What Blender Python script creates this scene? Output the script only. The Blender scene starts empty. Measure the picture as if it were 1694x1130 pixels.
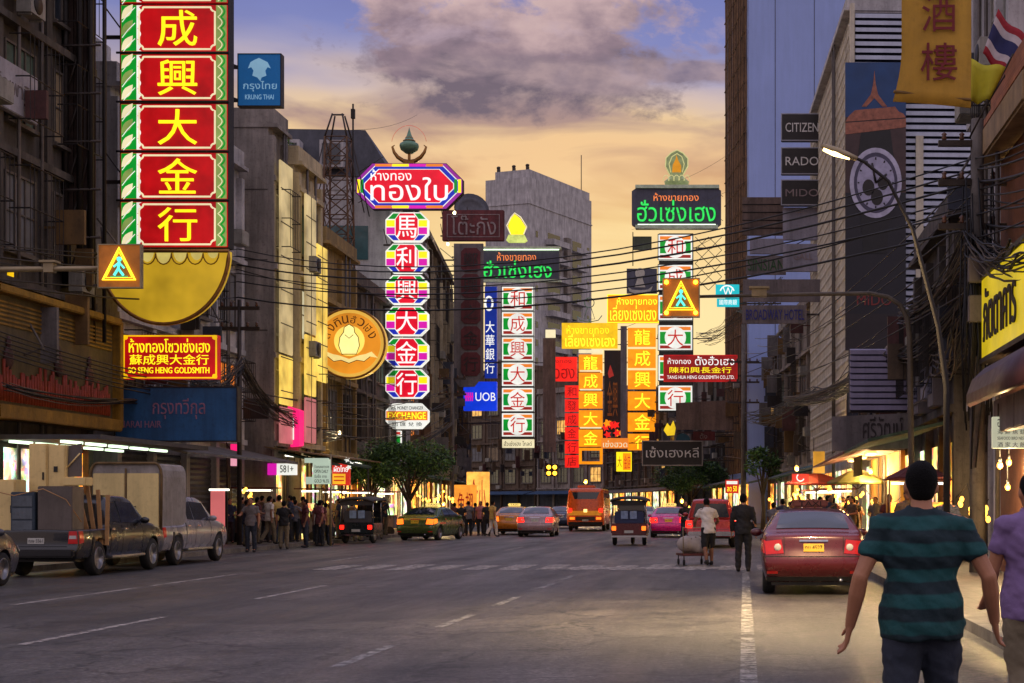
import bpy, bmesh, math, random
from mathutils import Vector, Matrix, geometry, noise
random.seed(11)
S = bpy.context.scene
C = S.collection
PI = math.pi
R = math.radians

# ------------------------------------------------------------------ camera
F, VX, VY, CH = 2588.0, 1220.0, 836.0, 1.5       # focal length and vanishing point in photo pixels, eye height
cd = bpy.data.cameras.new('camera')
cam = bpy.data.objects.new('camera', cd)
C.objects.link(cam)
S.camera = cam
cam.location = (0, 0, CH)
cam.rotation_euler = (PI / 2, 0, 0)
cd.sensor_width = 36.0
cd.lens = F / 1694 * 36.0
cd.shift_x = (847 - VX) / 1694
cd.shift_y = (VY - 565) / 1694
cd.clip_start = 0.1
cd.clip_end = 5000

# ------------------------------------------------------------------ exposure
S.view_settings.view_transform = 'Standard'
S.view_settings.look = 'None'
S.view_settings.exposure = 0.0
S.view_settings.gamma = 1.0
S.render.engine = 'CYCLES'
S.cycles.use_denoising = True
S.cycles.max_bounces = 6
S.cycles.diffuse_bounces = 3
S.cycles.glossy_bounces = 3
S.cycles.sample_clamp_indirect = 4.0


def lin(c):
    """sRGB 0-255 triple -> linear rgba"""
    f = lambda v: v / 12.92 if v <= .04045 else ((v + .055) / 1.055) ** 2.4
    return tuple(f(x / 255.0) for x in c) + (1.0,)


# ------------------------------------------------------------------ sky
def make_world():
    w = bpy.data.worlds.new('World')
    S.world = w
    w.use_nodes = True
    nt = w.node_tree
    N, L = nt.nodes, nt.links
    N.clear()

    def nd(t, **k):
        n = N.new(t)
        for a, b in k.items():
            setattr(n, a, b)
        return n

    def mth(op, a, b=None, clamp=False):
        n = nd('ShaderNodeMath', operation=op)
        n.use_clamp = clamp
        for i, v in enumerate((a, b)):
            if v is None:
                continue
            if isinstance(v, (int, float)):
                n.inputs[i].default_value = v
            else:
                L.new(v, n.inputs[i])
        return n.outputs[0]

    def ramp(fac, stops, ease=False):
        n = nd('ShaderNodeValToRGB')
        n.color_ramp.interpolation = 'EASE' if ease else 'LINEAR'
        e = n.color_ramp.elements
        while len(e) < len(stops):
            e.new(.5)
        for i, (p, c) in enumerate(stops):
            e[i].position = p
            e[i].color = lin(c) if max(c) > 1 else (c[0], c[1], c[2], 1)
        L.new(fac, n.inputs[0])
        return n.outputs[0]

    def mix(f, a, b, mode='MIX'):
        n = nd('ShaderNodeMix', data_type='RGBA', blend_type=mode)
        for s, v in ((0, f), (6, a), (7, b)):
            if isinstance(v, (int, float)):
                n.inputs[s].default_value = v
            elif isinstance(v, tuple):
                n.inputs[s].default_value = lin(v)
            else:
                L.new(v, n.inputs[s])
        return n.outputs[2]

    def noise(vec, sc, det=6, rough=.55, dist=0.0):
        n = nd('ShaderNodeTexNoise')
        n.inputs['Scale'].default_value = sc
        n.inputs['Detail'].default_value = det
        n.inputs['Roughness'].default_value = rough
        n.inputs['Distortion'].default_value = dist
        L.new(vec, n.inputs['Vector'])
        return n.outputs['Fac']

    tc = nd('ShaderNodeTexCoord')
    sep = nd('ShaderNodeSeparateXYZ')
    L.new(tc.outputs['Generated'], sep.inputs[0])
    x, y, z = sep.outputs
    comb = nd('ShaderNodeCombineXYZ')
    L.new(x, comb.inputs[0])
    L.new(mth('MULTIPLY', z, 3.4), comb.inputs[1])
    comb.inputs[2].default_value = .37
    v_streak = comb.outputs[0]
    comb2 = nd('ShaderNodeCombineXYZ')
    L.new(x, comb2.inputs[0])
    L.new(mth('MULTIPLY', z, 1.7), comb2.inputs[1])
    L.new(mth('MULTIPLY', y, .3), comb2.inputs[2])
    v_cum = comb2.outputs[0]
    wob = noise(v_streak, 5.0, 4)
    zz = mth('ADD', z, mth('MULTIPLY', mth('SUBTRACT', wob, .5), .07))
    base = ramp(zz, [(0, (252, 226, 168)), (.13, (253, 230, 172)), (.185, (251, 219, 158)), (.212, (244, 201, 150)),
                     (.236, (238, 204, 158)), (.25, (212, 190, 184)), (.264, (164, 160, 194)), (.285, (124, 134, 194)), (.34, (96, 110, 180)), (.5, (104, 104, 126)), (1, (98, 96, 112))])
    # long orange-grey streaks
    st = ramp(noise(v_streak, 9.0, 5, .5, .4), [(.41, (0, 0, 0)), (.60, (1, 1, 1))])
    band = ramp(z, [(.10, (0, 0, 0)), (.16, (.3, .3, .3)), (.2, (.85, .85, .85)), (.245, (1, 1, 1)), (.262, (.5, .5, .5)), (.285, (.15, .15, .15))])
    st = mth('MULTIPLY', st, band)
    base = mix(st, base, ramp(z, [(.15, (240, 196, 124)), (.2, (214, 164, 118)), (.235, (172, 142, 138)), (.26, (142, 126, 146)), (.3, (120, 118, 160))]))
    # the large mauve cumulus
    dx = mth('DIVIDE', mth('ADD', x, .140), .112)
    dz = mth('DIVIDE', mth('SUBTRACT', z, .286), .046)
    rad = mth('SQRT', mth('ADD', mth('MULTIPLY', dx, dx), mth('MULTIPLY', dz, dz)))
    cn = noise(v_cum, 19.0, 9, .62, .2)
    cm = mth('ADD', mth('SUBTRACT', 1.0, rad), mth('MULTIPLY', mth('SUBTRACT', cn, .5), 3.4))
    cmask = ramp(cm, [(-.0, (0, 0, 0)), (.5, (1, 1, 1))])
    sh = mth('ADD', mth('MULTIPLY', noise(v_cum, 24.0, 5, .55), .9), mth('MULTIPLY', mth('SUBTRACT', z, .285), 9.0))
    ccol = ramp(sh, [(.22, (106, 96, 116)), (.40, (142, 122, 138)), (.58, (196, 168, 172)), (.75, (214, 186, 184))])
    base = mix(cmask, base, ccol)
    # the low mauve shelf trailing to the right of it
    ex = mth('DIVIDE', mth('ADD', x, .075), .13)
    ez = mth('DIVIDE', mth('SUBTRACT', z, .2655), .013)
    r2 = mth('SQRT', mth('ADD', mth('MULTIPLY', ex, ex), mth('MULTIPLY', ez, ez)))
    m3 = mth('ADD', mth('SUBTRACT', 1.0, r2), mth('MULTIPLY', mth('SUBTRACT', noise(v_streak, 16.0, 7, .6, .3), .5), 2.6))
    base = mix(ramp(m3, [(.05, (0, 0, 0)), (.55, (.85, .85, .85))]), base, ramp(noise(v_cum, 30.0, 4), [(.35, (118, 106, 128)), (.62, (176, 152, 158))]))
    # small scattered puffs
    pn = mth('MULTIPLY', noise(v_cum, 13.0, 7, .6, .3), ramp(z, [(.25, (0, 0, 0)), (.28, (1, 1, 1))]))
    pm = ramp(pn, [(.55, (0, 0, 0)), (.66, (.6, .6, .6))])
    base = mix(pm, base, (188, 166, 182))
    # behind the camera the unseen sky is a neutral grey chosen for fill light
    back = ramp(mth('ADD', mth('MULTIPLY', y, .5), .5), [(.35, (1, 1, 1)), (.8, (0, 0, 0))])
    base = mix(back, base, ramp(z, [(0, (132, 114, 108)), (.3, (116, 108, 116)), (1, (100, 96, 108))]))
    sky = nd('ShaderNodeTexSky')
    sky.sky_type = 'NISHITA'
    sky.sun_disc = False
    sky.sun_elevation = R(3)
    sky.sun_rotation = R(-6)
    bg = nd('ShaderNodeBackground')
    # overhead and behind the camera the sky is boosted as added fill light
    zen = ramp(z, [(.34, (0, 0, 0)), (.6, (1, 1, 1))])
    L.new(mth('ADD', 1.06, mth('ADD', mth('MULTIPLY', back, 2.3), mth('MULTIPLY', zen, 2.9))), bg.inputs['Strength'])
    L.new(base, bg.inputs['Color'])
    bg2 = nd('ShaderNodeBackground')
    bg2.inputs['Strength'].default_value = .05
    L.new(sky.outputs[0], bg2.inputs['Color'])
    add = nd('ShaderNodeMixShader')
    add.inputs[0].default_value = .12
    L.new(bg.outputs[0], add.inputs[1])
    L.new(bg2.outputs[0], add.inputs[2])
    out = nd('ShaderNodeOutputWorld')
    L.new(add.outputs[0], out.inputs['Surface'])


make_world()
sl = bpy.data.lights.new('sun', 'SUN')
sl.energy = .35
sl.angle = R(8)
sl.color = (1, .72, .45)
so = bpy.data.objects.new('sun', sl)
C.objects.link(so)
so.rotation_euler = (R(-87), 0, R(6))     # low glow from the far end of the street


def bend(Y):
    """the street swings to the left beyond sixty metres and turns off at its end"""
    if Y <= 215:
        return -0.00097 * max(0.0, Y - 60) ** 2
    return -0.00097 * 155 ** 2 - (Y - 215)


# ------------------------------------------------------------------ materials
_mats = {}


def mat(name, col, rough=.6, metal=0.0, var=.3, scale=2.0, bump=.15, emit=0.0, evar=.0, ecol=None, grime=0.0, coat=0.0, alpha=1.0, trans=0.0, zstripe=None, spec=.5, col2=None, brick=None, wave=None):
    if name in _mats:
        return _mats[name]
    m = bpy.data.materials.new(name)
    m.use_nodes = True
    nt = m.node_tree
    N, L = nt.nodes, nt.links
    b = N['Principled BSDF']
    c = lin(col)
    b.inputs['Roughness'].default_value = rough
    b.inputs['Metallic'].default_value = metal
    b.inputs['Coat Weight'].default_value = coat
    b.inputs['Specular IOR Level'].default_value = spec
    if trans:
        b.inputs['Transmission Weight'].default_value = trans
    b.inputs['Alpha'].default_value = alpha
    tc = N.new('ShaderNodeTexCoord')
    co = tc.outputs['Object']

    def noise(sc, det=5, rough_=.6, vec=None):
        n = N.new('ShaderNodeTexNoise')
        n.inputs['Scale'].default_value = sc
        n.inputs['Detail'].default_value = det
        n.inputs['Roughness'].default_value = rough_
        L.new(vec or co, n.inputs['Vector'])
        return n.outputs['Fac']

    def ramp(fac, stops):
        n = N.new('ShaderNodeValToRGB')
        e = n.color_ramp.elements
        while len(e) < len(stops):
            e.new(.5)
        for i, (p, k) in enumerate(stops):
            e[i].position, e[i].color = p, k
        L.new(fac, n.inputs[0])
        return n.outputs[0]

    def mul(a, k):
        return tuple(min(1, v * k) for v in a[:3]) + (1,)

    nz = noise(scale)
    c2 = lin(col2) if col2 else mul(c, 1 + var)
    color = ramp(nz, [(.3, mul(c, 1 - var)), (.5, c), (.72, c2)])

    def mixc(f, a, bb, mode='MIX'):
        n = N.new('ShaderNodeMix')
        n.data_type = 'RGBA'
        n.blend_type = mode
        for s, v in ((0, f), (6, a), (7, bb)):
            if isinstance(v, (int, float)):
                n.inputs[s].default_value = v
            elif isinstance(v, tuple):
                n.inputs[s].default_value = v
            else:
                L.new(v, n.inputs[s])
        return n.outputs[2]
    if brick:
        bt = N.new('ShaderNodeTexBrick')
        bt.inputs['Scale'].default_value = brick[0]
        bt.inputs['Color1'].default_value = (1, 1, 1, 1)
        bt.inputs['Color2'].default_value = (.82, .82, .82, 1)
        bt.inputs['Mortar'].default_value = (brick[1],) * 3 + (1,)
        bt.inputs['Mortar Size'].default_value = .02
        mp = N.new('ShaderNodeMapping')
        mp.inputs['Rotation'].default_value = (R(90), 0, 0) if len(brick) < 3 else (R(90), 0, R(90))
        L.new(co, mp.inputs[0])
        L.new(mp.outputs[0], bt.inputs['Vector'])
        color = mixc(1.0, color, bt.outputs['Color'], 'MULTIPLY')
    if grime:
        mp = N.new('ShaderNodeMapping')
        mp.inputs['Scale'].default_value = (1.6, 1.6, .16)
        L.new(co, mp.inputs[0])
        g = ramp(noise(1.3, 7, .68, mp.outputs[0]), [(.36, (1, 1, 1, 1)), (.62, (0, 0, 0, 1))])
        n = N.new('ShaderNodeMath')
        n.operation = 'MULTIPLY'
        n.inputs[1].default_value = grime
        L.new(g, n.inputs[0])
        color = mixc(n.outputs[0], color, mul(c, .28))
        g2 = ramp(noise(9, 4, .7), [(.52, (1, 1, 1, 1)), (.7, (.55, .52, .5, 1))])
        color = mixc(grime, color, g2, 'MULTIPLY')
    if zstripe:                                   # horizontal stripes: (period m, dark colour)
        sx = N.new('ShaderNodeSeparateXYZ')
        L.new(co, sx.inputs[0])
        a = N.new('ShaderNodeMath')
        a.operation = 'MULTIPLY_ADD'
        L.new(noise(4.0, 2), a.inputs[0])
        a.inputs[1].default_value = .06
        L.new(sx.outputs[2], a.inputs[2])
        mm = N.new('ShaderNodeMath')
        mm.operation = 'PINGPONG'
        mm.inputs[1].default_value = zstripe[0] / 2
        L.new(a.outputs[0], mm.inputs[0])
        d = N.new('ShaderNodeMath')
        d.operation = 'DIVIDE'
        d.inputs[1].default_value = zstripe[0] / 2
        L.new(mm.outputs[0], d.inputs[0])
        f = ramp(d.outputs[0], [(.42, (0, 0, 0, 1)), (.58, (1, 1, 1, 1))])
        color = mixc(f, color, lin(zstripe[1]))
    L.new(color, b.inputs['Base Color'])
    rn = N.new('ShaderNodeMapRange')
    rn.inputs[3].default_value = max(.02, rough - .13)
    rn.inputs[4].default_value = min(1, rough + .13)
    L.new(noise(scale * 3.1, 3), rn.inputs[0])
    L.new(rn.outputs[0], b.inputs['Roughness'])
    if bump:
        bn = N.new('ShaderNodeBump')
        bn.inputs['Strength'].default_value = bump
        bn.inputs['Distance'].default_value = .02
        L.new(noise(scale * 6, 6), bn.inputs['Height'])
        L.new(bn.outputs[0], b.inputs['Normal'])
    if emit:
        b.inputs['Emission Strength'].default_value = emit
        ec = lin(ecol) if ecol else c
        if evar:
            e = ramp(noise(scale * .8, 3), [(.3, mul(ec, 1 - evar)), (.55, ec), (.75, mul(ec, 1 + evar * .6))])
            L.new(e, b.inputs['Emission Color'])
        else:
            b.inputs['Emission Color'].default_value = ec
    _mats[name] = m
    return m


def glow(name, col, k=1.0, evar=.25, scale=1.5):
    """the lit face of a light box, a neon tube or a lamp, or light painted on a wall"""
    return mat(name, tuple(v * .6 for v in col), rough=.35, var=.1, bump=0, emit=k * (1.3 if min(col) < 120 else 1.05), ecol=col, evar=evar, scale=scale)


# ------------------------------------------------------------------ mesh builder
class MB:
    def __init__(s):
        s.v, s.f, s.m, s.sm = [], [], [], []

    def add(s, verts, faces, mi=0, smooth=False):
        o = len(s.v)
        s.v += [tuple(p) for p in verts]
        for f in faces:
            s.f.append([o + i for i in f])
            s.m.append(mi)
            s.sm.append(smooth)
        return s

    def box(s, x0, y0, z0, x1, y1, z1, mi=0, rot=None, at=None):
        x0, x1 = min(x0, x1), max(x0, x1)
        y0, y1 = min(y0, y1), max(y0, y1)
        z0, z1 = min(z0, z1), max(z0, z1)
        vs = [Vector((x, y, z)) for z in (z0, z1) for y in (y0, y1) for x in (x0, x1)]
        if rot is not None:
            vs = [rot @ p for p in vs]
        if at is not None:
            vs = [p + Vector(at) for p in vs]
        return s.add(vs, [(0, 2, 3, 1), (4, 5, 7, 6), (0, 1, 5, 4), (2, 6, 7, 3), (0, 4, 6, 2), (1, 3, 7, 5)], mi)

    def tube(s, pts, r, n=6, mi=0, closed=False, smooth=True, caps=True):
        pts = [Vector(p) for p in pts]
        k = len(pts)
        if k < 2:
            return s
        rings = []
        t0 = (pts[1] - pts[0]).normalized()
        up = Vector((0, 0, 1)) if abs(t0.z) < .9 else Vector((1, 0, 0))
        nrm = t0.cross(up).normalized()
        for i, p in enumerate(pts):
            if closed:
                t = (pts[(i + 1) % k] - pts[i - 1])
            else:
                t = pts[min(i + 1, k - 1)] - pts[max(i - 1, 0)]
            t = t.normalized() if t.length > 1e-9 else t0
            nrm = (nrm - t * nrm.dot(t))
            nrm = nrm.normalized() if nrm.length > 1e-6 else t.orthogonal().normalized()
            bi = t.cross(nrm)
            rr = r[i] if isinstance(r, (list, tuple)) else r
            rings.append([p + (nrm * math.cos(2 * PI * j / n) + bi * math.sin(2 * PI * j / n)) * rr for j in range(n)])
        vs = [q for ring in rings for q in ring]
        fs = []
        for i in range(k if closed else k - 1):
            a, b = i * n, ((i + 1) % k) * n
            for j in range(n):
                fs.append((a + j, b + j, b + (j + 1) % n, a + (j + 1) % n))
        if not closed and caps:
            fs.append(tuple(range(n)))
            fs.append(tuple((k - 1) * n + j for j in reversed(range(n))))
        return s.add(vs, fs, mi, smooth)

    def lathe(s, prof, c=(0, 0, 0), axis='Z', n=20, mi=0, smooth=True):
        """prof: (radius, height) pairs along the axis"""
        vs, fs = [], []
        for r, h in prof:
            for j in range(n):
                a = 2 * PI * j / n
                p = (r * math.cos(a), r * math.sin(a), h)
                if axis == 'Y':
                    p = (p[0], h, p[1])
                elif axis == 'X':
                    p = (h, p[0], p[1])
                vs.append((p[0] + c[0], p[1] + c[1], p[2] + c[2]))
        k = len(prof)
        for i in range(k - 1):
            for j in range(n):
                q = (i * n + j, i * n + (j + 1) % n, (i + 1) * n + (j + 1) % n, (i + 1) * n + j)
                fs.append(q if axis != 'Y' else q[::-1])
        if prof[0][0] > 1e-5:
            fs.append(tuple(range(n))[::-1] if axis != 'Y' else tuple(range(n)))
        if prof[-1][0] > 1e-5:
            t = tuple((k - 1) * n + j for j in range(n))
            fs.append(t if axis != 'Y' else t[::-1])
        return s.add(vs, fs, mi, smooth)

    def prism(s, pts, y0, y1, mi=0):
        """outline in (x, z), front at y0 and back at y1"""
        k = len(pts)
        vs = [(p[0], y0, p[1]) for p in pts] + [(p[0], y1, p[1]) for p in pts]
        area = sum(pts[i][0] * pts[(i + 1) % k][1] - pts[(i + 1) % k][0] * pts[i][1] for i in range(k))
        fw = area > 0
        fs = []
        tris = geometry.tessellate_polygon([[Vector((p[0], p[1], 0)) for p in pts]])
        for t in tris:
            fs.append(tuple(t) if fw else tuple(t))
            fs.append(tuple(i + k for i in reversed(t)))
        for i in range(k):
            j = (i + 1) % k
            fs.append((i, i + k, j + k, j) if fw else (j, j + k, i + k, i))
        return s.add(vs, fs, mi)

    def ell(s, c, r, n=12, m=8, mi=0, rot=None):
        vs, fs = [], []
        for i in range(m + 1):
            th = PI * i / m
            for j in range(n):
                a = 2 * PI * j / n
                p = Vector((r[0] * math.sin(th) * math.cos(a), r[1] * math.sin(th) * math.sin(a), r[2] * math.cos(th)))
                if rot is not None:
                    p = rot @ p
                vs.append(p + Vector(c))
        for i in range(m):
            for j in range(n):
                fs.append((i * n + j, (i + 1) * n + j, (i + 1) * n + (j + 1) % n, i * n + (j + 1) % n))
        return s.add(vs, fs, mi, True)

    def cap(s, a, b, ra, rb, n=10):
        """a limb: tapered tube with round ends"""
        a, b = Vector(a), Vector(b)
        d = (b - a)
        u = d.normalized() if d.length > 1e-6 else Vector((0, 0, 1))
        pts, rr = [], []
        for t in (-1, -.8, -.45, 0):
            pts.append(a + u * ra * t)
            rr.append(max(.0015, ra * math.sqrt(max(0, 1 - t * t))))
        for t in (0, .45, .8, 1):
            pts.append(b + u * rb * t)
            rr.append(max(.0015, rb * math.sqrt(max(0, 1 - t * t))))
        return s.tube(pts, rr, n)

    def mesh(s, name, mats, bevel=0, seg=2):
        me = bpy.data.meshes.new(name)
        me.from_pydata(s.v, [], s.f)
        for m in (mats if isinstance(mats, (list, tuple)) else [mats]):
            me.materials.append(m)
        me.polygons.foreach_set('material_index', s.m)
        me.polygons.foreach_set('use_smooth', s.sm)
        bm = bmesh.new()
        bm.from_mesh(me)
        bmesh.ops.remove_doubles(bm, verts=bm.verts, dist=1e-5)
        bmesh.ops.recalc_face_normals(bm, faces=bm.faces)
        if bevel:
            es = [e for e in bm.edges if len(e.link_faces) == 2 and e.calc_face_angle(0) > .6]
            bmesh.ops.bevel(bm, geom=es, offset=bevel, segments=seg, affect='EDGES', clamp_overlap=True)
        bm.to_mesh(me)
        bm.free()
        return me

    def build(s, name, mats, parent=None, bevel=0, seg=2, loc=None):
        return link(name, s.mesh(name, mats, bevel, seg), parent, loc)


def link(name, me, parent=None, loc=None):
    o = bpy.data.objects.new(name, me)
    C.objects.link(o)
    if parent is not None:
        o.parent = parent
    if loc is not None:
        o.location = loc
    return o


def tag(o, label=None, cat=None, group=None, kind=None):
    for k, v in (('label', label), ('category', cat), ('group', group), ('kind', kind)):
        if v:
            o[k] = v
    return o


def thing(name, label, cat, loc=(0, 0, 0), rz=0.0, group=None):
    o = bpy.data.objects.new(name, None)
    o.empty_display_size = .2
    C.objects.link(o)
    o.location = loc
    o.rotation_euler = (0, 0, rz)
    return tag(o, label, cat, group)


KIDS = {}


def copy_tree(o, parent=None):
    c = o.copy()
    C.objects.link(c)
    if parent is not None:
        c.parent = parent
    for ch in [k for k in o.children]:
        copy_tree(ch, c)
    return c


def again(src, label, loc, rz=0.0, group=None):
    """another individual of the same make"""
    c = copy_tree(src)
    c.location, c.rotation_euler = loc, (0, 0, rz)
    c['label'] = label
    if group:
        c['group'] = group
    return c


def P(px, py, Y):
    return Vector(((px - VX) * Y / F, Y, CH + (VY - py) * Y / F))


def gY(py):
    """depth of a point of the ground seen at picture row py"""
    return CH * F / (py - VY)


WORK = bpy.data.scenes.new('work')              # a small side scene in which modifiers are applied quickly


def applied(o):
    WORK.view_layers[0].update()
    return bpy.data.meshes.new_from_object(o.evaluated_get(WORK.view_layers[0].depsgraph))


# ------------------------------------------------------------------ lettering
_txt = {}


def glyphs(txt, bold):
    key = (txt, bold)
    if key in _txt:
        return _txt[key]
    cu = bpy.data.curves.new('lettering', 'FONT')
    cu.body = txt
    cu.offset = bold
    cu.resolution_u = 3
    cu.fill_mode = 'NONE'
    ob = bpy.data.objects.new('lettering', cu)
    WORK.collection.objects.link(ob)
    me = applied(ob)
    bpy.data.objects.remove(ob)
    vs = [(v.co.x, v.co.y) for v in me.vertices]
    nxt = {}
    for e in me.edges:
        a, b = e.vertices
        nxt.setdefault(a, []).append(b)
        nxt.setdefault(b, []).append(a)
    loops, seen = [], set()
    for i in range(len(vs)):
        if i in seen or i not in nxt:
            continue
        lp, cur, prev = [i], i, None
        seen.add(i)
        while True:
            c = [k for k in nxt[cur] if k not in seen]
            if not c:
                break
            c = (cur + 1) if (cur + 1) in c else c[0]
            lp.append(c)
            seen.add(c)
            cur = c
        if len(lp) > 2:
            loops.append(lp)
    # every glyph on its own (bounding boxes that touch are filled together) keeps the triangulation small
    boxes = [[min(vs[k][0] for k in l), max(vs[k][0] for k in l), [l]] for l in loops]
    boxes.sort(key=lambda b: b[0])
    mer = []
    for b in boxes:
        if mer and b[0] < mer[-1][1]:
            mer[-1][1] = max(mer[-1][1], b[1])
            mer[-1][2] += b[2]
        else:
            mer.append(b)
    V, T, E = [], [], []
    for _a, _b, ls in mer:
        pv, ed, polys = [], [], []
        for l in ls:
            o = len(pv)
            q = [vs[k] for k in l]
            pv += q
            ed += [(o + k, o + (k + 1) % len(q)) for k in range(len(q))]
            polys.append(q)
        r = geometry.delaunay_2d_cdt([Vector(p) for p in pv], ed, [], 0, 1e-5)
        ov, of = r[0], r[2]
        base = len(V)
        V += [(p.x, p.y) for p in ov]
        cnt = {}
        for f in of:
            cx = sum(ov[k].x for k in f) / len(f)
            cy = sum(ov[k].y for k in f) / len(f)
            w = 0
            for q in polys:
                for k in range(len(q)):
                    (x0, y0), (x1, y1) = q[k], q[(k + 1) % len(q)]
                    if (y0 <= cy) != (y1 <= cy):
                        t = x0 + (cy - y0) / (y1 - y0) * (x1 - x0)
                        if t > cx:
                            w += 1 if y1 > y0 else -1
            if w:
                T.append(tuple(base + k for k in f))
                for k in range(len(f)):
                    a, b = f[k], f[(k + 1) % len(f)]
                    if (b, a) in cnt:
                        del cnt[(b, a)]
                    else:
                        cnt[(a, b)] = 1
        E += [(base + a, base + b) for a, b in cnt]
    bpy.data.meshes.remove(me)
    used = sorted({k for t in T for k in t})
    x0, x1 = min(V[k][0] for k in used), max(V[k][0] for k in used)
    y0, y1 = min(V[k][1] for k in used), max(V[k][1] for k in used)
    V = [((a - x0) / (x1 - x0), (b - y0) / (y1 - y0)) for a, b in V]
    _txt[key] = (V, T, E, (x1 - x0) / (y1 - y0))
    return _txt[key]


def lettering(txt, x0, z0, x1, z1, y, m, parent, bold=.02, thick=.03, name='lettering', warp=None, keep=False):
    """writing that fills the rectangle x0..x1, z0..z1, standing proud of the plane y towards -y"""
    V, T, E, asp = glyphs(txt, bold)
    if keep:
        w = min(x1 - x0, (z1 - z0) * asp)
        cx = (x0 + x1) / 2
        x0, x1 = cx - w / 2, cx + w / 2
    mb = MB()
    n = len(V)
    pv = [(x0 + (x1 - x0) * a, z0 + (z1 - z0) * b) for a, b in V]
    vs = [(a, y - thick, b) for a, b in pv] + [(a, y, b) for a, b in pv]
    if warp:
        vs = [warp(*p) for p in vs]
    mb.add(vs, list(T) + [(a + n, b + n, b, a) for a, b in E])
    me = bpy.data.meshes.new(name)
    me.from_pydata(mb.v, [], mb.f)
    me.materials.append(m)
    return link(name, me, parent)


# ------------------------------------------------------------------ signs, measured in picture pixels at their own distance
class Sign:
    def __init__(s, name, label, cat, Y, x0, y0, x1, y1, group=None, rz=0.0):
        s.Y, s.k = Y, Y / F
        s.cx, s.by = (x0 + x1) / 2, y1
        s.r = (x0, y0, x1, y1)
        s.o = thing(name, label, cat, P(s.cx, s.by, Y), rz, group)

    def L(s, x, y):
        return ((x - s.cx) * s.k, (s.by - y) * s.k)

    def box(s, name, m, x0, y0, x1, y1, d0=.0, d1=.25, parent=None, bevel=0):
        a, b = s.L(x0, y1), s.L(x1, y0)
        return MB().box(a[0], -d1, a[1], b[0], -d0, b[1]).build(name, m, parent or s.o, bevel)

    def poly(s, name, m, pts, d0=.0, d1=.25, parent=None, bevel=0):
        return MB().prism([s.L(*p) for p in pts], -d1, -d0).build(name, m, parent or s.o, bevel)

    def text(s, txt, m, x0, y0, x1, y1, d=.25, parent=None, bold=.02, thick=.03, warp=None, keep=False):
        a, b = s.L(x0, y1), s.L(x1, y0)
        return lettering(txt, a[0], a[1], b[0], b[1], -d, m, parent or s.o, bold, thick, warp=warp, keep=keep)

    def line(s, name, m, pts, r=.02, d=.28, closed=False, parent=None, n=6):
        return MB().tube([(s.L(*p)[0], -d, s.L(*p)[1]) for p in pts], r, n, closed=closed).build(name, m, parent or s.o)

    def rim(s, name, m, x0, y0, x1, y1, t, d0=.0, d1=.3, parent=None):
        """a frame of four butted bars, t pixels wide"""
        mb = MB()
        for a, b, c, e in ((x0, y0, x1, y0 + t), (x0, y1 - t, x1, y1), (x0, y0 + t, x0 + t, y1 - t), (x1 - t, y0 + t, x1, y1 - t)):
            p, q = s.L(a, e), s.L(c, b)
            mb.box(p[0], -d1, p[1], q[0], -d0, q[1])
        return mb.build(name, m, parent or s.o)

    def bracket(s, side, ys, reach=None, back=.0, m=None):
        """steel arms that carry the sign from the facade on that side (-1 left, 1 right)"""
        m = m or STEEL
        edge = s.L(s.r[0] if side < 0 else s.r[2], 0)[0]
        Xw = s.o.location.x
        fx = facade(side, s.Y) - Xw
        for y in ys:
            mb = MB()
            z = s.L(0, y)[1]
            mid = 0.0
            mb.box(min(mid, fx), .06, z - .05, max(mid, fx), .16, z + .05)
            mb.tube([(edge, .11, z), (fx, .11, z + .9)], .025, 5)
            mb.build('bracket', m, s.o)


def facade(side, Y):
    return (-19.0 if side < 0 else 5.5) + bend(Y)


STEEL = mat('painted steel', (62, 54, 50), .55, .5, .35, 4, .2)
DARK = mat('dark steel', (34, 29, 28), .6, .3, .3, 4, .2)
BLACK = mat('black rubber', (16, 15, 16), .7, 0, .25, 6, .1)
GLASS = mat('dark glass', (26, 30, 38), .08, 0, .2, 1.5, 0, spec=.8)
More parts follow.
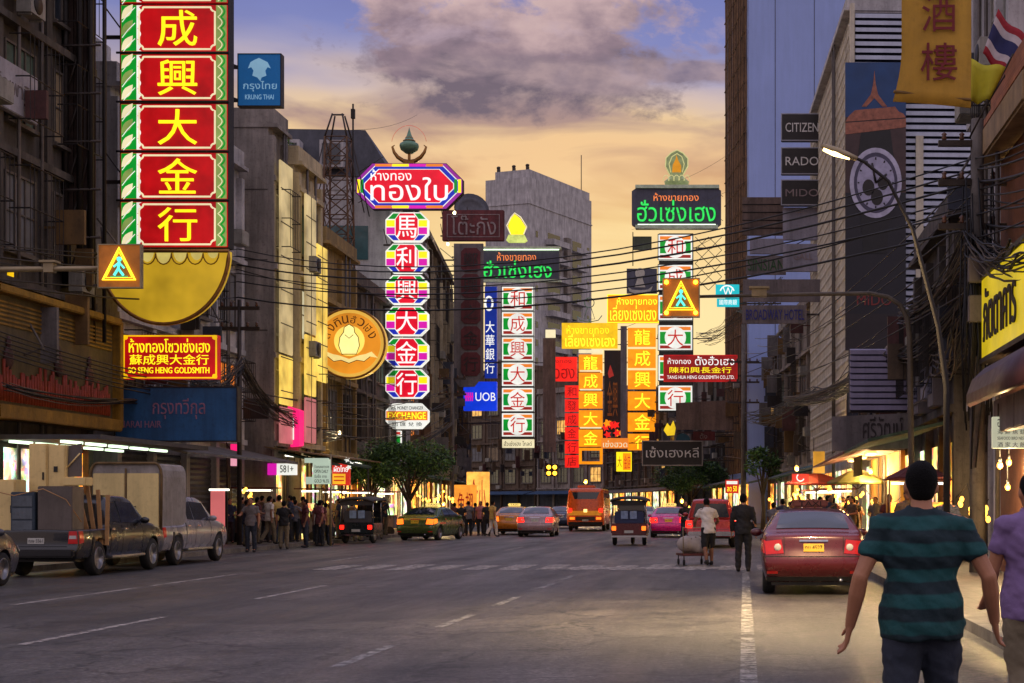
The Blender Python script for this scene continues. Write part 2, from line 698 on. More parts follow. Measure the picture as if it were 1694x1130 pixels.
# ------------------------------------------------------------------ ground, road, pavements
def road_mat():
    m = mat('asphalt', (70, 64, 66), .42, 0, .3, 1.4, .5, spec=.6)
    nt = m.node_tree
    N, L = nt.nodes, nt.links
    b = N['Principled BSDF']
    tc = N.new('ShaderNodeTexCoord')

    def noise(sc, det, vec, ro=.6):
        n = N.new('ShaderNodeTexNoise')
        for k, v in (('Scale', sc), ('Detail', det), ('Roughness', ro)):
            n.inputs[k].default_value = v
        L.new(vec, n.inputs['Vector'])
        return n.outputs['Fac']

    def ramp(f, st):
        n = N.new('ShaderNodeValToRGB')
        e = n.color_ramp.elements
        while len(e) < len(st):
            e.new(.5)
        for i, (p, c) in enumerate(st):
            e[i].position, e[i].color = p, (c, c, c, 1) if isinstance(c, float) else c
        L.new(f, n.inputs[0])
        return n.outputs[0]

    def mul(a, bb, f=1.0):
        n = N.new('ShaderNodeMix')
        n.data_type, n.blend_type = 'RGBA', 'MULTIPLY'
        n.inputs[0].default_value = f
        L.new(a, n.inputs[6])
        L.new(bb, n.inputs[7])
        return n.outputs[2]
    mp = N.new('ShaderNodeMapping')
    mp.inputs['Scale'].default_value = (1.0, .09, 1)
    L.new(tc.outputs['Object'], mp.inputs[0])
    lanes = ramp(noise(.75, 5, mp.outputs[0]), [(.3, .36), (.5, .74), (.7, 1.0)])
    patch = N.new('ShaderNodeTexVoronoi')
    patch.distance = 'CHEBYCHEV'
    patch.inputs['Scale'].default_value = .13
    L.new(tc.outputs['Object'], patch.inputs['Vector'])
    pc = N.new('ShaderNodeSeparateColor')
    L.new(patch.outputs['Color'], pc.inputs[0])
    pt = ramp(pc.outputs[0], [(.0, .46), (.3, .7), (.55, .8), (1.0, 1.0)])
    crack = N.new('ShaderNodeTexVoronoi')
    crack.feature = 'DISTANCE_TO_EDGE'
    crack.inputs['Scale'].default_value = .42
    wv = N.new('ShaderNodeVectorMath')
    wv.operation = 'ADD'
    nz = N.new('ShaderNodeTexNoise')
    nz.inputs['Scale'].default_value = 1.6
    nz.inputs['Detail'].default_value = 5
    L.new(tc.outputs['Object'], nz.inputs['Vector'])
    L.new(tc.outputs['Object'], wv.inputs[0])
    L.new(nz.outputs['Color'], wv.inputs[1])
    L.new(wv.outputs[0], crack.inputs['Vector'])
    ck = ramp(crack.outputs['Distance'], [(.0, .12), (.006, .3), (.016, 1.0)])
    grit = ramp(noise(26, 4, tc.outputs['Object'], .8), [(.3, .10), (.46, .26), (.58, .46), (.68, 1.0)])
    grit2 = ramp(noise(9, 6, tc.outputs['Object'], .75), [(.34, .25), (.5, .6), (.64, 1.0)])
    base = ramp(noise(.5, 5, tc.outputs['Object']), [(.3, (.40, .35, .34, 1)), (.52, (.72, .63, .58, 1)), (.75, (1, .88, .78, 1))])
    c = base
    sx = N.new('ShaderNodeSeparateXYZ')
    L.new(wv.outputs[0], sx.inputs[0])
    wx = N.new('ShaderNodeMath')
    wx.operation = 'MULTIPLY_ADD'
    wx.inputs[1].default_value, wx.inputs[2].default_value = 1 / 1.8, .2
    L.new(sx.outputs[0], wx.inputs[0])
    pp = N.new('ShaderNodeMath')
    pp.operation = 'PINGPONG'
    pp.inputs[1].default_value = .5
    L.new(wx.outputs[0], pp.inputs[0])
    tyre = ramp(pp.outputs[0], [(.0, .62), (.28, .8), (.5, 1.0)])
    oil = ramp(noise(.9, 7, tc.outputs['Object'], .7), [(.30, .35), (.40, .7), (.47, 1.0)])
    for k in (lanes, pt, ck, grit, grit2, tyre, oil):
        c = mul(c, k)
    L.new(c, b.inputs['Base Color'])
    rr = ramp(noise(1.1, 6, mp.outputs[0]), [(.3, .36), (.55, .52), (.75, .68)])
    L.new(rr, b.inputs['Roughness'])
    bp = N.new('ShaderNodeBump')
    bp.inputs['Strength'].default_value = 1.0
    bp.inputs['Distance'].default_value = .02
    L.new(noise(30, 5, tc.outputs['Object'], .75), bp.inputs['Height'])
    L.new(bp.outputs[0], b.inputs['Normal'])
    return m


ROAD = road_mat()
PAVE = mat('pavement tiles', (96, 88, 84), .6, 0, .3, 1.5, .35, grime=.5, brick=(1.6, .5))
KERB = mat('kerb concrete', (120, 114, 106), .75, 0, .35, 2.5, .4, grime=.7)
EARTH = mat('ground', (70, 66, 62), .9, 0, .3, .6, .2)
PAINT = mat('worn road paint', (150, 146, 142), .6, 0, .4, 3.5, .4, grime=.35)


def worn(m, a=.36, b_=.50):
    """paint rubbed away in spots: the asphalt below shows through the gaps"""
    nt = m.node_tree
    b = nt.nodes['Principled BSDF']
    tc = nt.nodes.new('ShaderNodeTexCoord')
    n = nt.nodes.new('ShaderNodeTexNoise')
    n.inputs['Scale'].default_value = 6
    n.inputs['Detail'].default_value = 8
    n.inputs['Roughness'].default_value = .75
    r = nt.nodes.new('ShaderNodeValToRGB')
    r.color_ramp.elements[0].position = a
    r.color_ramp.elements[1].position = b_
    nt.links.new(tc.outputs['Object'], n.inputs['Vector'])
    nt.links.new(n.outputs['Fac'], r.inputs[0])
    nt.links.new(r.outputs[0], b.inputs['Alpha'])


worn(PAINT, .38, .56)
PAINT2 = mat('rubbed crossing paint', (190, 180, 170), .6, 0, .4, 3.5, .4, grime=.35)
worn(PAINT2, .38, .58)


def sheet(name, xa, xb, z, ys, m, z2=None):
    mb = MB()
    vs = []
    n = len(ys)
    for Y in ys:
        vs += [(xa + bend(Y), Y, z), (xb + bend(Y), Y, z if z2 is None else z2)]
    mb.add(vs, [(2 * i, 2 * i + 1, 2 * i + 3, 2 * i + 2) for i in range(n - 1)])
    return tag(mb.build(name, m), kind='structure')


YS = [-12 + 6 * i for i in range(12)] + [60 + 5 * i for i in range(32)] + [222, 230, 240, 252]
mb = MB()
mb.add([(-900, -300, -.06), (900, -300, -.06), (900, 1800, -.06), (-900, 1800, -.06)], [(0, 1, 2, 3)])
tag(mb.build('ground', EARTH), kind='structure')
KL, KR = -15.9, 2.75
sheet('road', KL, KR, 0, YS, ROAD)
sheet('pavement', -26, KL - .16, .13, YS, PAVE)
sheet('pavement', KR + .16, 18, .13, YS, PAVE)
for xa, xb in ((KL - .16, KL), (KR, KR + .16)):
    mb = MB()
    for Y0, Y1 in zip(YS[:-1], YS[1:]):
        q = [(xa + bend(Y0), Y0), (xb + bend(Y0), Y0), (xb + bend(Y1), Y1), (xa + bend(Y1), Y1)]
        mb.add([(x, y, -.05) for x, y in q] + [(x, y, .135) for x, y in q], [(4, 5, 6, 7), (0, 1, 5, 4), (1, 2, 6, 5), (2, 3, 7, 6), (3, 0, 4, 7)])
    tag(mb.build('kerb', KERB), kind='structure')


def strip(mb, x0, y0, x1, y1, w, z=.004):
    d = Vector((x1 - x0, y1 - y0, 0)).normalized()
    n = Vector((-d.y, d.x, 0)) * w / 2
    a, b = Vector((x0, y0, z)), Vector((x1, y1, z))
    mb.add([a - n, b - n, b + n, a + n], [(0, 1, 2, 3)])


mb = MB()                                            # lane lines
for i in range(14):                                  # solid edge line beside the parked taxi, in worn lengths
    y = 6 + i * 6.0
    strip(mb, .1 + .004 * (y - 14) + bend(y), y, .1 + .004 * (y + 5.7 - 14) + bend(y + 5.7), y + 5.7, .15)
for y in (14.5, 19.2, 23.4, 27.8, 31.2):
    strip(mb, -3.62 + (y - 23) * .012, y, -3.62 + (y + 2.2 - 23) * .012, y + 2.2, .13)
for y in (42, 48, 54, 62, 70, 78, 88, 98, 110):
    strip(mb, -3.4 + bend(y), y, -3.4 + bend(y + 2.5), y + 2.5, .13)
mb2 = MB()
for y in (16.8, 25, 52):
    strip(mb2, -7.7 + bend(y), y, -7.7 + bend(y + 4), y + 4.2, .12)
for y in (23.5, 29, 42, 52):
    strip(mb2, -10.9, y, -10.9, y + 5, .11)
tag(mb.build('lane_markings', PAINT), kind='structure')
tag(mb2.build('lane_markings', PAINT2), kind='structure')
mb = MB()                                            # zebra crossing
for i in range(17):
    x = -9.6 + i * .86
    strip(mb, x, 36.2 + .2 * math.sin(i * 2.3), x + .02, 39.2 - .3 * math.cos(i * 1.7), .56 + .1 * math.sin(i * 3.1), .008)
strip(mb, -4.6, 37.2, -.4, 37.5, 1.3, .004)
tag(mb.build('crossing_markings', PAINT2), kind='structure')
# ------------------------------------------------------------------ buildings
W_GREY = mat('grey render', (150, 140, 132), .85, 0, .3, .8, .4, grime=.75)
W_CREAM = mat('cream render', (196, 178, 140), .8, 0, .2, .8, .3, grime=.6)
W_PALE = mat('pale concrete', (190, 186, 188), .85, 0, .28, .6, .3, grime=.6)
W_DARK = mat('soot stained concrete', (84, 76, 70), .9, 0, .35, .9, .5, grime=.9)
W_BROWN = mat('brown render', (104, 86, 70), .88, 0, .3, .9, .4, grime=.8)
W_BLUE = mat('blue grey metal cladding', (150, 170, 226), .5, .0, .06, .25, .05, grime=.12)
W_BRICK = mat('orange brick', (176, 110, 74), .85, 0, .25, 2.0, .4, grime=.35, brick=(3.2, .55, 1))
W_OCHRE = mat('ochre render', (150, 124, 74), .85, 0, .3, .9, .4, grime=.7)
SLATE = mat('dark roof sheet', (62, 62, 70), .6, .1, .25, 1.2, .3, grime=.5)
WFRAME = mat('window frame paint', (92, 84, 78), .6, .1, .3, 4, .2)
WFRAME2 = mat('white window frame', (170, 166, 160), .6, .0, .2, 4, .2, grime=.4)
SHUT = mat('rolling shutter', (74, 78, 84), .5, .4, .25, 2, .3, grime=.5)
LIT = [glow('lit window warm', (255, 190, 96), .75, .6, 2.2), glow('lit window pale', (236, 226, 190), .55, .6, 2.2), glow('lit window orange', (255, 140, 52), .6, .6, 2.0)]
PANE = mat('window pane', (44, 50, 60), .1, 0, .35, 1.1, 0, spec=.8)
PANE2 = mat('teal window pane', (54, 88, 92), .12, 0, .3, 1.3, 0, spec=.8)
CURT = [mat('drawn beige curtain', (140, 122, 96), .8, 0, .3, 3, .3), mat('grey blind', (104, 104, 108), .6, 0, .2, 2, .1), mat('boarded window', (66, 52, 42), .8, 0, .35, 3, .3), mat('faded green curtain', (74, 92, 80), .8, 0, .3, 3, .3)]
ACM = mat('air conditioner casing', (150, 146, 138), .6, .1, .2, 3, .2, grime=.6)
PIPE = mat('drain pipe', (92, 84, 78), .6, .2, .3, 3, .2)


def shop_glow(name, col, k, sc=5.0):
    """a lit shop full of goods"""
    m = glow(name, col, k, .0, 1)
    nt = m.node_tree
    N, L = nt.nodes, nt.links
    b = N['Principled BSDF']
    tc = N.new('ShaderNodeTexCoord')
    v = N.new('ShaderNodeTexVoronoi')
    v.inputs['Scale'].default_value = sc
    v.distance = 'CHEBYCHEV'
    L.new(tc.outputs['Object'], v.inputs['Vector'])
    hsv = N.new('ShaderNodeMix')
    hsv.data_type, hsv.blend_type = 'RGBA', 'MULTIPLY'
    hsv.inputs[0].default_value = .75
    hsv.inputs[6].default_value = lin(col)
    L.new(v.outputs['Color'], hsv.inputs[7])
    n = N.new('ShaderNodeTexNoise')
    n.inputs['Scale'].default_value = 1.3
    L.new(tc.outputs['Object'], n.inputs['Vector'])
    r = N.new('ShaderNodeValToRGB')
    r.color_ramp.elements[0].position, r.color_ramp.elements[0].color = .38, (.12, .12, .12, 1)
    r.color_ramp.elements[1].position, r.color_ramp.elements[1].color = .66, (1.7, 1.7, 1.7, 1)
    L.new(n.outputs['Fac'], r.inputs[0])
    m2 = N.new('ShaderNodeMix')
    m2.data_type, m2.blend_type = 'RGBA', 'MULTIPLY'
    m2.inputs[0].default_value = 1
    L.new(hsv.outputs[2], m2.inputs[6])
    L.new(r.outputs[0], m2.inputs[7])
    L.new(m2.outputs[2], b.inputs['Emission Color'])
    return m


SHOP = [shop_glow('lit shop warm', (255, 206, 120), 2.6), shop_glow('lit shop white', (240, 240, 200), 2.2, 6), shop_glow('lit shop amber', (255, 160, 60), 2.4)]
_win = {}


def win_mesh(out, w, h, nx, nz, fm):
    key = (out, round(w, 2), round(h, 2), nx, nz, fm.name)
    if key not in _win:
        mb = MB()
        t = .06
        mb.box(0, 0, 0, out * .09, w, t).box(0, 0, h - t, out * .09, w, h)
        mb.box(0, 0, t, out * .09, t, h - t).box(0, w - t, t, out * .09, w, h - t)
        for i in range(1, nx):
            mb.box(.0, w * i / nx - .025, t, out * .075, w * i / nx + .025, h - t)
        for i in range(1, nz):
            mb.box(.0, t, h * i / nz - .02, out * .065, w - t, h * i / nz + .02)
        mb.box(0, -.08, -.1, out * .2, w + .08, -.004)
        p = MB().box(out * .002, t, t, out * .03, w - t, h - t)
        _win[key] = (mb.mesh('window', fm), {})
        _win[key][1]['geo'] = p
    return _win[key]


def add_window(par, out, d, u, z, w, h, nx, nz, fm, pm):
    fme, pd = win_mesh(out, w, h, nx, nz, fm)
    if pm.name not in pd:
        pd[pm.name] = pd['geo'].mesh('pane', pm)
    o = link('window', fme, par, (out * d, u, z))
    link('pane', pd[pm.name], o)
    return o


def ac_mesh(out):
    mb = MB().box(0, 0, 0, out * .38, .85, .6)
    mb.lathe([(.0, out * .40), (.24, out * .40), (.26, out * .384)], (0, .42, .3), 'X', 14, 1)
    mb.box(0, .08, -.05, out * .34, .14, -.002).box(0, .7, -.05, out * .34, .76, -.002)
    return mb.mesh('air_conditioner', [ACM, DARK])


_ac = {}


def cage_mesh(out, w, h):
    mb = MB()
    for z in (0, h / 2, h):
        mb.tube([(0, 0, z), (out * .55, 0, z), (out * .55, w, z), (0, w, z)], .02, 4, smooth=False)
    k = max(3, int(w / .22))
    for i in range(k + 1):
        mb.tube([(out * .55, w * i / k, 0), (out * .55, w * i / k, h)], .011, 4, smooth=False)
    return mb.mesh('window_cage', DARK)


def building(name, label, side, Y0, Y1, h, wm, off=0.0, depth=12.0, fh=3.4, bays=3, style=0, pil=True, lit=.08, shop=None, fm=None, pm=None, nx=3, nz=2, cage=.2, ac=.3,
             cat='building', group=None, bal=0.0, seed=0, bands=True, roof=True, ww=.62, base=4.0, windows=True, clut=None):
    rnd = random.Random(int(Y0 * 13 + side * 7 + seed))
    fm, pm = fm or WFRAME, pm or PANE
    out = -side
    x0, x1 = facade(side, Y0) + out * off, facade(side, Y1) + out * off
    Lg = math.hypot(x1 - x0, Y1 - Y0)
    b = thing(name, label, cat, (x0, Y0, 0), math.atan2(-(x1 - x0), Y1 - Y0), group)
    mb = MB()
    mb.box(out * -depth, 0, -.1, 0, Lg, h)
    bw = Lg / bays
    if pil:
        for i in range(bays + 1):
            u = min(max(i * bw, .16), Lg - .16)
            mb.box(out * .003, u - .16, 0, out * .22, u + .16, h - .3)
    nf = max(0, int((h - base - .6) / fh))
    if bands:
        for f in range(nf + 1):
            z = base + f * fh
            mb.box(out * .004, .002, z - .22, out * (.34 if f % 2 == 0 else .28), Lg - .002, z - .02)
    mb.box(out * -depth - out * .05, -.06, h + .002, out * .36, Lg + .06, h + .14)
    mb.box(out * .05, -.03, h + .142, out * .2, Lg + .03, h + .75)
    mb.box(out * -depth, -.03, h + .142, out * .048, .12, h + .75)
    b_wall = mb.build('wall', wm, b)
    if windows:
        for f in range(nf):
            z = base + f * fh + .75
            for i in range(bays):
                w = bw * ww
                u = i * bw + (bw - w) / 2
                r = rnd.random()
                m = rnd.choice(LIT) if r < lit else (pm if r < .62 else rnd.choice(CURT))
                add_window(b, out, .004, u, z, w, fh - 1.35, nx, nz, fm, m)
                if rnd.random() < cage:
                    link('window_cage', cage_mesh(out, w + .2, fh - 1.2), b, (out * .23, u - .1, z - .08))
                elif rnd.random() < ac:
                    if out not in _ac:
                        _ac[out] = ac_mesh(out)
                    link('air_conditioner', _ac[out], b, (out * .36, u + rnd.random() * max(.1, w - .9), z - .68))
            if bal > rnd.random():
                mb = MB().box(out * .36, .2, z - .95, out * 1.15, Lg - .2, z - .82)
                mb.box(out * 1.08, .2, z - .818, out * 1.14, Lg - .2, z - .1)
                mb.build('balcony', wm, b)
    if shop is not None:
        if shop >= 0:
            for i in range(bays):
                MB().box(out * .003, i * bw + .2, .15, out * .05, (i + 1) * bw - .2, base - .9).build('shop_window', SHOP[(shop + i) % 3], b)
        else:
            for i in range(bays):
                mb = MB()
                for k in range(16):
                    z = .15 + k * .19
                    mb.add([(out * .01, i * bw + .2, z), (out * .01, (i + 1) * bw - .2, z), (out * .05, (i + 1) * bw - .2, z + .1), (out * .05, i * bw + .2, z + .1),
                            (out * .01, i * bw + .2, z + .19), (out * .01, (i + 1) * bw - .2, z + .19)], [(0, 1, 2, 3), (3, 2, 5, 4)])
                mb.build('shop_shutter', SHUT, b)
        mb = MB()
        mb.add([(out * .35, .1, base - .5), (out * 2.3, .1, base - .95), (out * 2.3, Lg - .1, base - .95), (out * .35, Lg - .1, base - .5),
                (out * .35, .1, base - .42), (out * 2.3, .1, base - .87), (out * 2.3, Lg - .1, base - .87), (out * .35, Lg - .1, base - .42)],
               [(0, 1, 2, 3), (4, 7, 6, 5), (0, 4, 5, 1), (1, 5, 6, 2), (2, 6, 7, 3), (3, 7, 4, 0)])
        mb.build('awning', rnd.choice(AWN), b)
    for k in range(2):
        u = rnd.uniform(.3, Lg - .3)
        MB().tube([(out * .28, u, .2), (out * .28, u, h)], .05, 6).build('drain_pipe', PIPE, b)
    for k in range(clut if clut is not None else int(Lg * .8)):
        z = rnd.uniform(3.9, min(h - 1.5, 12))
        u, w, hh = rnd.uniform(.3, Lg - .3), rnd.uniform(.4, 1.0), rnd.uniform(.4, 1.7)
        mb = MB().box(out * .45, u - .07, z, out * (.45 + w), u + .07, z + hh)
        mb.box(out * .003, u - .02, z + hh * .5 - .03, out * .45, u + .02, z + hh * .5 + .03)
        mb.build('projecting_board', rnd.choice(CLUT), b)
        if k % 3 == 0:
            u = rnd.uniform(.3, Lg - .3)
            MB().tube([(out * .4, u, z), (out * (.5 + w), u + .1, z + .3), (out * .5, u + .5, z + 1.2)], .035, 5).build('bracket_pipe', PIPE, b)
        if k % 4 == 0:
            u = rnd.uniform(.3, max(.4, Lg - 1.4))
            MB().box(out * .36, u, z, out * .8, u + .9, z + .55).build('cooling_unit', ACM, b, .03)
    if roof:
        u = rnd.uniform(.5, max(.6, Lg - 2.4))
        MB().box(out * -4.5, u, h + .143, out * -1.5, u + 2.2, h + 2.3).build('stair_head', wm, b, .04)
        mb = MB().lathe([(.55, 0), (.6, .1), (.6, 1.1), (.45, 1.3), (0, 1.35)], (out * -2.2, min(Lg - .7, u + 2.9) if Lg > 4 else u + 1, h + .75 if Lg > 4 else h + 2.31), n=14)
        mb.build('water_tank', PIPE, b)
    b['out'] = out
    return b, out, Lg


CLUT = [mat('clutter board maroon', (88, 52, 50), .7, 0, .3, 2, .2, grime=.6), mat('clutter board blue', (58, 62, 76), .7, 0, .3, 2, .2, grime=.6), mat('clutter board brown', (96, 78, 60), .7, 0, .3, 2, .2, grime=.6),
        mat('clutter board grey', (110, 104, 104), .7, 0, .3, 2, .2, grime=.6), mat('clutter board ochre', (110, 82, 44), .7, 0, .3, 2, .2, grime=.6), mat('clutter board dark', (44, 38, 38), .7, 0, .3, 2, .2, grime=.4)]
AWN = [mat('faded green awning', (58, 78, 62), .85, 0, .3, 2, .3, grime=.5), mat('faded red awning', (112, 44, 36), .85, 0, .3, 2, .3, grime=.5),
       mat('grey tin awning', (112, 108, 106), .7, .2, .3, 2, .3, grime=.6), mat('faded blue awning', (42, 74, 110), .85, 0, .3, 2, .3, grime=.5)]

B = {}
B['L0'] = building('shophouse', 'dark tall shophouse behind steel cages and pipes left of the giant red sign', -1, 37, 45.6, 23, W_DARK, bays=3, cage=.8, ac=.8, lit=.03, base=7.4, clut=5)
B['L1'] = building('shophouse', 'pale shophouse with a blue window half hidden behind the giant red sign', -1, 47.4, 59.6, 14.2, W_PALE, bays=4, shop=-1, cage=.4, pm=PANE2)
B['L2'] = building('shophouse', 'grey slab sided building whose blank end wall stands right of the giant red sign', -1, 60, 61.95, 16.0, W_GREY, off=1.0, bays=1, shop=0, roof=False, nx=2, fm=WFRAME2, clut=0)
B['L3'] = building('shophouse', 'narrow cream building with a painted yellow glow above the pink sign', -1, 62, 65.6, 15.0, W_CREAM, off=1.42, bays=2, shop=0, nx=2, lit=.2, roof=False, clut=0)
B['L4'] = building('shophouse', 'squat concrete block with a stained flat roof behind the round gold sign', -1, 69.8, 76, 13.2, W_OCHRE, off=.55, bays=2, shop=1, cage=.5, clut=1)
B['L5'] = building('shophouse', 'dark low shophouse with caged windows behind the lantern sign', -1, 76.1, 87.6, 12.6, W_DARK, bays=3, shop=2, cage=.6, clut=0)
B['L6'] = building('mansard_building', 'grey blue block with a dark mansard roof behind the lattice tower', -1, 88, 104, 19.2, W_PALE, depth=7.6, bays=4, fh=3.2, pm=PANE2, shop=0, roof=False)
B['L7'] = building('shophouse', 'dark facade with vertical fins right of the lantern sign', -1, 104.2, 128, 19.5, W_BROWN, bays=6, shop=2, cage=.3, lit=.05)
B['L8'] = building('shophouse', 'sooty shophouse row behind the blue bank sign', -1, 128.2, 152, 16, W_DARK, bays=6, shop=-1, cage=.3)
B['L9'] = building('shophouse', 'distant brown shophouse row where the left side bends away', -1, 152.2, 182, 15, W_BROWN, bays=6, shop=-1, cage=0, ac=0)
B['R0'] = building('brick_building', 'orange brick front cut by the right edge above the yellow sign', 1, 27.5, 32.7, 9.4, W_BRICK, bays=2, lit=0, pil=False, bands=False, windows=False, roof=False, clut=0)
B['R1'] = building('shophouse', 'blue grey building with white framed windows behind the flags', 1, 32.8, 38, 17.5, W_PALE, off=-.4, bays=3, fm=WFRAME2, pm=PANE2, cage=.3, roof=False, nx=2)
B['R2'] = building('shophouse', 'dark cluttered low shophouse behind the thick utility pole', 1, 38.2, 47, 8.6, W_DARK, bays=3, cage=.6, ac=.7, shop=2, clut=2)
B['R3'] = building('shophouse', 'low grey shophouse with an orange lit canopy under the watch billboard', 1, 47.2, 66, 6.4, W_GREY, bays=5, cage=.4, ac=.6, shop=0)
B['R5'] = building('shophouse', 'stained grey shophouse behind the stacked black box signs', 1, 89.4, 110, 13.4, W_GREY, bays=5, cage=.5, shop=0)
B['R5b'] = building('shophouse', 'narrow brown shophouse in front of the plain blue tower', 1, 110.2, 117.6, 12.2, W_BROWN, off=-.2, bays=2, cage=.5, shop=1)
B['R6'] = building('tower_block', 'plain blue grey tower block rising out of the top of the picture', 1, 118, 131, 47, W_BLUE, off=1.4, bays=4, windows=False, pil=False, bands=False, roof=False, shop=2, clut=4)
B['R7'] = building('shophouse', 'dark shophouse behind the red and gold shop sign', 1, 131.2, 150, 14, W_DARK, bays=5, shop=2, cage=.4)
B['R8'] = building('shophouse', 'grey shophouse behind the upper green neon signboard', 1, 150.2, 172, 14.2, W_GREY, bays=5, shop=-1, cage=.2, ac=.1)
B['R9'] = building('shophouse', 'brown shophouse row behind the orange panel sign', 1, 172.2, 195, 13.5, W_BROWN, bays=5, shop=2, cage=0, ac=0)
B['R10'] = building('shophouse', 'distant dark shophouse behind the red column sign', 1, 195.2, 215, 14.5, W_DARK, bays=5, shop=0, cage=0, ac=0)
B['R11'] = building('shophouse', 'far shophouse closing the street with a bracketed dark sign band', 1, 215.5, 226, 17.5, W_GREY, bays=4, shop=-1, cage=0, ac=0, seed=3)
B['R12'] = building('shophouse', 'far brown block closing the street below the tall grey tower', 1, 226.3, 238, 21, W_BROWN, bays=4, shop=-1, cage=0, ac=0, seed=4)
B['R13'] = building('shophouse', 'farthest dark block at the turn of the street', 1, 238.3, 252, 20, W_DARK, bays=4, shop=2, cage=0, ac=0, seed=5)

b, out, Lg = B['L0']
for i in range(3):
    MB().box(.003, .4 + i * 2.8, .15, .05, 2.9 + i * 2.8, 3.0).build('shop_window', SHOP[i], b)
# the mansard top
b, out, Lg = B['L6']
mb = MB()
h = 19.2
ring0 = [(-7.7, -.1), (.4, -.1), (.4, Lg), (-7.7, Lg)]
ring1 = [(-6.6, .9), (-1.3, .9), (-1.3, Lg - 1), (-6.6, Lg - 1)]
mb.add([(x, y, h + .76) for x, y in ring0] + [(x, y, h + 3.6) for x, y in ring1], [(0, 1, 5, 4), (1, 2, 6, 5), (2, 3, 7, 6), (3, 0, 4, 7), (4, 5, 6, 7)])
mb.build('mansard_roof', SLATE, b)
for x in (-6.0, -3.6):
    mb = MB().box(x, -.5, h + 1.2, x + 1.3, .9, h + 2.7)
    mb.build('dormer', W_PALE, b)
    MB().box(x + .15, -.54, h + 1.35, x + 1.15, -.502, h + 2.5).build('dormer_window', PANE, b)
for i in range(2):
    for k in range(2):
        add_w = MB().box(-6.6 + i * 3.2, -.05, 15.3 - k * 3.2, -4.2 + i * 3.2, -.005, 17.2 - k * 3.2)
        add_w.build('end_window', PANE2, b)
# fins on the dark facade
b, out, Lg = B['L7']
FIN = mat('pale facade fin', (170, 156, 130), .7, 0, .3, 2, .3, grime=.6)
for i in range(7):
    u = 1.2 + i * (Lg - 2.4) / 6
    MB().box(.35, u - .1, 3.5, .6, u + .1, 17.5).build('facade_fin', FIN, b)
# end wall seams and glowing panels painted in for neon light falling on the fronts
b, out, Lg = B['L2']
JOINT = mat('wall joint', (70, 62, 58), .9)
mb = MB()
for z in (5.5, 8.2, 10.9, 13.6):
    mb.box(-3, -.012, z, -.02, -.003, z + .04)
mb.build('wall_joint', JOINT, b)
b, out, Lg = B['L3']
YEL = glow('painted yellow glow', (244, 204, 92), .8, .65, .8)  # neon light falling on the facade, put into the material as emission
PNK = glow('painted pink glow', (236, 140, 140), .5, .4, .9)
CRL = glow('painted cream glow', (222, 196, 140), .62, .6, .8)
GREYJ = mat('panel joint grey', (92, 82, 64), .8)
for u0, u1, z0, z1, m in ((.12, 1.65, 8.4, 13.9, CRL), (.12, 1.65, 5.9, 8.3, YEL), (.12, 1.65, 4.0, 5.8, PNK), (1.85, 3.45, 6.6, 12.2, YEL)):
    MB().box(.37, u0, z0, .46, u1, z1).build('painted_glow', m, b, .02)
for i in range(9):
    MB().box(.462, .12, 4.6 + i * 1.05, .475, 1.65, 4.64 + i * 1.05).build('panel_joint', GREYJ, b)
for i in range(6):
    MB().box(.462, 1.85, 7.2 + i * .9, .475, 3.45, 7.24 + i * .9).build('panel_joint', GREYJ, b)
MB().box(.462, .86, 4.0, .478, .9, 13.9).build('panel_joint', GREYJ, b)
MB().box(.462, 2.6, 6.6, .478, 2.64, 12.2).build('panel_joint', GREYJ, b)
b, out, Lg = B['L2']
for i in range(8):
    MB().box(.452, .12, 4.6 + i * 1.3, .465, 1.82, 4.64 + i * 1.3).build('panel_joint', GREYJ, b)
MB().box(.37, .12, 7.4, .44, 1.82, 14.8).build('painted_glow', CRL, b, .02)  # neon light on this front too, painted as emissive panels
MB().box(.37, .12, 5.4, .44, 1.82, 7.3).build('painted_glow', YEL, b, .02)
MB().box(.37, .12, 3.9, .45, 1.82, 5.3).build('painted_glow', PNK, b, .02)

# the tower with lattice and louvres that carries the watch advertisement
LATT = mat('white sun screen lattice', (206, 196, 176), .7, 0, .15, 2, .2, grime=.35)
LOUV = mat('white louvre blade', (186, 192, 212), .45, .1, .12, 1, .1, grime=.2)
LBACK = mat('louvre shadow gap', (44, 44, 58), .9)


def louvre_tower():
    b, out, Lg = building('louvre_tower', 'white tower with a lattice side and louvred front carrying the watch advertisement', 1, 68, 88.8, 23, W_PALE, off=.45, bays=5, windows=False, pil=False, bands=False, roof=False, shop=0, clut=0)
    mb = MB()                                             # honeycomb screen towards the street
    for i in range(40):
        for k in range(34):
            u, z = .25 + i * .51 + (.255 if k % 2 else 0), 4.4 + k * .54
            if u < Lg - .3:
                mb.tube([(-.1, u + .30 * math.cos(a), z + .33 * math.sin(a)) for a in [PI / 6 + j * PI / 3 for j in range(6)]], .04, 3, closed=True, smooth=False)
    mb.build('lattice_screen', LATT, b)
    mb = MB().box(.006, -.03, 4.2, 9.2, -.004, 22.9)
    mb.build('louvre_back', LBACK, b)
    mb = MB()
    for k in range(62):
        z = 4.3 + k * .3
        mb.add([(.1, -.32, z), (9.1, -.32, z + .0), (9.1, -.32, z + .17), (.1, -.32, z + .17), (.1, -.1, z + .1), (9.1, -.1, z + .1), (9.1, -.1, z + .25), (.1, -.1, z + .25)],
               [(0, 1, 2, 3), (3, 2, 6, 7), (0, 4, 5, 1), (4, 7, 6, 5), (0, 3, 7, 4), (1, 5, 6, 2)])
    mb.build('louvres', LOUV, b)
    MB().box(-.12, -.42, 4.0, .06, -.05, 23.2).box(2.72, -.4, 4.1, 3.05, -.34, 17.5).build('corner_post', LATT, b)
    MB().box(5.8, -1.6, 0, 7.0, -.45, 15.5).build('stair_shaft', W_OCHRE, b)
    return b


louvre_tower()

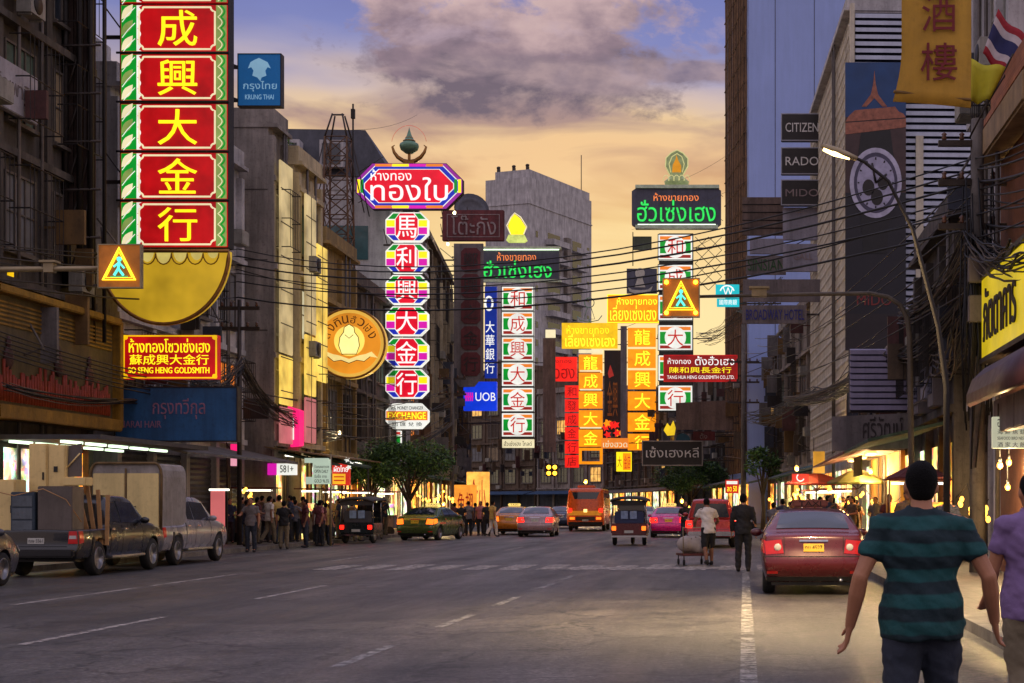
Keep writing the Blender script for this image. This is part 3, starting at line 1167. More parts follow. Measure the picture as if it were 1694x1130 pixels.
# fixed brown screen up the edge of the plain tower
SCR = mat('weathered timber screen', (124, 92, 62), .8, 0, .4, 2.5, .5, grime=.8)
b, out, Lg = B['R6']
mb = MB()
for i in range(26):
    u = .25 + i * .5
    mb.tube([(-.16 - .06 * (i % 3), u + .1 * math.sin(z * .9 + i), z) for z in range(4, 47)], .07, 4, smooth=False)
for k in range(22):
    mb.tube([(-.3, .1, 5 + k * 1.9), (-.3, Lg - .1, 5.6 + k * 1.9)], .05, 4, smooth=False)
mb.build('screen', SCR, b)
MB().box(2.0, -.02, 10, 2.06, -.003, 46.9).box(5.0, -.02, 10, 5.06, -.003, 46.9).build('wall_seam', mat('seam', (86, 94, 122), .6), b)

# brick front details
b, out, Lg = B['R0']
MB().box(out * .01, -.05, 8.6, out * .5, Lg + .05, 9.2).build('cornice', mat('sandstone cornice', (168, 140, 104), .8, 0, .25, 2, .4, grime=.5), b, .05)
for i in range(2):
    mb = MB()
    u0 = 1.2 + i * 2.0
    pts = [(u0, 4.6), (u0 + 1.1, 4.6), (u0 + 1.1, 6.2)] + [(u0 + .55 + .55 * math.cos(a), 6.2 + .55 * math.sin(a)) for a in [j * PI / 8 for j in range(1, 8)]] + [(u0, 6.2)]
    mb.prism(pts, 0, .04)
    mb.v = [(out * (y + .004), x, z) for x, y, z in mb.v]
    mb.build('arched_window', PANE, b)

# ------------------------------------------------------------------ the tall grey tower beyond the turn
def grey_tower():
    t = thing('apartment_tower', 'tall grey apartment tower with stacked balconies rising above the street end', 'building', (P(875, 836, 300).x, 300, 0), R(-22))
    k = 300 / F
    h = 64.5
    wl, wr = 9.6, 26
    mb = MB().box(-wl, 0, 0, 0, wr, h).box(-wl - .15, -.15, h - 5.1, .15, wr + .15, h - 4.9).box(-wl + 1.8, .6, h + .002, -.2, wr - .5, h + 1.6)
    mb.build('wall', W_PALE, t)
    for f in range(15):
        z = h - 12 - f * 3.5
        mb = MB().box(.003, 6.5, z, 1.8, 13.5, z + .16).box(1.7, 6.5, z + .162, 1.8, 13.5, z + 1.1).box(.003, 6.5, z + .162, 1.698, 6.6, z + 1.1)
        mb.build('balcony', W_PALE, t)
        MB().box(.003, 7.4, z + .3, .05, 12.4, z + 2.5).build('balcony_door', PANE, t)
        mb = MB().box(.003, 17.0, z, 1.5, 22, z + .16).box(1.4, 17.0, z + .162, 1.5, 22, z + 1.0)
        mb.build('balcony', W_PALE, t)
        MB().box(.003, 17.6, z + .3, .05, 21.4, z + 2.5).build('balcony_door', PANE, t)
        for u in (2.6, 24.0):
            MB().box(.003, u, z + .9, .05, u + .9, z + 2.1).build('window', PANE, t)
    MB().box(.003, 13.9, 0, .9, 15.6, h - 9.5).build('duct_shaft', W_GREY, t)
    mb = MB().tube([(-.8, 23, h + 1.6), (-.8, 23, h + 9)], .09, 5)
    mb.build('antenna', STEEL, t)
    for x in (-7.6, -4.2, -1.2):
        MB().box(x, .9, h + 1.603, x + .5, 1.4, h + 2.3).ell((x + .25, 1.1, h + 2.5), (.45, .3, .3), 8, 6).build('roof_light', STEEL, t)


grey_tower()


# ------------------------------------------------------------------ lattice tower on a roof
def lattice_tower():
    Y = 84
    k = Y / F
    base = CH + (836 - 520) * k
    t = thing('lattice_tower', 'rusty steel lattice tower with a mast standing on the roofs left of the crowned sign', 'tower', P(560, 520, Y))
    hw0, hw1, H = 22 * k, 18 * k, 330 * k
    mb = MB()
    cs = []
    for a, b_ in ((-1, -1), (1, -1), (1, 1), (-1, 1)):
        p0, p1 = Vector((a * hw0, b_ * hw0, 0)), Vector((a * hw1, b_ * hw1, H * .88))
        mb.tube([p0, p1], .06, 5)
        cs.append((p0, p1))
    n = 9
    for i in range(n):
        for j in range(4):
            a0, a1 = cs[j]
            b0, b1 = cs[(j + 1) % 4]
            q = lambda p0, p1, t_: p0.lerp(p1, t_)
            mb.tube([q(a0, a1, i / n), q(b0, b1, (i + 1) / n)], .028, 4)
            mb.tube([q(b0, b1, i / n), q(a0, a1, (i + 1) / n)], .028, 4)
            mb.tube([q(a0, a1, (i + 1) / n), q(b0, b1, (i + 1) / n)], .032, 4)
    mb.build('tower_frame', mat('rusty steel', (96, 70, 50), .8, .3, .4, 3, .4), t)
    mb = MB()
    for a, b_ in ((-1, -1), (1, -1), (1, 1), (-1, 1)):
        mb.tube([(a * hw1, b_ * hw1, H * .88), (a * hw1 * .45, b_ * hw1 * .45, H)], .05, 5)
        mb.tube([(a * hw1 * 2.6, b_ * hw1, H * .5), (a * hw1, b_ * hw1, H * .88)], .03, 4)
    mb.tube([(-.3, 0, H), (.3, 0, H)], .05, 5)
    mb.build('top_frame', STEEL, t)
    MB().tube([(24 * k, 0, H * .55), (24 * k, 0, H + 18 * k)], .05, 6).box(24 * k - .1, -.1, H - .2, 24 * k + .1, .1, H + .3).build('mast', DARK, t)
    MB().tube([(-.5, -.6, H * .55), (-1.4, -.8, H * .62)], .03, 5).box(-1.75, -1, H * .60, -1.3, -.6, H * .63).build('floodlight', STEEL, t)
    MB().box(-1.72, -1.05, H * .602, -1.33, -1.003, H * .628).build('lit_lens', glow('flood lens', (255, 250, 230), 5, 0), t)


lattice_tower()
# ------------------------------------------------------------------ sign faces and letters
RED = glow('red light box', (176, 10, 16), .8, .45, 1.2)
RED2 = glow('crimson light box', (214, 14, 40), .9, .25, 1.2)
REDDK = glow('dim red light box', (150, 18, 16), .6, .4, 1.2)
YLET = glow('yellow lit letters', (244, 226, 24), 1.05, .12)
WLET = glow('white lit letters', (248, 248, 244), 1.0, .05)
WHT = glow('white light box', (246, 246, 236), .92, .2)
CRM = glow('cream light box', (250, 236, 190), .85, .15)
GRN = glow('green light box', (8, 142, 40), .8, .2)
LGRN = glow('pale green light box', (150, 176, 92), .55, .3, 3)
ORG = glow('orange stripe', (226, 122, 36), .85, .1)
DRED = glow('dark red stripe', (150, 34, 26), .75, .1)
RLET = glow('red lit letters', (190, 30, 20), .8, .05)
MAG = glow('magenta light box', (204, 24, 160), .9, .1)
PUR = glow('purple stripe', (150, 40, 150), .75, .2)
BLU = glow('blue light box', (28, 44, 176), .8, .1)
YEL2 = glow('yellow light box', (248, 222, 20), .95, .1)
AMB = glow('amber light box', (240, 140, 8), .95, .25, 1.6)
GOLD = glow('gold light box', (236, 186, 12), .85, .25, 1.4)
GLET = glow('bright yellow letters', (255, 236, 40), 1.25, .1)
NGRN = glow('green neon letters', (40, 214, 84), 1.0, .3, 3)
NORG = glow('orange neon letters', (244, 130, 66), .9, .2, 3)
NRED = glow('red neon face', (232, 30, 22), .95, .35, 1.6)
NRED2 = glow('deep red neon letters', (150, 8, 10), .7, .2)
CYAN = glow('cyan light box', (20, 176, 186), .9, .2)
UBLUE = glow('royal blue light box', (16, 56, 210), .8, .2)
SLATEF = mat('slate grey sign face', (84, 84, 98), .6, .1, .2, 1.5, .1, grime=.4)
MAROON = mat('unlit maroon sign', (104, 44, 48), .75, 0, .3, 1.4, .2, grime=.6)
MARLET = mat('unlit grey letters', (150, 132, 132), .7, 0, .25, 3, .2, grime=.5)
BLUEB = mat('blue painted board', (38, 88, 136), .7, 0, .25, .9, .2, grime=.5)
GREYB = mat('grey sheet board', (122, 112, 112), .8, 0, .2, .9, .2, grime=.6)
BROWNB = mat('brown sheet board', (110, 92, 84), .85, 0, .25, 1.2, .25, grime=.7)
BLKB = mat('black sign box', (34, 28, 28), .45, .1, .3, 1.5, .1, grime=.2)
WPAINT = mat('white painted letters', (214, 210, 206), .6, 0, .15, 3, .1)
DPAINT = mat('dark painted letters', (50, 40, 40), .7, 0, .2, 3, .1)
BPAINT = mat('blue painted letters', (38, 44, 130), .6, 0, .2, 3, .1)
GPAINT = mat('green painted letters', (44, 84, 44), .7, 0, .2, 3, .1)
PPAINT = mat('faded pink letters', (150, 104, 130), .7, 0, .25, 3, .1, grime=.3)
TUBE = glow('white tube light', (255, 250, 226), 3.0, 0)
TUBEG = glow('greenish tube light', (226, 255, 214), 2.2, 0)
BRZ = mat('weathered gilding', (150, 104, 52), .4, .7, .3, 5, .3)
VERD = mat('verdigris gilding', (104, 140, 116), .45, .4, .3, 5, .3)
NEONP = glow('pale yellow neon outline', (226, 220, 150), .7, .2, 4)


def octa(cx, cy, w, h, c):
    """octagon in picture pixels, half sizes w and h, corners cut by c"""
    return [(cx - w + c, cy - h), (cx + w - c, cy - h), (cx + w, cy - h + c), (cx + w, cy + h - c), (cx + w - c, cy + h), (cx - w + c, cy + h), (cx - w, cy + h - c), (cx - w, cy - h + c)]


def disc(cx, cy, rx, ry=None, n=32, a0=0, a1=360):
    ry = ry or rx
    k = n if a1 - a0 >= 360 else n + 1
    return [(cx + rx * math.cos(R(a0 + (a1 - a0) * i / n)), cy + ry * math.sin(R(a0 + (a1 - a0) * i / n))) for i in range(k)]


# ---- the giant red column sign
s = Sign('vertical_sign', 'giant red column sign of gold characters with green leaf borders, hung over the left pavement', 'sign', 46.9, 208, -150, 388, 415)
s.box('sign_body', DARK, 209, -142, 387, 414, 0, .5)
rows = [(-62, 13, '蘇'), (20, 93, '成'), (101, 173, '興'), (182, 254, '大'), (262, 334, '金'), (342, 412, '行')]
rows = [(-142, -68, '')] + rows
for y0, y1, ch in rows:
    y0, y1 = y0 - 2, y1 + 1.5
    f = s.box('light_box', RED, 212, y0, 386, y1, .5, .56)
    s.box('leaf_border', GRN, 213, y0 + 1, 238, y1 - 1, .56, .58, f)
    for j in range(3):
        yy = y0 + (j + .5) * (y1 - y0) / 3
        pts = [(214 + 18 * t + 5 * math.sin(PI * t) * sg, yy + 11 - 24 * t + 4 * math.sin(PI * t) * sg) for sg, ts in ((1, [0, .2, .4, .6, .8, 1]), (-1, [.8, .6, .4, .2])) for t in ts]
        s.poly('leaf', CRM if j != 1 else LGRN, pts, .58, .6, f)
        s.line('leaf_vein', WHT, [(215, yy + 16), (224, yy + 4), (236, yy - 8)], .012, .6, parent=f, n=4)
    s.poly('scallop_trim', WHT, [(238, y0 + 1), (246, y0 + 1)] + [(241 + 6 * abs(math.sin(PI * i / 8)) * 1.0 - 2, y0 + 1 + (y1 - y0 - 2) * i / 32) for i in range(1, 32)] + [(246, y1 - 1), (238, y1 - 1)], .56, .575, f)
    s.box('edge_border', LGRN, 368, y0 + 1, 385, y1 - 1, .56, .58, f)
    s.line('edge_scallop', CRM, [(371 + 7 * abs(math.sin(PI * i / 8)), y0 + 2 + (y1 - y0 - 4) * i / 32) for i in range(33)], .013, .585, parent=f, n=4)
    s.line('edge_scallop', GRN, [(376 + 6 * abs(math.sin(PI * i / 8)), y0 + 2 + (y1 - y0 - 4) * i / 32) for i in range(33)], .03, .585, parent=f, n=4)
    a, c, e, g = 242, y0 + 4, 366, y1 - 4
    n = 7
    fr = [(a + n, c), (e - n, c)] + [(e + n * math.cos(R(t)) * 1, c + n * math.sin(R(t))) for t in (180, 150, 120, 90)] + [(e, g - n)] + [(e - n + n - n * math.sin(R(t)), g - n * math.cos(R(t))) for t in (0, 30, 60, 90)] + [(a + n, g)] + [(a + n * math.cos(R(t)), g - n * math.sin(R(t))) for t in (0, 30, 60, 90)] + [(a, c + n)] + [(a + n * math.sin(R(t)), c + n * math.cos(R(t))) for t in (0, 30, 60, 90)]
    s.line('frame_line', CRM, fr, .028, .57, closed=True, parent=f, n=4)
    if ch:
        s.text(ch, YLET, 273, y0 + 9, 337, y1 - 9, .56, f, .045, .05)
for y in (97, 177, 258, 338):
    s.line('cross_bar', DARK, [(206, y), (390, y)], .035, .62)
s.bracket(-1, (60, 300))
# ---- golden bowl below it
s = Sign('bowl_sign', 'glowing golden half-round sign board under the giant red column sign', 'sign', 46.6, 168, 412, 384, 540)
bowl = disc(277, 418, 107, 120, 30, 0, 180)
s.poly('lit_face', glow('golden bowl face', (206, 164, 34), .62, .5, .7), bowl, 0, .3)
s.line('rim', BRZ, bowl, .06, .3, closed=True)
for i in range(-3, 4):
    s.line('lotus_line', mat('dark gold line', (150, 110, 20), .5, .3, .2, 3, .1), disc(277 + i * 26, 422, 13, 18, 8, 0, 180), .02, .32)
for i in range(-3, 4):
    s.poly('lotus_petal', glow('pale gold petal', (226, 204, 112), .55, .3, 2), disc(277 + i * 27, 417, 12 - abs(i), 22 - 3 * abs(i), 12, 0, 180), .3, .315)
s.bracket(-1, (425,))

# ---- red shop sign with three rows
s = Sign('shop_sign', 'red shop sign with three rows of yellow writing above the blue shop board', 'sign', 46.9, 209, 555, 366, 629)
f = s.box('light_box', RED, 210, 556, 365, 628, 0, .3)
s.rim('border', GOLD, 210.5, 556.5, 364.5, 627.5, 2.2, .3, .33, f)
for cx, cy in ((214, 560), (361, 560), (214, 624), (361, 624)):
    s.poly('corner_ornament', GOLD, disc(cx, cy, 4, 4, 10), .3, .335, f)
s.text('ห้างทองโซวเซ่งเฮง', YLET, 220, 562, 353, 585, .3, f, .02)
s.text('蘇成興大金行', YLET, 221, 588, 351, 605, .3, f, .03)
s.text('SO SENG HENG GOLDSMITH', YLET, 219, 609, 352, 619, .3, f, .02)
s.bracket(-1, (570, 615))

# ---- blue bank sign high up
s = Sign('bank_sign', 'square blue bank sign with a pale bird emblem, fixed high beside the giant red sign', 'sign', 52, 397, 93, 471, 181)
f = s.box('light_box', mat('blue sign face', (30, 104, 168), .5, 0, .15, 1, .05, emit=.28, ecol=(30, 104, 168), grime=.25), 400, 95, 469, 179, 0, .35)
s.rim('edge', STEEL, 398.5, 93.5, 470.5, 180.5, 1.5, .02, .37)
BIRD = glow('pale blue print', (150, 196, 226), .55, .1)
s.poly('emblem', BIRD, [(416, 118), (420, 108), (427, 104), (434, 101), (440, 104), (448, 108), (453, 118), (448, 116), (444, 122), (446, 130), (438, 133), (436, 139), (431, 133), (423, 130), (425, 122), (421, 116)], .35, .365, f)
s.text('กรุงไทย', BIRD, 408, 139, 463, 156, .35, f, .02, .012)
s.text('KRUNG THAI', BIRD, 411, 161, 458, 169, .35, f, .01, .012)
s.bracket(-1, (110, 165))

# ---- long blue shop board
s = Sign('shop_board', 'long blue painted shop board with faded Thai writing, above the pink pillar', 'sign', 47.1, 194, 640, 398, 732)
f = s.box('panel', BLUEB, 196, 642, 396, 730, 0, .25, bevel=.02)
s.rim('frame', STEEL, 194.5, 640.5, 397.5, 731.5, 1.6, -.02, .27)
s.text('กรุงทวีกุล', PPAINT, 258, 660, 344, 694, .25, f, .02, .02)
s.text('NARAI HAIR', PPAINT, 204, 697, 272, 708, .25, f, .0, .015)
s.bracket(-1, (650, 722))

# ---- round gold sign
s = Sign('round_sign', 'big round golden sign with a seated figure emblem, left of the lantern column', 'sign', 68, 524, 511, 642, 630)
s.poly('rim_drum', glow('gold rim glow', (226, 176, 72), .7, .2, 1), disc(583, 570, 59, 58, 40), 0, .5)
f = s.poly('lit_face', glow('orange gold face', (222, 138, 34), .85, .35, .6), disc(583, 570, 51, 50, 40), .5, .53)
s.line('rim_ring', BRZ, disc(583, 570, 58, 57, 40), .05, .5, closed=True)
s.poly('halo', glow('bright gold disc', (250, 214, 96), .95, .2, .8), disc(583, 566, 25, 25, 30), .53, .55, f)
s.poly('emblem', glow('pale gold figure', (255, 240, 150), 1.1, .15, 2), [(571, 588), (566, 574), (568, 560), (574, 552), (575, 544), (583, 539), (591, 544), (592, 552), (598, 560), (600, 574), (595, 588)], .55, .58, f)
GLINE = mat('brown outline', (120, 70, 24), .6, .1, .2, 3, .1)
s.line('emblem_outline', GLINE, [(571, 588), (566, 574), (568, 560), (574, 552), (575, 544), (583, 539), (591, 544), (592, 552), (598, 560), (600, 574), (595, 588)], .018, .585, True, f, 4)
s.line('emblem_outline', GLINE, [(576, 556), (583, 562), (590, 556)], .015, .585, False, f, 4)
s.poly('ribbon', glow('pale ribbon', (250, 224, 140), .95, .2, 1.2), [(536, 594), (546, 584), (556, 588), (566, 590), (583, 596), (600, 590), (610, 588), (620, 584), (630, 594), (618, 592), (608, 600), (596, 598), (583, 603), (570, 598), (558, 600), (548, 592)], .58, .6, f)
s.line('ribbon_outline', GLINE, [(548, 592), (558, 600), (570, 598), (583, 603), (596, 598), (608, 600), (618, 592)], .015, .605, False, f, 4)
for i, ch in enumerate(['ตั้', 'ง', 'ทิ', 'น', 'ฮั่', 'ว', 'เฮ', 'ง']):
    a = R(200 + i * 20)
    lx, ly = s.L(583 + 39 * math.cos(a), 570 + 39 * math.sin(a))
    rot = -(a + PI / 2)

    def warp(x, y, z, lx=lx, ly=ly, rot=rot):
        return (lx + x * math.cos(rot) - z * math.sin(rot), y, ly + x * math.sin(rot) + z * math.cos(rot))
    lettering(ch, -.13, -.16, .13, .18, -.53, GLINE, f, .03, .02, warp=warp)
s.bracket(-1, (540, 600))

# ---- crowned octagon sign and its six lanterns
Y = 87
s = Sign('octagon_sign', 'wide red octagon sign with rainbow striped border, crowned by a gilded spire', 'sign', Y, 592, 271, 768, 349)
cx, cy = 680, 311
s.poly('sign_body', DARK, octa(cx, cy, 88, 38, 27), 0, .45)
f = s.poly('border_stripe', PUR, octa(cx, cy, 87, 37, 26.5), .45, .5)
for w, h, c, m, d in ((82, 33.5, 25.5, WHT, .51), (80.5, 32.5, 25, BLU, .52), (74, 28, 23.5, WHT, .53), (72.5, 27, 23, RED2, .54)):
    s.poly('red_panel' if m is RED2 else 'border_stripe', m, octa(cx, cy, w, h, c), d - .01, d, f)
for i, m in enumerate((ORG, YEL2, MAG, ORG)):
    s.box('colour_bar', m, 624 + i * 28, 274.6, 651.4 + i * 28, 279, .5, .525, f)
    s.box('colour_bar', m, 624 + i * 28, 342.8, 651.4 + i * 28, 347.4, .5, .525, f)
for x, m in ((594.5, YEL2), (600, GRN), (760.5, YEL2), (754, GRN)):
    s.box('colour_bar', m, x, 300, x + 5, 322, .5, .535, f)
s.text('ห้างทอง', WLET, 617, 284, 684, 302, .54, f, .02)
s.text('ทองใบ', WLET, 617, 297, 744, 335, .54, f, .045, .06)
s.bracket(-1, (285, 335))
s = Sign('roof_crest', 'green bowl and spire crest over two curling serpents on the octagon sign', 'crest', Y, 648, 208, 706, 272)
k = s.k
MB().lathe([(.02, 17 * k), (6 * k, 18 * k), (14 * k, 24 * k), (16 * k, 30 * k), (15 * k, 34 * k), (10 * k, 37 * k), (7 * k, 42 * k), (4 * k, 48 * k), (1.5 * k, 56 * k), (0, 62 * k)], n=18).build('bowl_and_spire', VERD, s.o)
mb = MB()
for q in (33, 38, 43):
    mb.lathe([(13 * k - (q - 33) * .7 * k, q * k), (14.6 * k - (q - 33) * .8 * k, q * k + .8 * k), (13 * k - (q - 33) * .7 * k, q * k + 1.6 * k)], n=18)
mb.build('ring', BRZ, s.o)
for sg in (-1, 1):
    pts = [(677 + sg * x, y) for x, y in ((0, 268), (10, 266), (19, 260), (25, 252), (28, 243), (24, 240))]
    s.line('serpent', BRZ, pts, [3.5 * k, 3.5 * k, 3.2 * k, 2.6 * k, 1.8 * k, .6 * k], 0, n=8)
MB().box(-9 * k, -5 * k, 0, 9 * k, 5 * k, 4 * k).box(-2 * k, -2 * k, 4 * k, 2 * k, 2 * k, 18 * k).build('plinth', BRZ, s.o)
s.line('neon_halo', glow('faint red neon', (226, 90, 70), .5), disc(677, 240, 29, 32, 20, 190, 350), .012, .05)


s = Sign('lantern_sign', 'hanging column of six rainbow octagon lanterns with white characters on red', 'sign', Y, 640, 350, 712, 662)
s.box('post', DARK, 668, 348, 684, 661, -.1, .1)
for i, ch in enumerate('馬利興大金行'):
    y0 = 354 + i * 51.6
    T = lambda pts: [(641 + x, y0 + y) for x, y in pts]
    mx = lambda pts: [(70 - x, y) for x, y in pts]
    f = s.poly('lantern', WHT, T([(12, 0), (58, 0), (70, 12), (70, 36), (58, 48), (12, 48), (0, 36), (0, 12)]), .1, .5)
    for m, q in ((GRN, [(13, 2), (22, 2), (15.5, 11), (4, 11)]), (YEL2, [(1.5, 13), (15.3, 13), (15.3, 23.6), (1.5, 23.6)]), (MAG, [(1.5, 25), (15.3, 25), (15.3, 36), (1.5, 36)]), (BLU, [(4, 37.6), (15.5, 37.6), (22, 46), (13, 46)])):
        s.poly('colour_panel', m, T(q), .5, .52, f)
        s.poly('colour_panel', m, T(mx(q)), .5, .52, f)
    s.poly('red_panel', RED2, T([(24, 2), (46, 2), (53, 11), (53, 37), (46, 46), (24, 46), (17, 37), (17, 11)]), .5, .53, f)
    s.text(ch, WLET, 659.5, y0 + 6, 692.5, y0 + 42, .53, f, .045, .05)
s.bracket(-1, (405, 508, 610))
s = Sign('exchange_sign', 'small octagon sign reading EXCHANGE on a yellow band, under the lantern column', 'sign', Y, 641, 667, 711, 711)
f = s.poly('light_box', WHT, octa(676, 689, 35, 21, 12), 0, .45)
s.box('orange_band', ORG, 642, 681, 710, 696, .45, .47, f)
s.text('EXCHANGE', GLET, 645, 683, 707, 694, .47, f, .03)
s.text('A.T. MONEY CHANGER', mat('black print', (24, 24, 30), .6), 650, 673, 703, 678.5, .45, f, .01)
s.text('回 匯 兌 換', mat('black print', (24, 24, 30), .6), 652, 699, 701, 706, .45, f, .01)
s.bracket(-1, (689,))
s = Sign('shop_sign', 'tiny white, red and green striped sign under the EXCHANGE sign', 'sign', 92, 643, 712, 666, 746)
f = s.box('light_box', WHT, 644, 713, 665, 745, 0, .3)
for x in (646, 657):
    s.box('colour_panel', GRN, x, 722, x + 7, 734, .3, .32, f)
    s.box('colour_panel', RLET, x, 715, x + 7, 719, .3, .32, f)
    s.box('colour_panel', RLET, x, 738, x + 7, 743, .3, .32, f)
s.bracket(-1, (730,))

# ---- unlit maroon signs
s = Sign('shop_sign', 'unlit maroon signboard with big grey Thai letters, right of the octagon sign', 'sign', 116, 732, 348, 836, 402)
f = s.box('panel', MAROON, 733, 349, 835, 400, 0, .4, bevel=.05)
s.rim('frame', MARLET, 741, 356, 828, 394, 1.2, .4, .43, f)
s.text('โต๊ะกัง', MARLET, 748, 358, 822, 390, .4, f, .03, .06)
s.bracket(-1, (360, 390))
s = Sign('vertical_sign', 'unlit maroon column sign with five dark octagons on a grey board', 'sign', 115.5, 752, 404, 800, 642)
f = s.poly('panel', GREYB, [(752, 404), (800, 404), (800, 622), (785, 640), (762, 641), (752, 628)], 0, .3)
for i, ch in enumerate('鄭興之金行'):
    y0 = 412 + i * 43
    g = s.poly('octagon_panel', MAROON, octa(780, y0 + 19, 16, 19.5, 6), .3, .36, f)
    s.text(ch, DPAINT, 768, y0 + 7, 792, y0 + 31, .36, g, .03)
s.bracket(-1, (430, 600))
# ---- yellow neon crest
s = Sign('neon_crest', 'glowing yellow neon crest shaped like a lotus bud on a green base', 'crest', 130.5, 837, 353, 874, 402)
s.poly('bud', glow('yellow neon bud', (255, 214, 20), 1.2, .2, 2), [(845, 388), (841, 374), (846, 362), (852, 355), (861, 362), (870, 376), (866, 388)], 0, .2)
s.poly('base', glow('yellow green neon', (214, 226, 120), .85, .35, 3), [(842, 389), (868, 389), (873, 399), (868, 402), (842, 402), (838, 398)], 0, .25)
s.line('outline', CRM, [(845, 388), (839, 374), (846, 360), (852, 353), (862, 360), (872, 376), (867, 388)], .05, .2)
# ---- green neon board, left
s = Sign('neon_board', 'grey neon board with green Thai letters below the yellow crest, nearer the tall tower', 'sign', 130, 796, 410, 930, 468)
f = s.box('panel', SLATEF, 798, 416, 926, 463, 0, .5)
for y in (410, 464):
    s.box('tube_cover', mat('tube cover', (200, 214, 180), .5), 797, y, 929, y + 4, .1, .7)
s.box('tube_light', TUBEG, 800, 414.2, 926, 415.6, .52, .6)
s.text('ห้างขายทอง', NORG, 824, 419, 888, 433, .5, f, .03)
s.text('ฮั่วเซ่งเฮง', NGRN, 802, 433, 914, 461, .5, f, .05, .08)
s.bracket(-1, (425, 455))


def striped(s, x, y, w, h, ch, parent=None):
    f = s.box('light_box', WHT, x, y, x + w, y + h, 0, .4)
    u, v = w / 55, h / 41
    q = lambda a, b, c, d: (x + a * u, y + b * v, x + c * u, y + d * v)
    s.rim('casing', STEEL, x - .6, y - .6, x + w + .6, y + h + .6, 1.2, .38, .43, f)
    s.box('top_stripe', ORG, *q(3, 3, 52, 8.5), .4, .42, f)
    s.box('bottom_stripe', DRED, *q(3, 33, 52, 38), .4, .42, f)
    s.box('side_panel', GRN, *q(3, 11, 15, 30.5), .4, .42, f)
    s.box('side_panel', GRN, *q(40, 11, 52, 30.5), .4, .42, f)
    s.poly('white_disc', WHT, disc(x + w / 2, y + h / 2, 17 * u, 17.5 * v, 24), .42, .44, f)
    s.text(ch, RLET, x + 15 * u, y + 7.5 * v, x + 40 * u, y + 33.5 * v, .44, f, .05)
    return f


s = Sign('vertical_sign', 'column of six white light boxes with red characters, left of the grey tower', 'sign', 129.5, 830, 474, 885, 742)
s.box('post', DARK, 832, 474, 883, 740, -.15, -.02)
for i, ch in enumerate('和成興大金行'):
    striped(s, 831, 475 + i * 41.7, 53, 39.6, ch)
f = s.box('name_strip', CRM, 832, 727, 884, 741, 0, .4)
s.text('ฮั่วเซ่งเฮง โกลด์', mat('black print', (24, 24, 30), .6), 835, 730, 881, 738, .4, f, .01)
s.bracket(-1, (500, 600, 700))
# ---- bank signs
s = Sign('bank_sign', 'tall blue vertical bank sign with white characters beside the striped column', 'sign', 131, 802, 474, 824, 628)
f = s.box('light_box', glow('deep blue light box', (22, 48, 150), .6, .2), 803, 475, 823, 626, 0, .35)
s.line('ring_mark', WLET, disc(810, 503, 6, 11, 18), .09, .37, closed=True, parent=f)
for i, ch in enumerate('大華銀行'):
    s.text(ch, WLET, 804.5, 532 + i * 22.5, 819, 551 + i * 22.5, .35, f, .03)
s.bracket(-1, (500, 600))
s = Sign('bank_sign', 'bright blue rectangular bank sign with three white letters and a magenta mark', 'sign', 127, 767, 631, 824, 681)
f = s.box('light_box', UBLUE, 768, 632, 823, 680, 0, .4, bevel=.03)
s.text('UOB', WLET, 788, 650, 821, 664, .4, f, .04)
for i in range(4):
    s.box('red_mark', MAG, 771.5 + i * 3.4, 650, 773.6 + i * 3.4, 664, .4, .43, f)
s.box('red_mark', MAG, 770.5, 655.5, 784.5, 658, .43, .45, f)
s.bracket(-1, (645, 670))

# ---- yellow and red signs in the distance
s = Sign('shop_sign', 'yellow Thai signboard at the far bend under the thin wire finial', 'sign', 196, 929, 534, 1024, 580)
f = s.box('light_box', GOLD, 930, 535, 1022, 577, 0, .5)
s.text('ห้างขายทอง', YLET, 938, 539, 1008, 553, .5, f, .03)
s.text('เลี่ยงเซ่งเฮง', GLET, 936, 553, 1018, 574, .5, f, .04)
s.bracket(1, (545, 570))
s = Sign('roof_crest', 'thin wire finial of a ball on a cone over a crescent, above the yellow signboard', 'crest', 196, 955, 491, 1000, 535)
s.line('ball', VERD, disc(975, 501, 8, 8, 18), .06, .1, closed=True)
s.line('cone', VERD, [(972, 509), (966, 528), (984, 528), (978, 509)], .05, .1, closed=True)
s.line('crescent', VERD, [(955, 523), (960, 530), (975, 533), (990, 530), (996, 522)], .06, .1)
s.line('stem', VERD, [(975, 528), (975, 537)], .08, .1)
s = Sign('vertical_sign', 'column of amber light boxes with yellow characters below the yellow signboard', 'sign', 195.5, 957, 578, 998, 770)
s.box('cap_strip', CRM, 958, 579, 997, 584.5, 0, .5)
for i, (ch, y0) in enumerate(zip('龍成興大金', (587, 617, 648, 679, 711))):
    f = s.box('light_box', AMB, 958, y0, 997, y0 + 28, 0, .45)
    s.text(ch, GLET, 966, y0 + 3, 989, y0 + 25, .45, f, .05)
for y in (613, 644, 707):
    s.box('white_strip', CRM, 960, y, 995, y + 2, 0, .5)
s.rim('lower_frame', AMB, 958, 741, 997, 768, 4.5, 0, .3)
s.bracket(1, (600, 690, 750))
s = Sign('neon_board', 'bright red neon board with dark red letters at the far bend', 'sign', 205, 900, 590, 956, 632)
f = s.box('panel', NRED, 901, 591, 955, 631, 0, .4)
s.text('ฮั้วฮง', NRED2, 906, 602, 951, 627, .4, f, .03)
s.text('ห้างทอง', NRED2, 908, 594, 946, 601, .4, f, .02)
s.bracket(1, (600, 625))
s = Sign('vertical_sign', 'red neon column of six glowing boxes under the red board', 'sign', 204.5, 934, 637, 959, 776)
for i, ch in enumerate('和發成金行店'):
    f = s.box('light_box', NRED, 935, 638 + i * 23, 958, 658.5 + i * 23, 0, .4)
    s.text(ch, NRED2, 939, 640.5 + i * 23, 954, 656 + i * 23, .4, f, .03)
s.bracket(1, (660, 740))
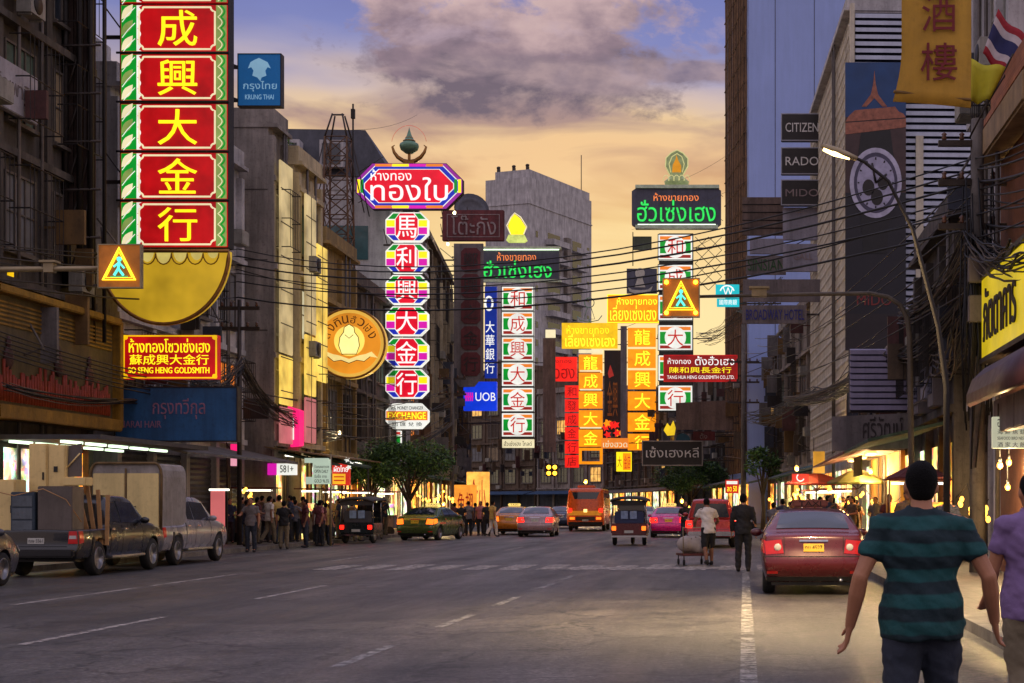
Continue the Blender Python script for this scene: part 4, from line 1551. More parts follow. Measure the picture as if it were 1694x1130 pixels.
s = Sign('vertical_sign', 'brown unlit column sign left of the red neon column', 'sign', 199, 898, 545, 920, 750)
f = s.box('panel', BROWNB, 899, 560, 919, 748, 0, .4)
s.box('pale_cap', CRM, 903, 546, 919, 559, 0, .4)
s.bracket(-1, (600, 700))
s = Sign('vertical_sign', 'dark column sign with a red emblem between the two amber columns', 'sign', 190, 999, 578, 1030, 700)
f = s.box('panel', BLKB, 1000, 580, 1028, 699, 0, .4)
s.poly('emblem', DRED, [(1006, 618), (1010, 604), (1013, 612), (1016, 622), (1008, 626)], .4, .43, f)
s.text('金興', mat('dull gold print', (150, 96, 40), .6, .2, .2, 3, .1), 1005, 630, 1022, 690, .4, f, .02)
s.bracket(1, (600, 680))
s = Sign('shop_sign', 'orange Thai signboard left of the flashing warning triangle', 'sign', 184, 1003, 486, 1092, 537)
f = s.box('light_box', AMB, 1005, 488, 1090, 535, 0, .5)
s.rim('frame', GLET, 1005, 488, 1090, 535, 1.3, .5, .55, f)
s.text('ห้างขายทอง', GLET, 1021, 492, 1087, 505, .5, f, .03)
s.text('เลี่ยงเซ่งเฮง', GLET, 1010, 506, 1086, 531, .5, f, .05)
s.bracket(1, (500, 525))
s = Sign('vertical_sign', 'column of orange light boxes with yellow characters in a grey frame under the orange signboard', 'sign', 183.5, 1026, 538, 1087, 752)
s.box('side_frame', GREYB, 1027, 540, 1037, 750, 0, .4)
for i, ch in enumerate('龍成興大金行'):
    y0 = 543 + i * 35
    f = s.box('light_box', AMB, 1039, y0, 1085, y0 + (31 if i < 5 else 27), 0, .45)
    s.text(ch, GLET, 1050, y0 + 3, 1076, y0 + 28 if i < 5 else y0 + 25, .45, f, .05)
s.bracket(1, (560, 640, 720))
s = Sign('shop_sign', 'thin orange strip sign with pale Thai writing under the red blossoms', 'sign', 182, 994, 723, 1041, 744)
f = s.box('light_box', ORG, 995, 725, 1040, 742, 0, .35)
s.text('เซ่งฮวด', CRM, 998, 729, 1038, 740, .35, f, .03)
s.bracket(1, (733,))
s = Sign('shop_sign', 'small yellow and orange boxed sign low in the street right of the bus', 'sign', 165, 1019, 747, 1046, 782)
f = s.box('light_box', YEL2, 1020, 748, 1045, 780, 0, .4)
s.box('orange_half', AMB, 1031, 750, 1044, 778, .4, .42, f)
s.text('金店', RLET, 1033, 753, 1043, 776, .42, f, .01)
s.text('大', NRED2, 1022, 755, 1029, 773, .4, f, .01)
s.bracket(1, (760,))
s = Sign('blossom_sign', 'cluster of glowing red and orange neon blossoms beside the amber column', 'neon sign', 188, 994, 692, 1030, 726)
rb = random.Random(4)
for i in range(9):
    x, y = rb.uniform(1000, 1025), rb.uniform(698, 721)
    s.poly('blossom', NRED if i % 3 else AMB, [(x + (7 if j % 2 else 3.5) * math.cos(j * PI / 5), y + (7 if j % 2 else 3.5) * math.sin(j * PI / 5)) for j in range(10)], .02 * i, .12 + .02 * i)
s.bracket(1, (712,))

# ---- dark emblem panel
s = Sign('emblem_sign', 'grey board with a white figure emblem on a crescent above the orange signboard', 'sign', 172, 1036, 443, 1088, 487)
f = s.box('panel', SLATEF, 1037, 445, 1087, 486, 0, .3)
EMW = mat('pale figure paint', (190, 184, 170), .6, 0, .2, 3, .1)
s.poly('figure', EMW, disc(1059, 453, 8, 9, 18), .3, .36, f)
s.poly('figure', EMW, [(1055, 461), (1063, 461), (1068, 476), (1050, 476)], .3, .36, f)
s.poly('crescent', EMW, [(1038, 474), (1046, 480), (1060, 481), (1072, 480), (1080, 474), (1077, 482), (1066, 486), (1050, 486), (1042, 483)], .3, .36, f)
s.bracket(1, (465,))
# ---- upper green neon board
s = Sign('neon_board', 'large slate neon board with green letters held high at right, under the gilded finial', 'sign', 151, 1043, 307, 1196, 382)
f = s.poly('panel', SLATEF, [(1046, 319), (1056, 312), (1182, 312), (1193, 318), (1193, 372), (1184, 380), (1056, 380), (1046, 374)], 0, .8)
s.box('tube_cover', mat('tube cover', (200, 214, 180), .5), 1052, 309, 1190, 314.5, .1, 1.0)
s.box('tube_cover', mat('tube cover', (200, 214, 180), .5), 1052, 375, 1188, 381, .1, 1.0)
s.box('tube_light', TUBEG, 1056, 373.4, 1184, 374.7, .82, .9)
s.text('ห้างขายทอง', NORG, 1082, 322, 1156, 335, .8, f, .03)
s.text('ฮั่วเซ่งเฮง', NGRN, 1055, 334, 1184, 369, .8, f, .045, .1)
s.bracket(1, (325, 365))
s = Sign('roof_crest', 'pale lotus leaf finial with a gold flame on top of the upper green neon board', 'crest', 151, 1097, 248, 1142, 307)
k = s.k
s.poly('leaf', glow('pale green glow', (150, 160, 110), .42, .4, 3), [(1108, 290), (1101, 276), (1102, 262), (1110, 254), (1120, 249), (1130, 254), (1138, 263), (1138, 276), (1130, 290)], 0, .2)
s.line('leaf_outline', NEONP, [(1108, 290), (1101, 276), (1102, 262), (1110, 254), (1120, 249), (1130, 254), (1138, 263), (1138, 276), (1130, 290)], .06, .2)
s.line('leaf_outline', NEONP, [(1110, 286), (1107, 272), (1112, 260), (1120, 255), (1128, 260), (1132, 272), (1129, 286)], .05, .22)
s.poly('flame', glow('gold flame', (214, 140, 20), .7, .2, 3), [(1112, 286), (1113, 274), (1118, 264), (1119, 257), (1122, 266), (1127, 275), (1127, 286)], .2, .28)
MB().lathe([(.0, 0), (19 * k, 1 * k), (21 * k, 6 * k), (17 * k, 9 * k), (12 * k, 14 * k), (9 * k, 20 * k), (0, 21 * k)], n=18).build('lotus_base', glow('pale green glow', (150, 160, 110), .42, .4, 3), s.o)
for q in range(5):
    s.line('petal_outline', NEONP, disc(1103 + q * 8.5, 303, 5, 9, 8, 180, 360), .04, 20 * k)

s = Sign('vertical_sign', 'striped column of white light boxes partly covered by the red shop sign', 'sign', 150.5, 1087, 384, 1149, 684)
s.box('post', DARK, 1090, 386, 1147, 682, -.15, -.02)
for i, ch in enumerate('和成興大金行'):
    striped(s, 1089, 389 + i * 49.8, 57, 42, ch)
mb = MB()
for i in range(4):
    for j in range(2):
        a = s.L(1150 + j * 22, 392 + i * 22)
        c = s.L(1172 + j * 22, 414 + i * 22)
        mb.tube([(a[0], 0, a[1]), (c[0], 0, c[1])], .03, 4)
        mb.tube([(a[0], 0, c[1]), (c[0], 0, a[1])], .03, 4)
mb.build('lattice_frame', STEEL, s.o)
s.bracket(1, (410, 560, 660))
s = Sign('signboard', 'small blank green grey board left of the topmost striped light box', 'sign', 152, 1047, 391, 1079, 415)
s.box('panel', mat('green grey board', (104, 112, 92), .7, 0, .2, 1, .1, grime=.5), 1048, 392, 1078, 414, 0, .3)
s.line('hanger', DARK, [(1047, 384), (1047, 440)], .05, 0)
s = Sign('shop_sign', 'red shop sign with white Thai and yellow characters crossing the striped column at right', 'sign', 116.5, 1096, 586, 1222, 634)
f = s.box('light_box', REDDK, 1098, 588, 1220, 632, 0, .4)
s.rim('frame', RED, 1098, 588, 1220, 632, 1.4, .4, .44, f)
s.text('ห้างทอง', WLET, 1105, 593, 1143, 603, .4, f, .02)
s.text('ตั้งฮั่วเฮง', WLET, 1150, 590, 1215, 605, .4, f, .05)
s.text('陳和興長金行', YLET, 1108, 608, 1210, 618, .4, f, .04)
s.text('TANG HUA HENG GOLDSMITH CO.,LTD.', WLET, 1104, 622, 1215, 628.5, .4, f, .02)
s.bracket(1, (600, 622))
s = Sign('signboard', 'blank grey sheet board under the red and gold shop sign', 'sign', 121, 1117, 660, 1214, 714)
s.poly('panel', BROWNB, [(1118, 667), (1212, 662), (1213, 712), (1119, 711)], 0, .2)
s.bracket(1, (675, 700))
s = Sign('signboard', 'black signboard in a pale frame with white Thai letters above the right hand tree', 'sign', 125, 1061, 728, 1164, 772)
f = s.box('panel', BLKB, 1063, 730, 1162, 770, 0, .25)
s.rim('frame', mat('grey wood frame', (150, 140, 132), .7, 0, .2, 3, .2, grime=.4), 1062, 729, 1163, 771, 2, .2, .3)
s.text('เซ้งเฮงหลี', WPAINT, 1069, 739, 1156, 757, .25, f, .02)
s.bracket(1, (740, 762))
s = Sign('shop_sign', 'small dark maroon sign tucked under the blank grey board', 'sign', 123, 1146, 713, 1184, 730)
f = s.box('panel', MAROON, 1147, 714, 1183, 729, 0, .2)
s.text('ตั้ง', MARLET, 1158, 717, 1170, 726, .2, f, .02)
s.bracket(1, (722,))
s = Sign('lotus_sign', 'yellow lotus shaped sign on a teal half disc beside the blank grey board', 'sign', 126, 1095, 694, 1142, 730)
s.poly('lotus', glow('yellow lotus', (236, 196, 30), .8, .2), [(1098, 712), (1104, 700), (1109, 706), (1114, 696), (1118, 708), (1116, 720), (1104, 721)], .1, .25)
s.poly('half_disc', mat('teal board', (26, 70, 80), .6, 0, .2, 2, .1), disc(1130, 729, 12, 12, 14, 180, 360), 0, .1)
s.bracket(1, (715,))

# ---- cyan sign
s = Sign('bank_sign', 'cyan light box with a white W mark, left of the plain blue tower', 'sign', 110, 1183, 471, 1225, 509)
f = s.box('light_box', CYAN, 1184, 472, 1223, 493, 0, .4)
g = s.box('light_box', CYAN, 1186, 495, 1223, 508, 0, .4)
s.line('ring_mark', WLET, disc(1203, 487, 12, 13, 16, 200, 340), .05, .42, parent=f)
s.text('W', WLET, 1196, 477, 1213, 491, .4, f, .04)
s.text('國際商銀', WLET, 1190, 497, 1219, 505.5, .4, g, .03)
s.bracket(1, (482, 502))

# ---- stacked black box signs
for y0, y1, w_, lab in ((192, 236, 'CITIZEN', 'topmost black box sign with seven pale letters'), (248, 291, 'RADO', 'middle black box sign with four bold pale letters'), (301, 342, 'MIDO', 'lowest black box sign with four dull letters')):
    s = Sign('watch_sign', lab + ' beside the lattice tower', 'sign', 84, 1291, y0 - 1, 1361, y1 + 1, 'stacked black watch signs')
    s.box('box', BLKB, 1292, y0, 1360, y1, 0, .5, bevel=.03)
    s.rim('edge_strip', mat('pale edge strip', (150, 150, 160), .5, .3, .2, 3, .1), 1291.5, y0 - .6, 1360.5, y1 + .6, 1.6, .44, .52)
    s.text(w_, WPAINT if w_ != 'MIDO' else MARLET, 1299, y0 + 15, 1353, y1 - 14, .5, None, .02)
    s.bracket(1, ((y0 + y1) / 2,))
GB2 = mat('pale lilac board', (150, 146, 160), .7, 0, .15, 1, .1, grime=.5)
s = Sign('signboard', 'plain pale board under the lowest black box sign', 'sign', 84.3, 1294, 344, 1361, 400)
f = s.box('panel', GB2, 1295, 345, 1360, 398, 0, .3)
s.bracket(1, (360, 390))
s = Sign('signboard', 'pale board with faint small grey letters, lower of the two pale boards', 'sign', 84.3, 1294, 404, 1361, 452)
f = s.box('panel', GB2, 1295, 405, 1360, 450, 0, .3)
s.text('GALL', MARLET, 1312, 420, 1344, 431, .3, f, .01)
s.bracket(1, (415, 440))
s = Sign('signboard', 'weathered brown patchwork board beside the plain blue tower', 'sign', 88.5, 1227, 326, 1297, 392)
f = s.box('panel', BROWNB, 1228, 328, 1296, 390, 0, .3)
for i in range(4):
    s.line('seam_batten', DARK, [(1228, 340 + i * 13), (1296, 340 + i * 13)], .03, .31, parent=f, n=4)
s.bracket(1, (340, 380))
s = Sign('signboard', 'grey board with a row of dark green letters', 'sign', 88, 1228, 394, 1304, 458)
f = s.box('panel', GREYB, 1234, 424, 1300, 455, 0, .25)
g = s.box('blank_panel', GB2, 1240, 396, 1296, 421, 0, .25)
s.text('SINSIAN', GPAINT, 1237, 430, 1297, 449, .25, f, .03)
s.bracket(1, (410, 440))
s = Sign('signboard', 'long grey board with a row of blue letters, under the mast arm', 'sign', 82.5, 1227, 462, 1362, 538)
f = s.box('panel', GREYB, 1228, 506, 1334, 536, 0, .25)
g = s.box('blank_panel', GREYB, 1229, 463, 1360, 500, 0, .2)
s.text('BROADWAY HOTEL', BPAINT, 1234, 513, 1330, 530, .25, f, .02)
s.bracket(1, (480, 520))
# ---- watch advertisement on the louvred front
Y = 67.2
s = Sign('watch_billboard', 'tall dark advertising billboard of a steel wristwatch below an iron tower', 'billboard', Y, 1396, 103, 1500, 690)
f = s.box('panel', mat('billboard night print', (24, 22, 32), .5, 0, .3, .6, .05, col2=(30, 26, 34)), 1398, 320, 1498, 520, 0, .16)
g = s.box('sky_panel', mat('billboard blue print', (22, 62, 112), .5, 0, .25, .8, .05), 1398, 105, 1498, 195, 0, .16)
s.box('tower_panel', mat('billboard brown print', (62, 42, 42), .5, 0, .4, 1.5, .05), 1398, 195, 1498, 320, 0, .16)
s.box('lower_panel', mat('billboard dark print', (34, 26, 30), .5, 0, .3, .7, .05), 1398, 520, 1498, 580, 0, .16)
IRON = mat('printed iron brown', (150, 92, 72), .6, 0, .4, 5, .05)
for xy in ([(1446, 118), (1444, 140), (1440, 158), (1425, 178), (1433, 178), (1446, 164), (1459, 178), (1467, 178), (1452, 158), (1448, 140)],
           [(1414, 184), (1480, 178), (1486, 186), (1494, 190), (1498, 196), (1398, 203), (1404, 193)], [(1398, 205), (1498, 198), (1498, 212), (1398, 224)]):
    s.poly('printed_tower', IRON, xy, .16, .175)
s.poly('strap_print', mat('black strap print', (20, 18, 22), .5, 0, .3, 3, .05), [(1424, 222), (1472, 216), (1478, 262), (1418, 266)], .175, .185)
s.poly('strap_print', mat('black strap print', (20, 18, 22), .5, 0, .3, 3, .05), [(1422, 348), (1472, 346), (1466, 420), (1428, 420)], .175, .185)
WST = mat('steel print', (172, 168, 190), .4, .3, .25, 3, .05)
s.poly('watch_case', WST, disc(1448, 304, 43, 58, 36), .185, .2)
s.poly('watch_bezel', mat('dark bezel print', (70, 66, 88), .4, .3, .25, 3, .05), disc(1448, 304, 36, 50, 36), .2, .21)
s.poly('watch_dial', mat('silver dial print', (156, 152, 178), .4, .2, .25, 3, .05), disc(1448, 304, 31, 43, 36), .21, .22)
for xx, yy, r in ((1436, 312, 10), (1460, 304, 9), (1450, 328, 10)):
    s.poly('sub_dial', BLKB, disc(xx, yy, r, r * 1.35, 18), .22, .23)
s.line('watch_hand', BLKB, [(1448, 304), (1442, 272)], .05, .235)
s.line('watch_hand', BLKB, [(1448, 304), (1466, 290)], .05, .235)
for i in range(12):
    a = i * PI / 6
    s.line('hour_mark', BLKB, [(1448 + 27 * math.cos(a), 304 + 38 * math.sin(a)), (1448 + 30 * math.cos(a), 304 + 42 * math.sin(a))], .03, .225, n=4)
s.text('MIDO', mat('dull red print', (120, 40, 36), .6, 0, .2, 3, .05), 1417, 488, 1474, 506, .16, f, .02, .02)
# lower louvred box below the billboard
s = Sign('louvred_box', 'lilac louvred metal box under the billboard, above the orange lit canopy', 'cladding', 46.9, 1405, 575, 1502, 682)
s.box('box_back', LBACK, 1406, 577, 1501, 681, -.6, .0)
mb = MB()
for i in range(10):
    y = 580 + i * 10.2
    a = s.L(1406 + 0, y + 7)
    c = s.L(1500, y)
    mb.add([(a[0], -.16, a[1]), (c[0], -.16, a[1]), (c[0], -.16, c[1]), (a[0], -.16, c[1]), (a[0], -.002, a[1] + .05), (c[0], -.002, a[1] + .05), (c[0], -.002, c[1] + .05), (a[0], -.002, c[1] + .05)],
           [(0, 1, 2, 3), (3, 2, 6, 7), (0, 4, 5, 1), (0, 3, 7, 4), (1, 5, 6, 2)])
mb.build('louvres', mat('lilac louvre blade', (150, 142, 170), .5, .1, .15, 1.5, .1, grime=.3), s.o)
s = Sign('signboard', 'wide grey shop board with dark Thai letters under the louvred box', 'sign', 46.85, 1374, 682, 1507, 748)
f = s.poly('panel', GREYB, [(1376, 690), (1505, 684), (1505, 742), (1420, 744), (1376, 747)], 0, .25)
s.text('ศรีวัฒน์', DPAINT, 1426, 690, 1492, 726, .25, f, .03)
s.bracket(1, (700, 735))

# ---- near right: hanging yellow banner, flags, yellow sign
s = Sign('hanging_banner', 'mustard yellow hanging banner with dark red characters at the top right', 'banner', 27, 1474, -120, 1607, 168)
BAN = mat('mustard cloth', (192, 146, 52), .8, 0, .18, 1.2, .15, grime=.25)
mb = MB()
n = 14
vs = []
for i in range(n + 1):
    t = i / n
    y = -115 + 280 * t
    c = 7 * math.sin(t * 2.6)
    xl = 1491 - (14 * max(0, (t - .72) / .28) ** 1.6)
    for j in range(7):
        q = j / 6
        a = s.L(xl + (1606 - xl) * q, y + (3 + 11 * q) * t - 8 * t * (1 - q) * 0)
        vs.append((a[0], -.05 * math.sin(q * 3) * t - .06 * math.sin(t * 3), a[1]))
m = 7
mb.add(vs, [(i * m + j, i * m + j + 1, (i + 1) * m + j + 1, (i + 1) * m + j) for i in range(n) for j in range(6)], smooth=True)
ban = mb.build('cloth', BAN, s.o)
so_ = ban.modifiers.new('cloth', 'SOLIDIFY')
so_.thickness = .03
CRIM = mat('dark red print', (112, 20, 30), .7, 0, .15, 2, .1)
s.text('酒', CRIM, 1524, -4, 1580, 56, .13, ban, .035, .015)
s.text('樓', CRIM, 1522, 74, 1582, 136, .11, ban, .035, .015)
s.text('家', CRIM, 1524, -84, 1580, -24, .13, ban, .035, .015)
s.line('batten', mat('banner batten', (120, 88, 40), .7), [(1478, 152), (1606, 166)], .03, .02)
mb = MB().tube([(s.L(1500, 0)[0], .08, s.L(0, -112)[1]), (5.2 - s.o.location.x, .08, s.L(0, -112)[1])], .03, 6)
mb.build('hanging_pole', STEEL, s.o)


def flag(name, label, Y, pts, mats_, cuts, group=None):
    """a cloth between a hoist line and a fly line, with stripes and folds"""
    x = [p[0] for p in pts]
    y = [p[1] for p in pts]
    s = Sign(name, label, 'flag', Y, min(x), min(y), max(x), max(y), group)
    n, m = 10, sum(cuts)
    mb = MB()
    cum = 0
    A, Bq, Cq, D = [Vector(s.L(*p)) for p in pts]        # hoist top, fly top, fly bottom, hoist bottom
    vs = []
    for i in range(m + 1):
        t = i / m
        a, b = A.lerp(D, t), Bq.lerp(Cq, t)
        for j in range(n + 1):
            q = j / n
            p = a.lerp(b, q)
            vs.append((p.x, -.10 * math.sin(q * 7 + t) * (.3 + q), p.y + .02 * math.sin(q * 9)))
    mb.v = vs
    row = 0
    for mi, c in enumerate(cuts):
        for i in range(row, row + c):
            for j in range(n):
                mb.f.append([i * (n + 1) + j, i * (n + 1) + j + 1, (i + 1) * (n + 1) + j + 1, (i + 1) * (n + 1) + j])
                mb.m.append(mi)
                mb.sm.append(True)
        row += c
    o = mb.build('cloth', mats_, s.o)
    mo = o.modifiers.new('cloth', 'SOLIDIFY')
    mo.thickness = .012
    d = (A - D).normalized()
    p0, p1 = A + d * .3, D - d * .8
    MB().tube([(p0.x, 0, p0.y), (p1.x, 0, p1.y)], .02, 6).build('flag_pole', STEEL, s.o)
    return s


FR, FW, FB = mat('flag red', (150, 30, 44), .8), mat('flag white', (190, 180, 184), .8), mat('flag blue', (40, 44, 92), .8)
flag('national_flag', 'red, white and blue striped flag drooping above the yellow pennant', 31, [(1700, 64), (1650, 18), (1624, 92), (1664, 122)], [FR, FW, FB, FW, FR], (2, 2, 4, 2, 2))
flag('yellow_flag', 'plain yellow pennant flag hanging right of the mustard banner', 30, [(1664, 112), (1606, 100), (1604, 172), (1636, 166)], [mat('yellow flag cloth', (190, 180, 40), .8, 0, .2, 2, .1)], (6,))

yr = 33.0


def side_sign():
    """boards fixed to the near right facade, seen along the street"""
    t = thing('restaurant_sign', 'tall yellow restaurant sign of dark Thai letters running along the right facade', 'sign', (5.05, 24.5, 4.45))
    m = MB().box(-.12, 0, 0, .12, 7.1, 1.6)
    f = m.build('light_box', glow('olive yellow light box', (206, 178, 22), .72, .3, .8), t, .02)
    for z in (-.1, 1.604):
        MB().box(-.16, -.05, z, .14, 7.15, z + .096).build('frame_bar', STEEL, t)
    lettering('ภัตตาคาร', .35, .3, 4.0, 1.35, 0, DPAINT, f, .03, .03, warp=lambda x, y, z: (-.125 + y, 7.1 - x, z))
    t = thing('barrel_canopy', 'rounded maroon canopy under the yellow restaurant sign', 'canopy', (5.1, 22.3, 3.5))
    mb = MB()
    prof = [(.3, .75), (-.1, .72), (-.45, .58), (-.68, .36), (-.78, .08), (-.78, -.1)]
    vs = [(x, y, z) for y in (0, 7.2) for x, z in prof] + [(x + .06, y, z - .05) for y in (0, 7.2) for x, z in prof]
    k = len(prof)
    fs = [(i, i + 1, k + i + 1, k + i) for i in range(k - 1)] + [(2 * k + i, 3 * k + i, 3 * k + i + 1, 2 * k + i + 1) for i in range(k - 1)]
    fs += [(i, 2 * k + i, 2 * k + i + 1, i + 1) for i in range(k - 1)] + [(k + i, k + i + 1, 3 * k + i + 1, 3 * k + i) for i in range(k - 1)] + [(k - 1, 2 * k - 1, 4 * k - 1, 3 * k - 1)]
    mb.add(vs, fs, smooth=True)
    mb.build('canopy_sheet', mat('maroon canopy sheet', (70, 34, 42), .5, 0, .25, 1.5, .15, grime=.4), t)
    for y in (.05, 7.15):
        MB().tube([(.3, y, .7), (-.74, y, .05)], .03, 5).build('canopy_rib', DARK, t)
    t = thing('shop_fascia', 'grey ribbed fascia panels under the maroon canopy', 'fascia', (4.9, 20.6, 2.85))
    for i in range(4):
        MB().box(-.1, i * 2.2, 0, .1, i * 2.2 + 2.12, .62).build('panel', GREYB, t, .02)

side_sign()
s = Sign('menu_board', 'pale green menu board with rows of dark writing at the right edge', 'sign', 28.8, 1638, 688, 1698, 744)
f = s.box('light_box', glow('pale menu board', (214, 216, 186), .62, .15), 1640, 690, 1697, 742, 0, .14, bevel=.01)
for tx, y0, y1 in (('อาหารทะเล', 694, 707), ('海 鮮 魚 翅', 711, 719), ('SEAFOOD BIRD NEST', 723, 728), ('酒 家 大 飯', 732, 740)):
    s.text(tx, DPAINT, 1648, y0, 1694, y1, .14, f, .015, .008)
s.line('hanger', STEEL, [(1650, 690), (1650, 668)], .012, .07)
s.line('hanger', STEEL, [(1690, 690), (1690, 668)], .012, .07)

# ---- left edge: pavilion board, small signs
t = thing('pavilion_board', 'large old gold framed mural board seen edgewise along the left facade', 'billboard', (-18.3, 38.2, 4.0))
GILT = mat('old gilt frame', (150, 112, 34), .55, .3, .3, 2, .3, grime=.6)
f = MB().box(-.2, 0, 0, .0, 7.6, 2.75).build('panel', mat('olive mural ground', (92, 76, 42), .7, 0, .35, 1.2, .25, grime=.6), t)
for q in ((-.25, -.35, -.25, .22, -.005, 2.9), (-.25, 7.605, -.25, .22, 7.9, 2.9), (-.25, -.002, 2.752, .3, 7.602, 2.95), (-.25, -.002, -.35, .3, 7.602, -.004)):
    MB().box(*q).build('frame_bar', GILT, t, .03)
mb = MB()
rb = random.Random(8)
for i in range(46):
    y = .3 + i * .155
    h_ = rb.uniform(.7, 1.15)
    mb.tube([(.03, y, .1), (.035, y + rb.uniform(-.04, .04), h_)], .045, 4)
mb.build('carved_fringe', mat('dark red carved fringe', (120, 40, 26), .6, .1, .5, 4, .3, emit=.05, ecol=(170, 70, 30)), f)
for y, z in ((1.0, 1.2), (3.9, 1.25), (5.9, 1.15)):
    MB().ell((.04, y, z + .38), (.05, .13, .17), 10, 8).ell((.04, y, z), (.06, .26, .3), 10, 8).build('carved_figure', mat('dark carved figure', (70, 36, 34), .6, .1, .4, 4, .3), f)
mb = MB()
for k in range(6):
    mb.box(.003, .1, 2.0 + k * .11, .03, 7.5, 2.05 + k * .11)
mb.build('moulding', GILT, f)
t = thing('canopy_ceiling', 'shop canopy with bright tube lights under the gold mural board', 'canopy', (-18.9, 39, 3.15))
MB().box(0, 0, 0, 3.0, 8, .12).build('canopy_sheet', SLATE, t)
for i in range(5):
    for j in range(2):
        MB().box(.5 + j * 1.3, .5 + i * 1.5, -.07, .62 + j * 1.3, 1.6 + i * 1.5, -.004).build('tube_light', TUBEG, t)
s = Sign('neon_sign', 'red neon panel cut by the left edge beside the stacked cabinets', 'sign', 41, -14, 684, 12, 750)
f = s.poly('light_box', NRED, [(-14, 684), (4, 686), (11, 696), (11, 735), (4, 742), (-14, 750)], 0, .2)
s.line('neon_outline', CRM, [(-14, 684), (4, 686), (11, 696), (11, 735), (4, 742), (-14, 750)], .015, .22)
s.bracket(-1, (710,))
s = Sign('shop_sign', 'yellow lit sign cut by the left edge just below the mast arm', 'sign', 41, -20, 443, 24, 492)
s.box('light_box', GOLD, -20, 444, 23, 490, 0, .3)
s.bracket(-1, (465,))
t = thing('wall_sign', 'pale weathered wall sign with grey writing at the upper left edge', 'sign', (-18.7, 38.6, 11.6))
f = MB().box(-.1, 0, 0, .1, 3.0, 1.25).build('panel', mat('weathered white board', (170, 164, 170), .8, 0, .15, 1, .2, grime=.5), t, .02)
lettering('เจริญพานิช', .2, .35, 2.8, .85, 0, GREYB, f, .01, .015, warp=lambda x, y, z: (.105 - y, x, z))
s = Sign('pink_lightbox', 'narrow pink light box with a pale lower half by the blue board pole', 'sign', 57, 384, 734, 396, 772)
s.box('light_box', glow('hot pink light box', (240, 30, 110), .95, .15), 385, 735, 395, 754, 0, .25)
s.box('light_box', glow('pale pink light box', (250, 170, 190), .8, .1), 385, 755, 395, 771, 0, .25)
s.bracket(-1, (750,))
t = thing('magenta_sign', 'hot pink hanging sign with a white label below the painted yellow glow', 'sign', P(481, 742, 62), R(-24))
k = 62 / F
f = MB().prism([(-22 * k, 0), (22 * k, 4 * k), (22 * k, 62 * k), (-22 * k, 76 * k)], -.15, .15).build('light_box', glow('hot pink light box', (240, 30, 110), .95, .15), t)
MB().box(-6 * k, -.17, 14 * k, 12 * k, -.152, 50 * k).build('white_label', WHT, f)
MB().box(-16 * k, -.17, 8 * k, -10 * k, -.152, 58 * k).build('yellow_strip', YEL2, f)
MB().tube([(-20 * k, 0, 70 * k), (-60 * k, .2, 72 * k)], .03, 5).build('bracket', STEEL, t)
# ------------------------------------------------------------------ poles, lamps, cables
CONC = mat('pole concrete', (112, 104, 98), .85, 0, .3, 2, .4, grime=.7)
WIRE = mat('black cable', (18, 17, 18), .6, 0, .2, 5, .1)
WIREG = mat('dusty cable', (92, 78, 62), .7, 0, .3, 5, .2)
BULB = glow('amber bulb', (255, 178, 66), 3.4, 0)
BULBW = glow('white bulb', (255, 232, 176), 4, 0)
GALV = mat('galvanised arm', (150, 134, 104), .45, .4, .2, 3, .2)


def lamp_light(loc, col, e, parent, r=.12):
    l = bpy.data.lights.new('bulb_light', 'POINT')
    l.energy, l.color, l.shadow_soft_size = e, col, r
    o = bpy.data.objects.new('bulb_light', l)
    C.objects.link(o)
    o.parent = parent
    o.location = loc
    return o


NTRI = glow('yellow neon triangle', (255, 214, 40), 2.2, .1)
NPED = glow('cyan neon walker', (90, 236, 214), 1.3, .2, 4)
NPEDG = glow('green neon walker', (30, 170, 110), .8, .2, 4)
AMBL = glow('amber flasher', (255, 170, 30), 9, 0)
TRIF = mat('amber washed panel', (150, 96, 34), .6, 0, .35, 3, .1, emit=.3, ecol=(190, 100, 20), evar=.5)


def warning(x0, y0, x1, y1, Y, label, lamps):
    s = Sign('warning_sign', label, 'warning sign', Y, x0, y0, x1, y1)
    f = s.box('panel', TRIF, x0, y0, x1, y1, 0, .12)
    s.rim('frame', GALV, x0 - .8, y0 - .8, x1 + .8, y1 + .8, 1.8, -.02, .14)
    w, h, cx = x1 - x0, y1 - y0, (x0 + x1) / 2
    T = lambda pts: [(cx + a * w, y0 + b * h) for a, b in pts]
    tri = T([(0, .08), (.38, .82), (-.38, .82)])
    s.line('neon_triangle', NTRI, tri, .026, .15, closed=True)
    s.line('neon_triangle', NTRI, T([(0, .17), (.31, .77), (-.31, .77)]), .012, .15, closed=True)
    s.poly('walker_head', NPED, disc(cx, y0 + .34 * h, .055 * w, n=12), .12, .15, f)
    s.line('walker', NPED, T([(0, .40), (-.02, .56), (-.12, .72)]), .03, .14, parent=f)
    s.line('walker', NPED, T([(-.02, .56), (.10, .72)]), .03, .14, parent=f)
    s.line('walker', NPED, T([(-.13, .52), (0, .42), (.12, .55)]), .024, .14, parent=f)
    s.line('crossing_bars', NPEDG, T([(-.2, .75), (.2, .75)]), .02, .14, parent=f)
    for a, b in lamps:
        px, pz = s.L(cx + a * w, y0 + b * h)
        MB().ell((px, -.16, pz), (.05, .04, .05), 12, 8).build('flasher_lamp', AMBL, s.o)
    return s


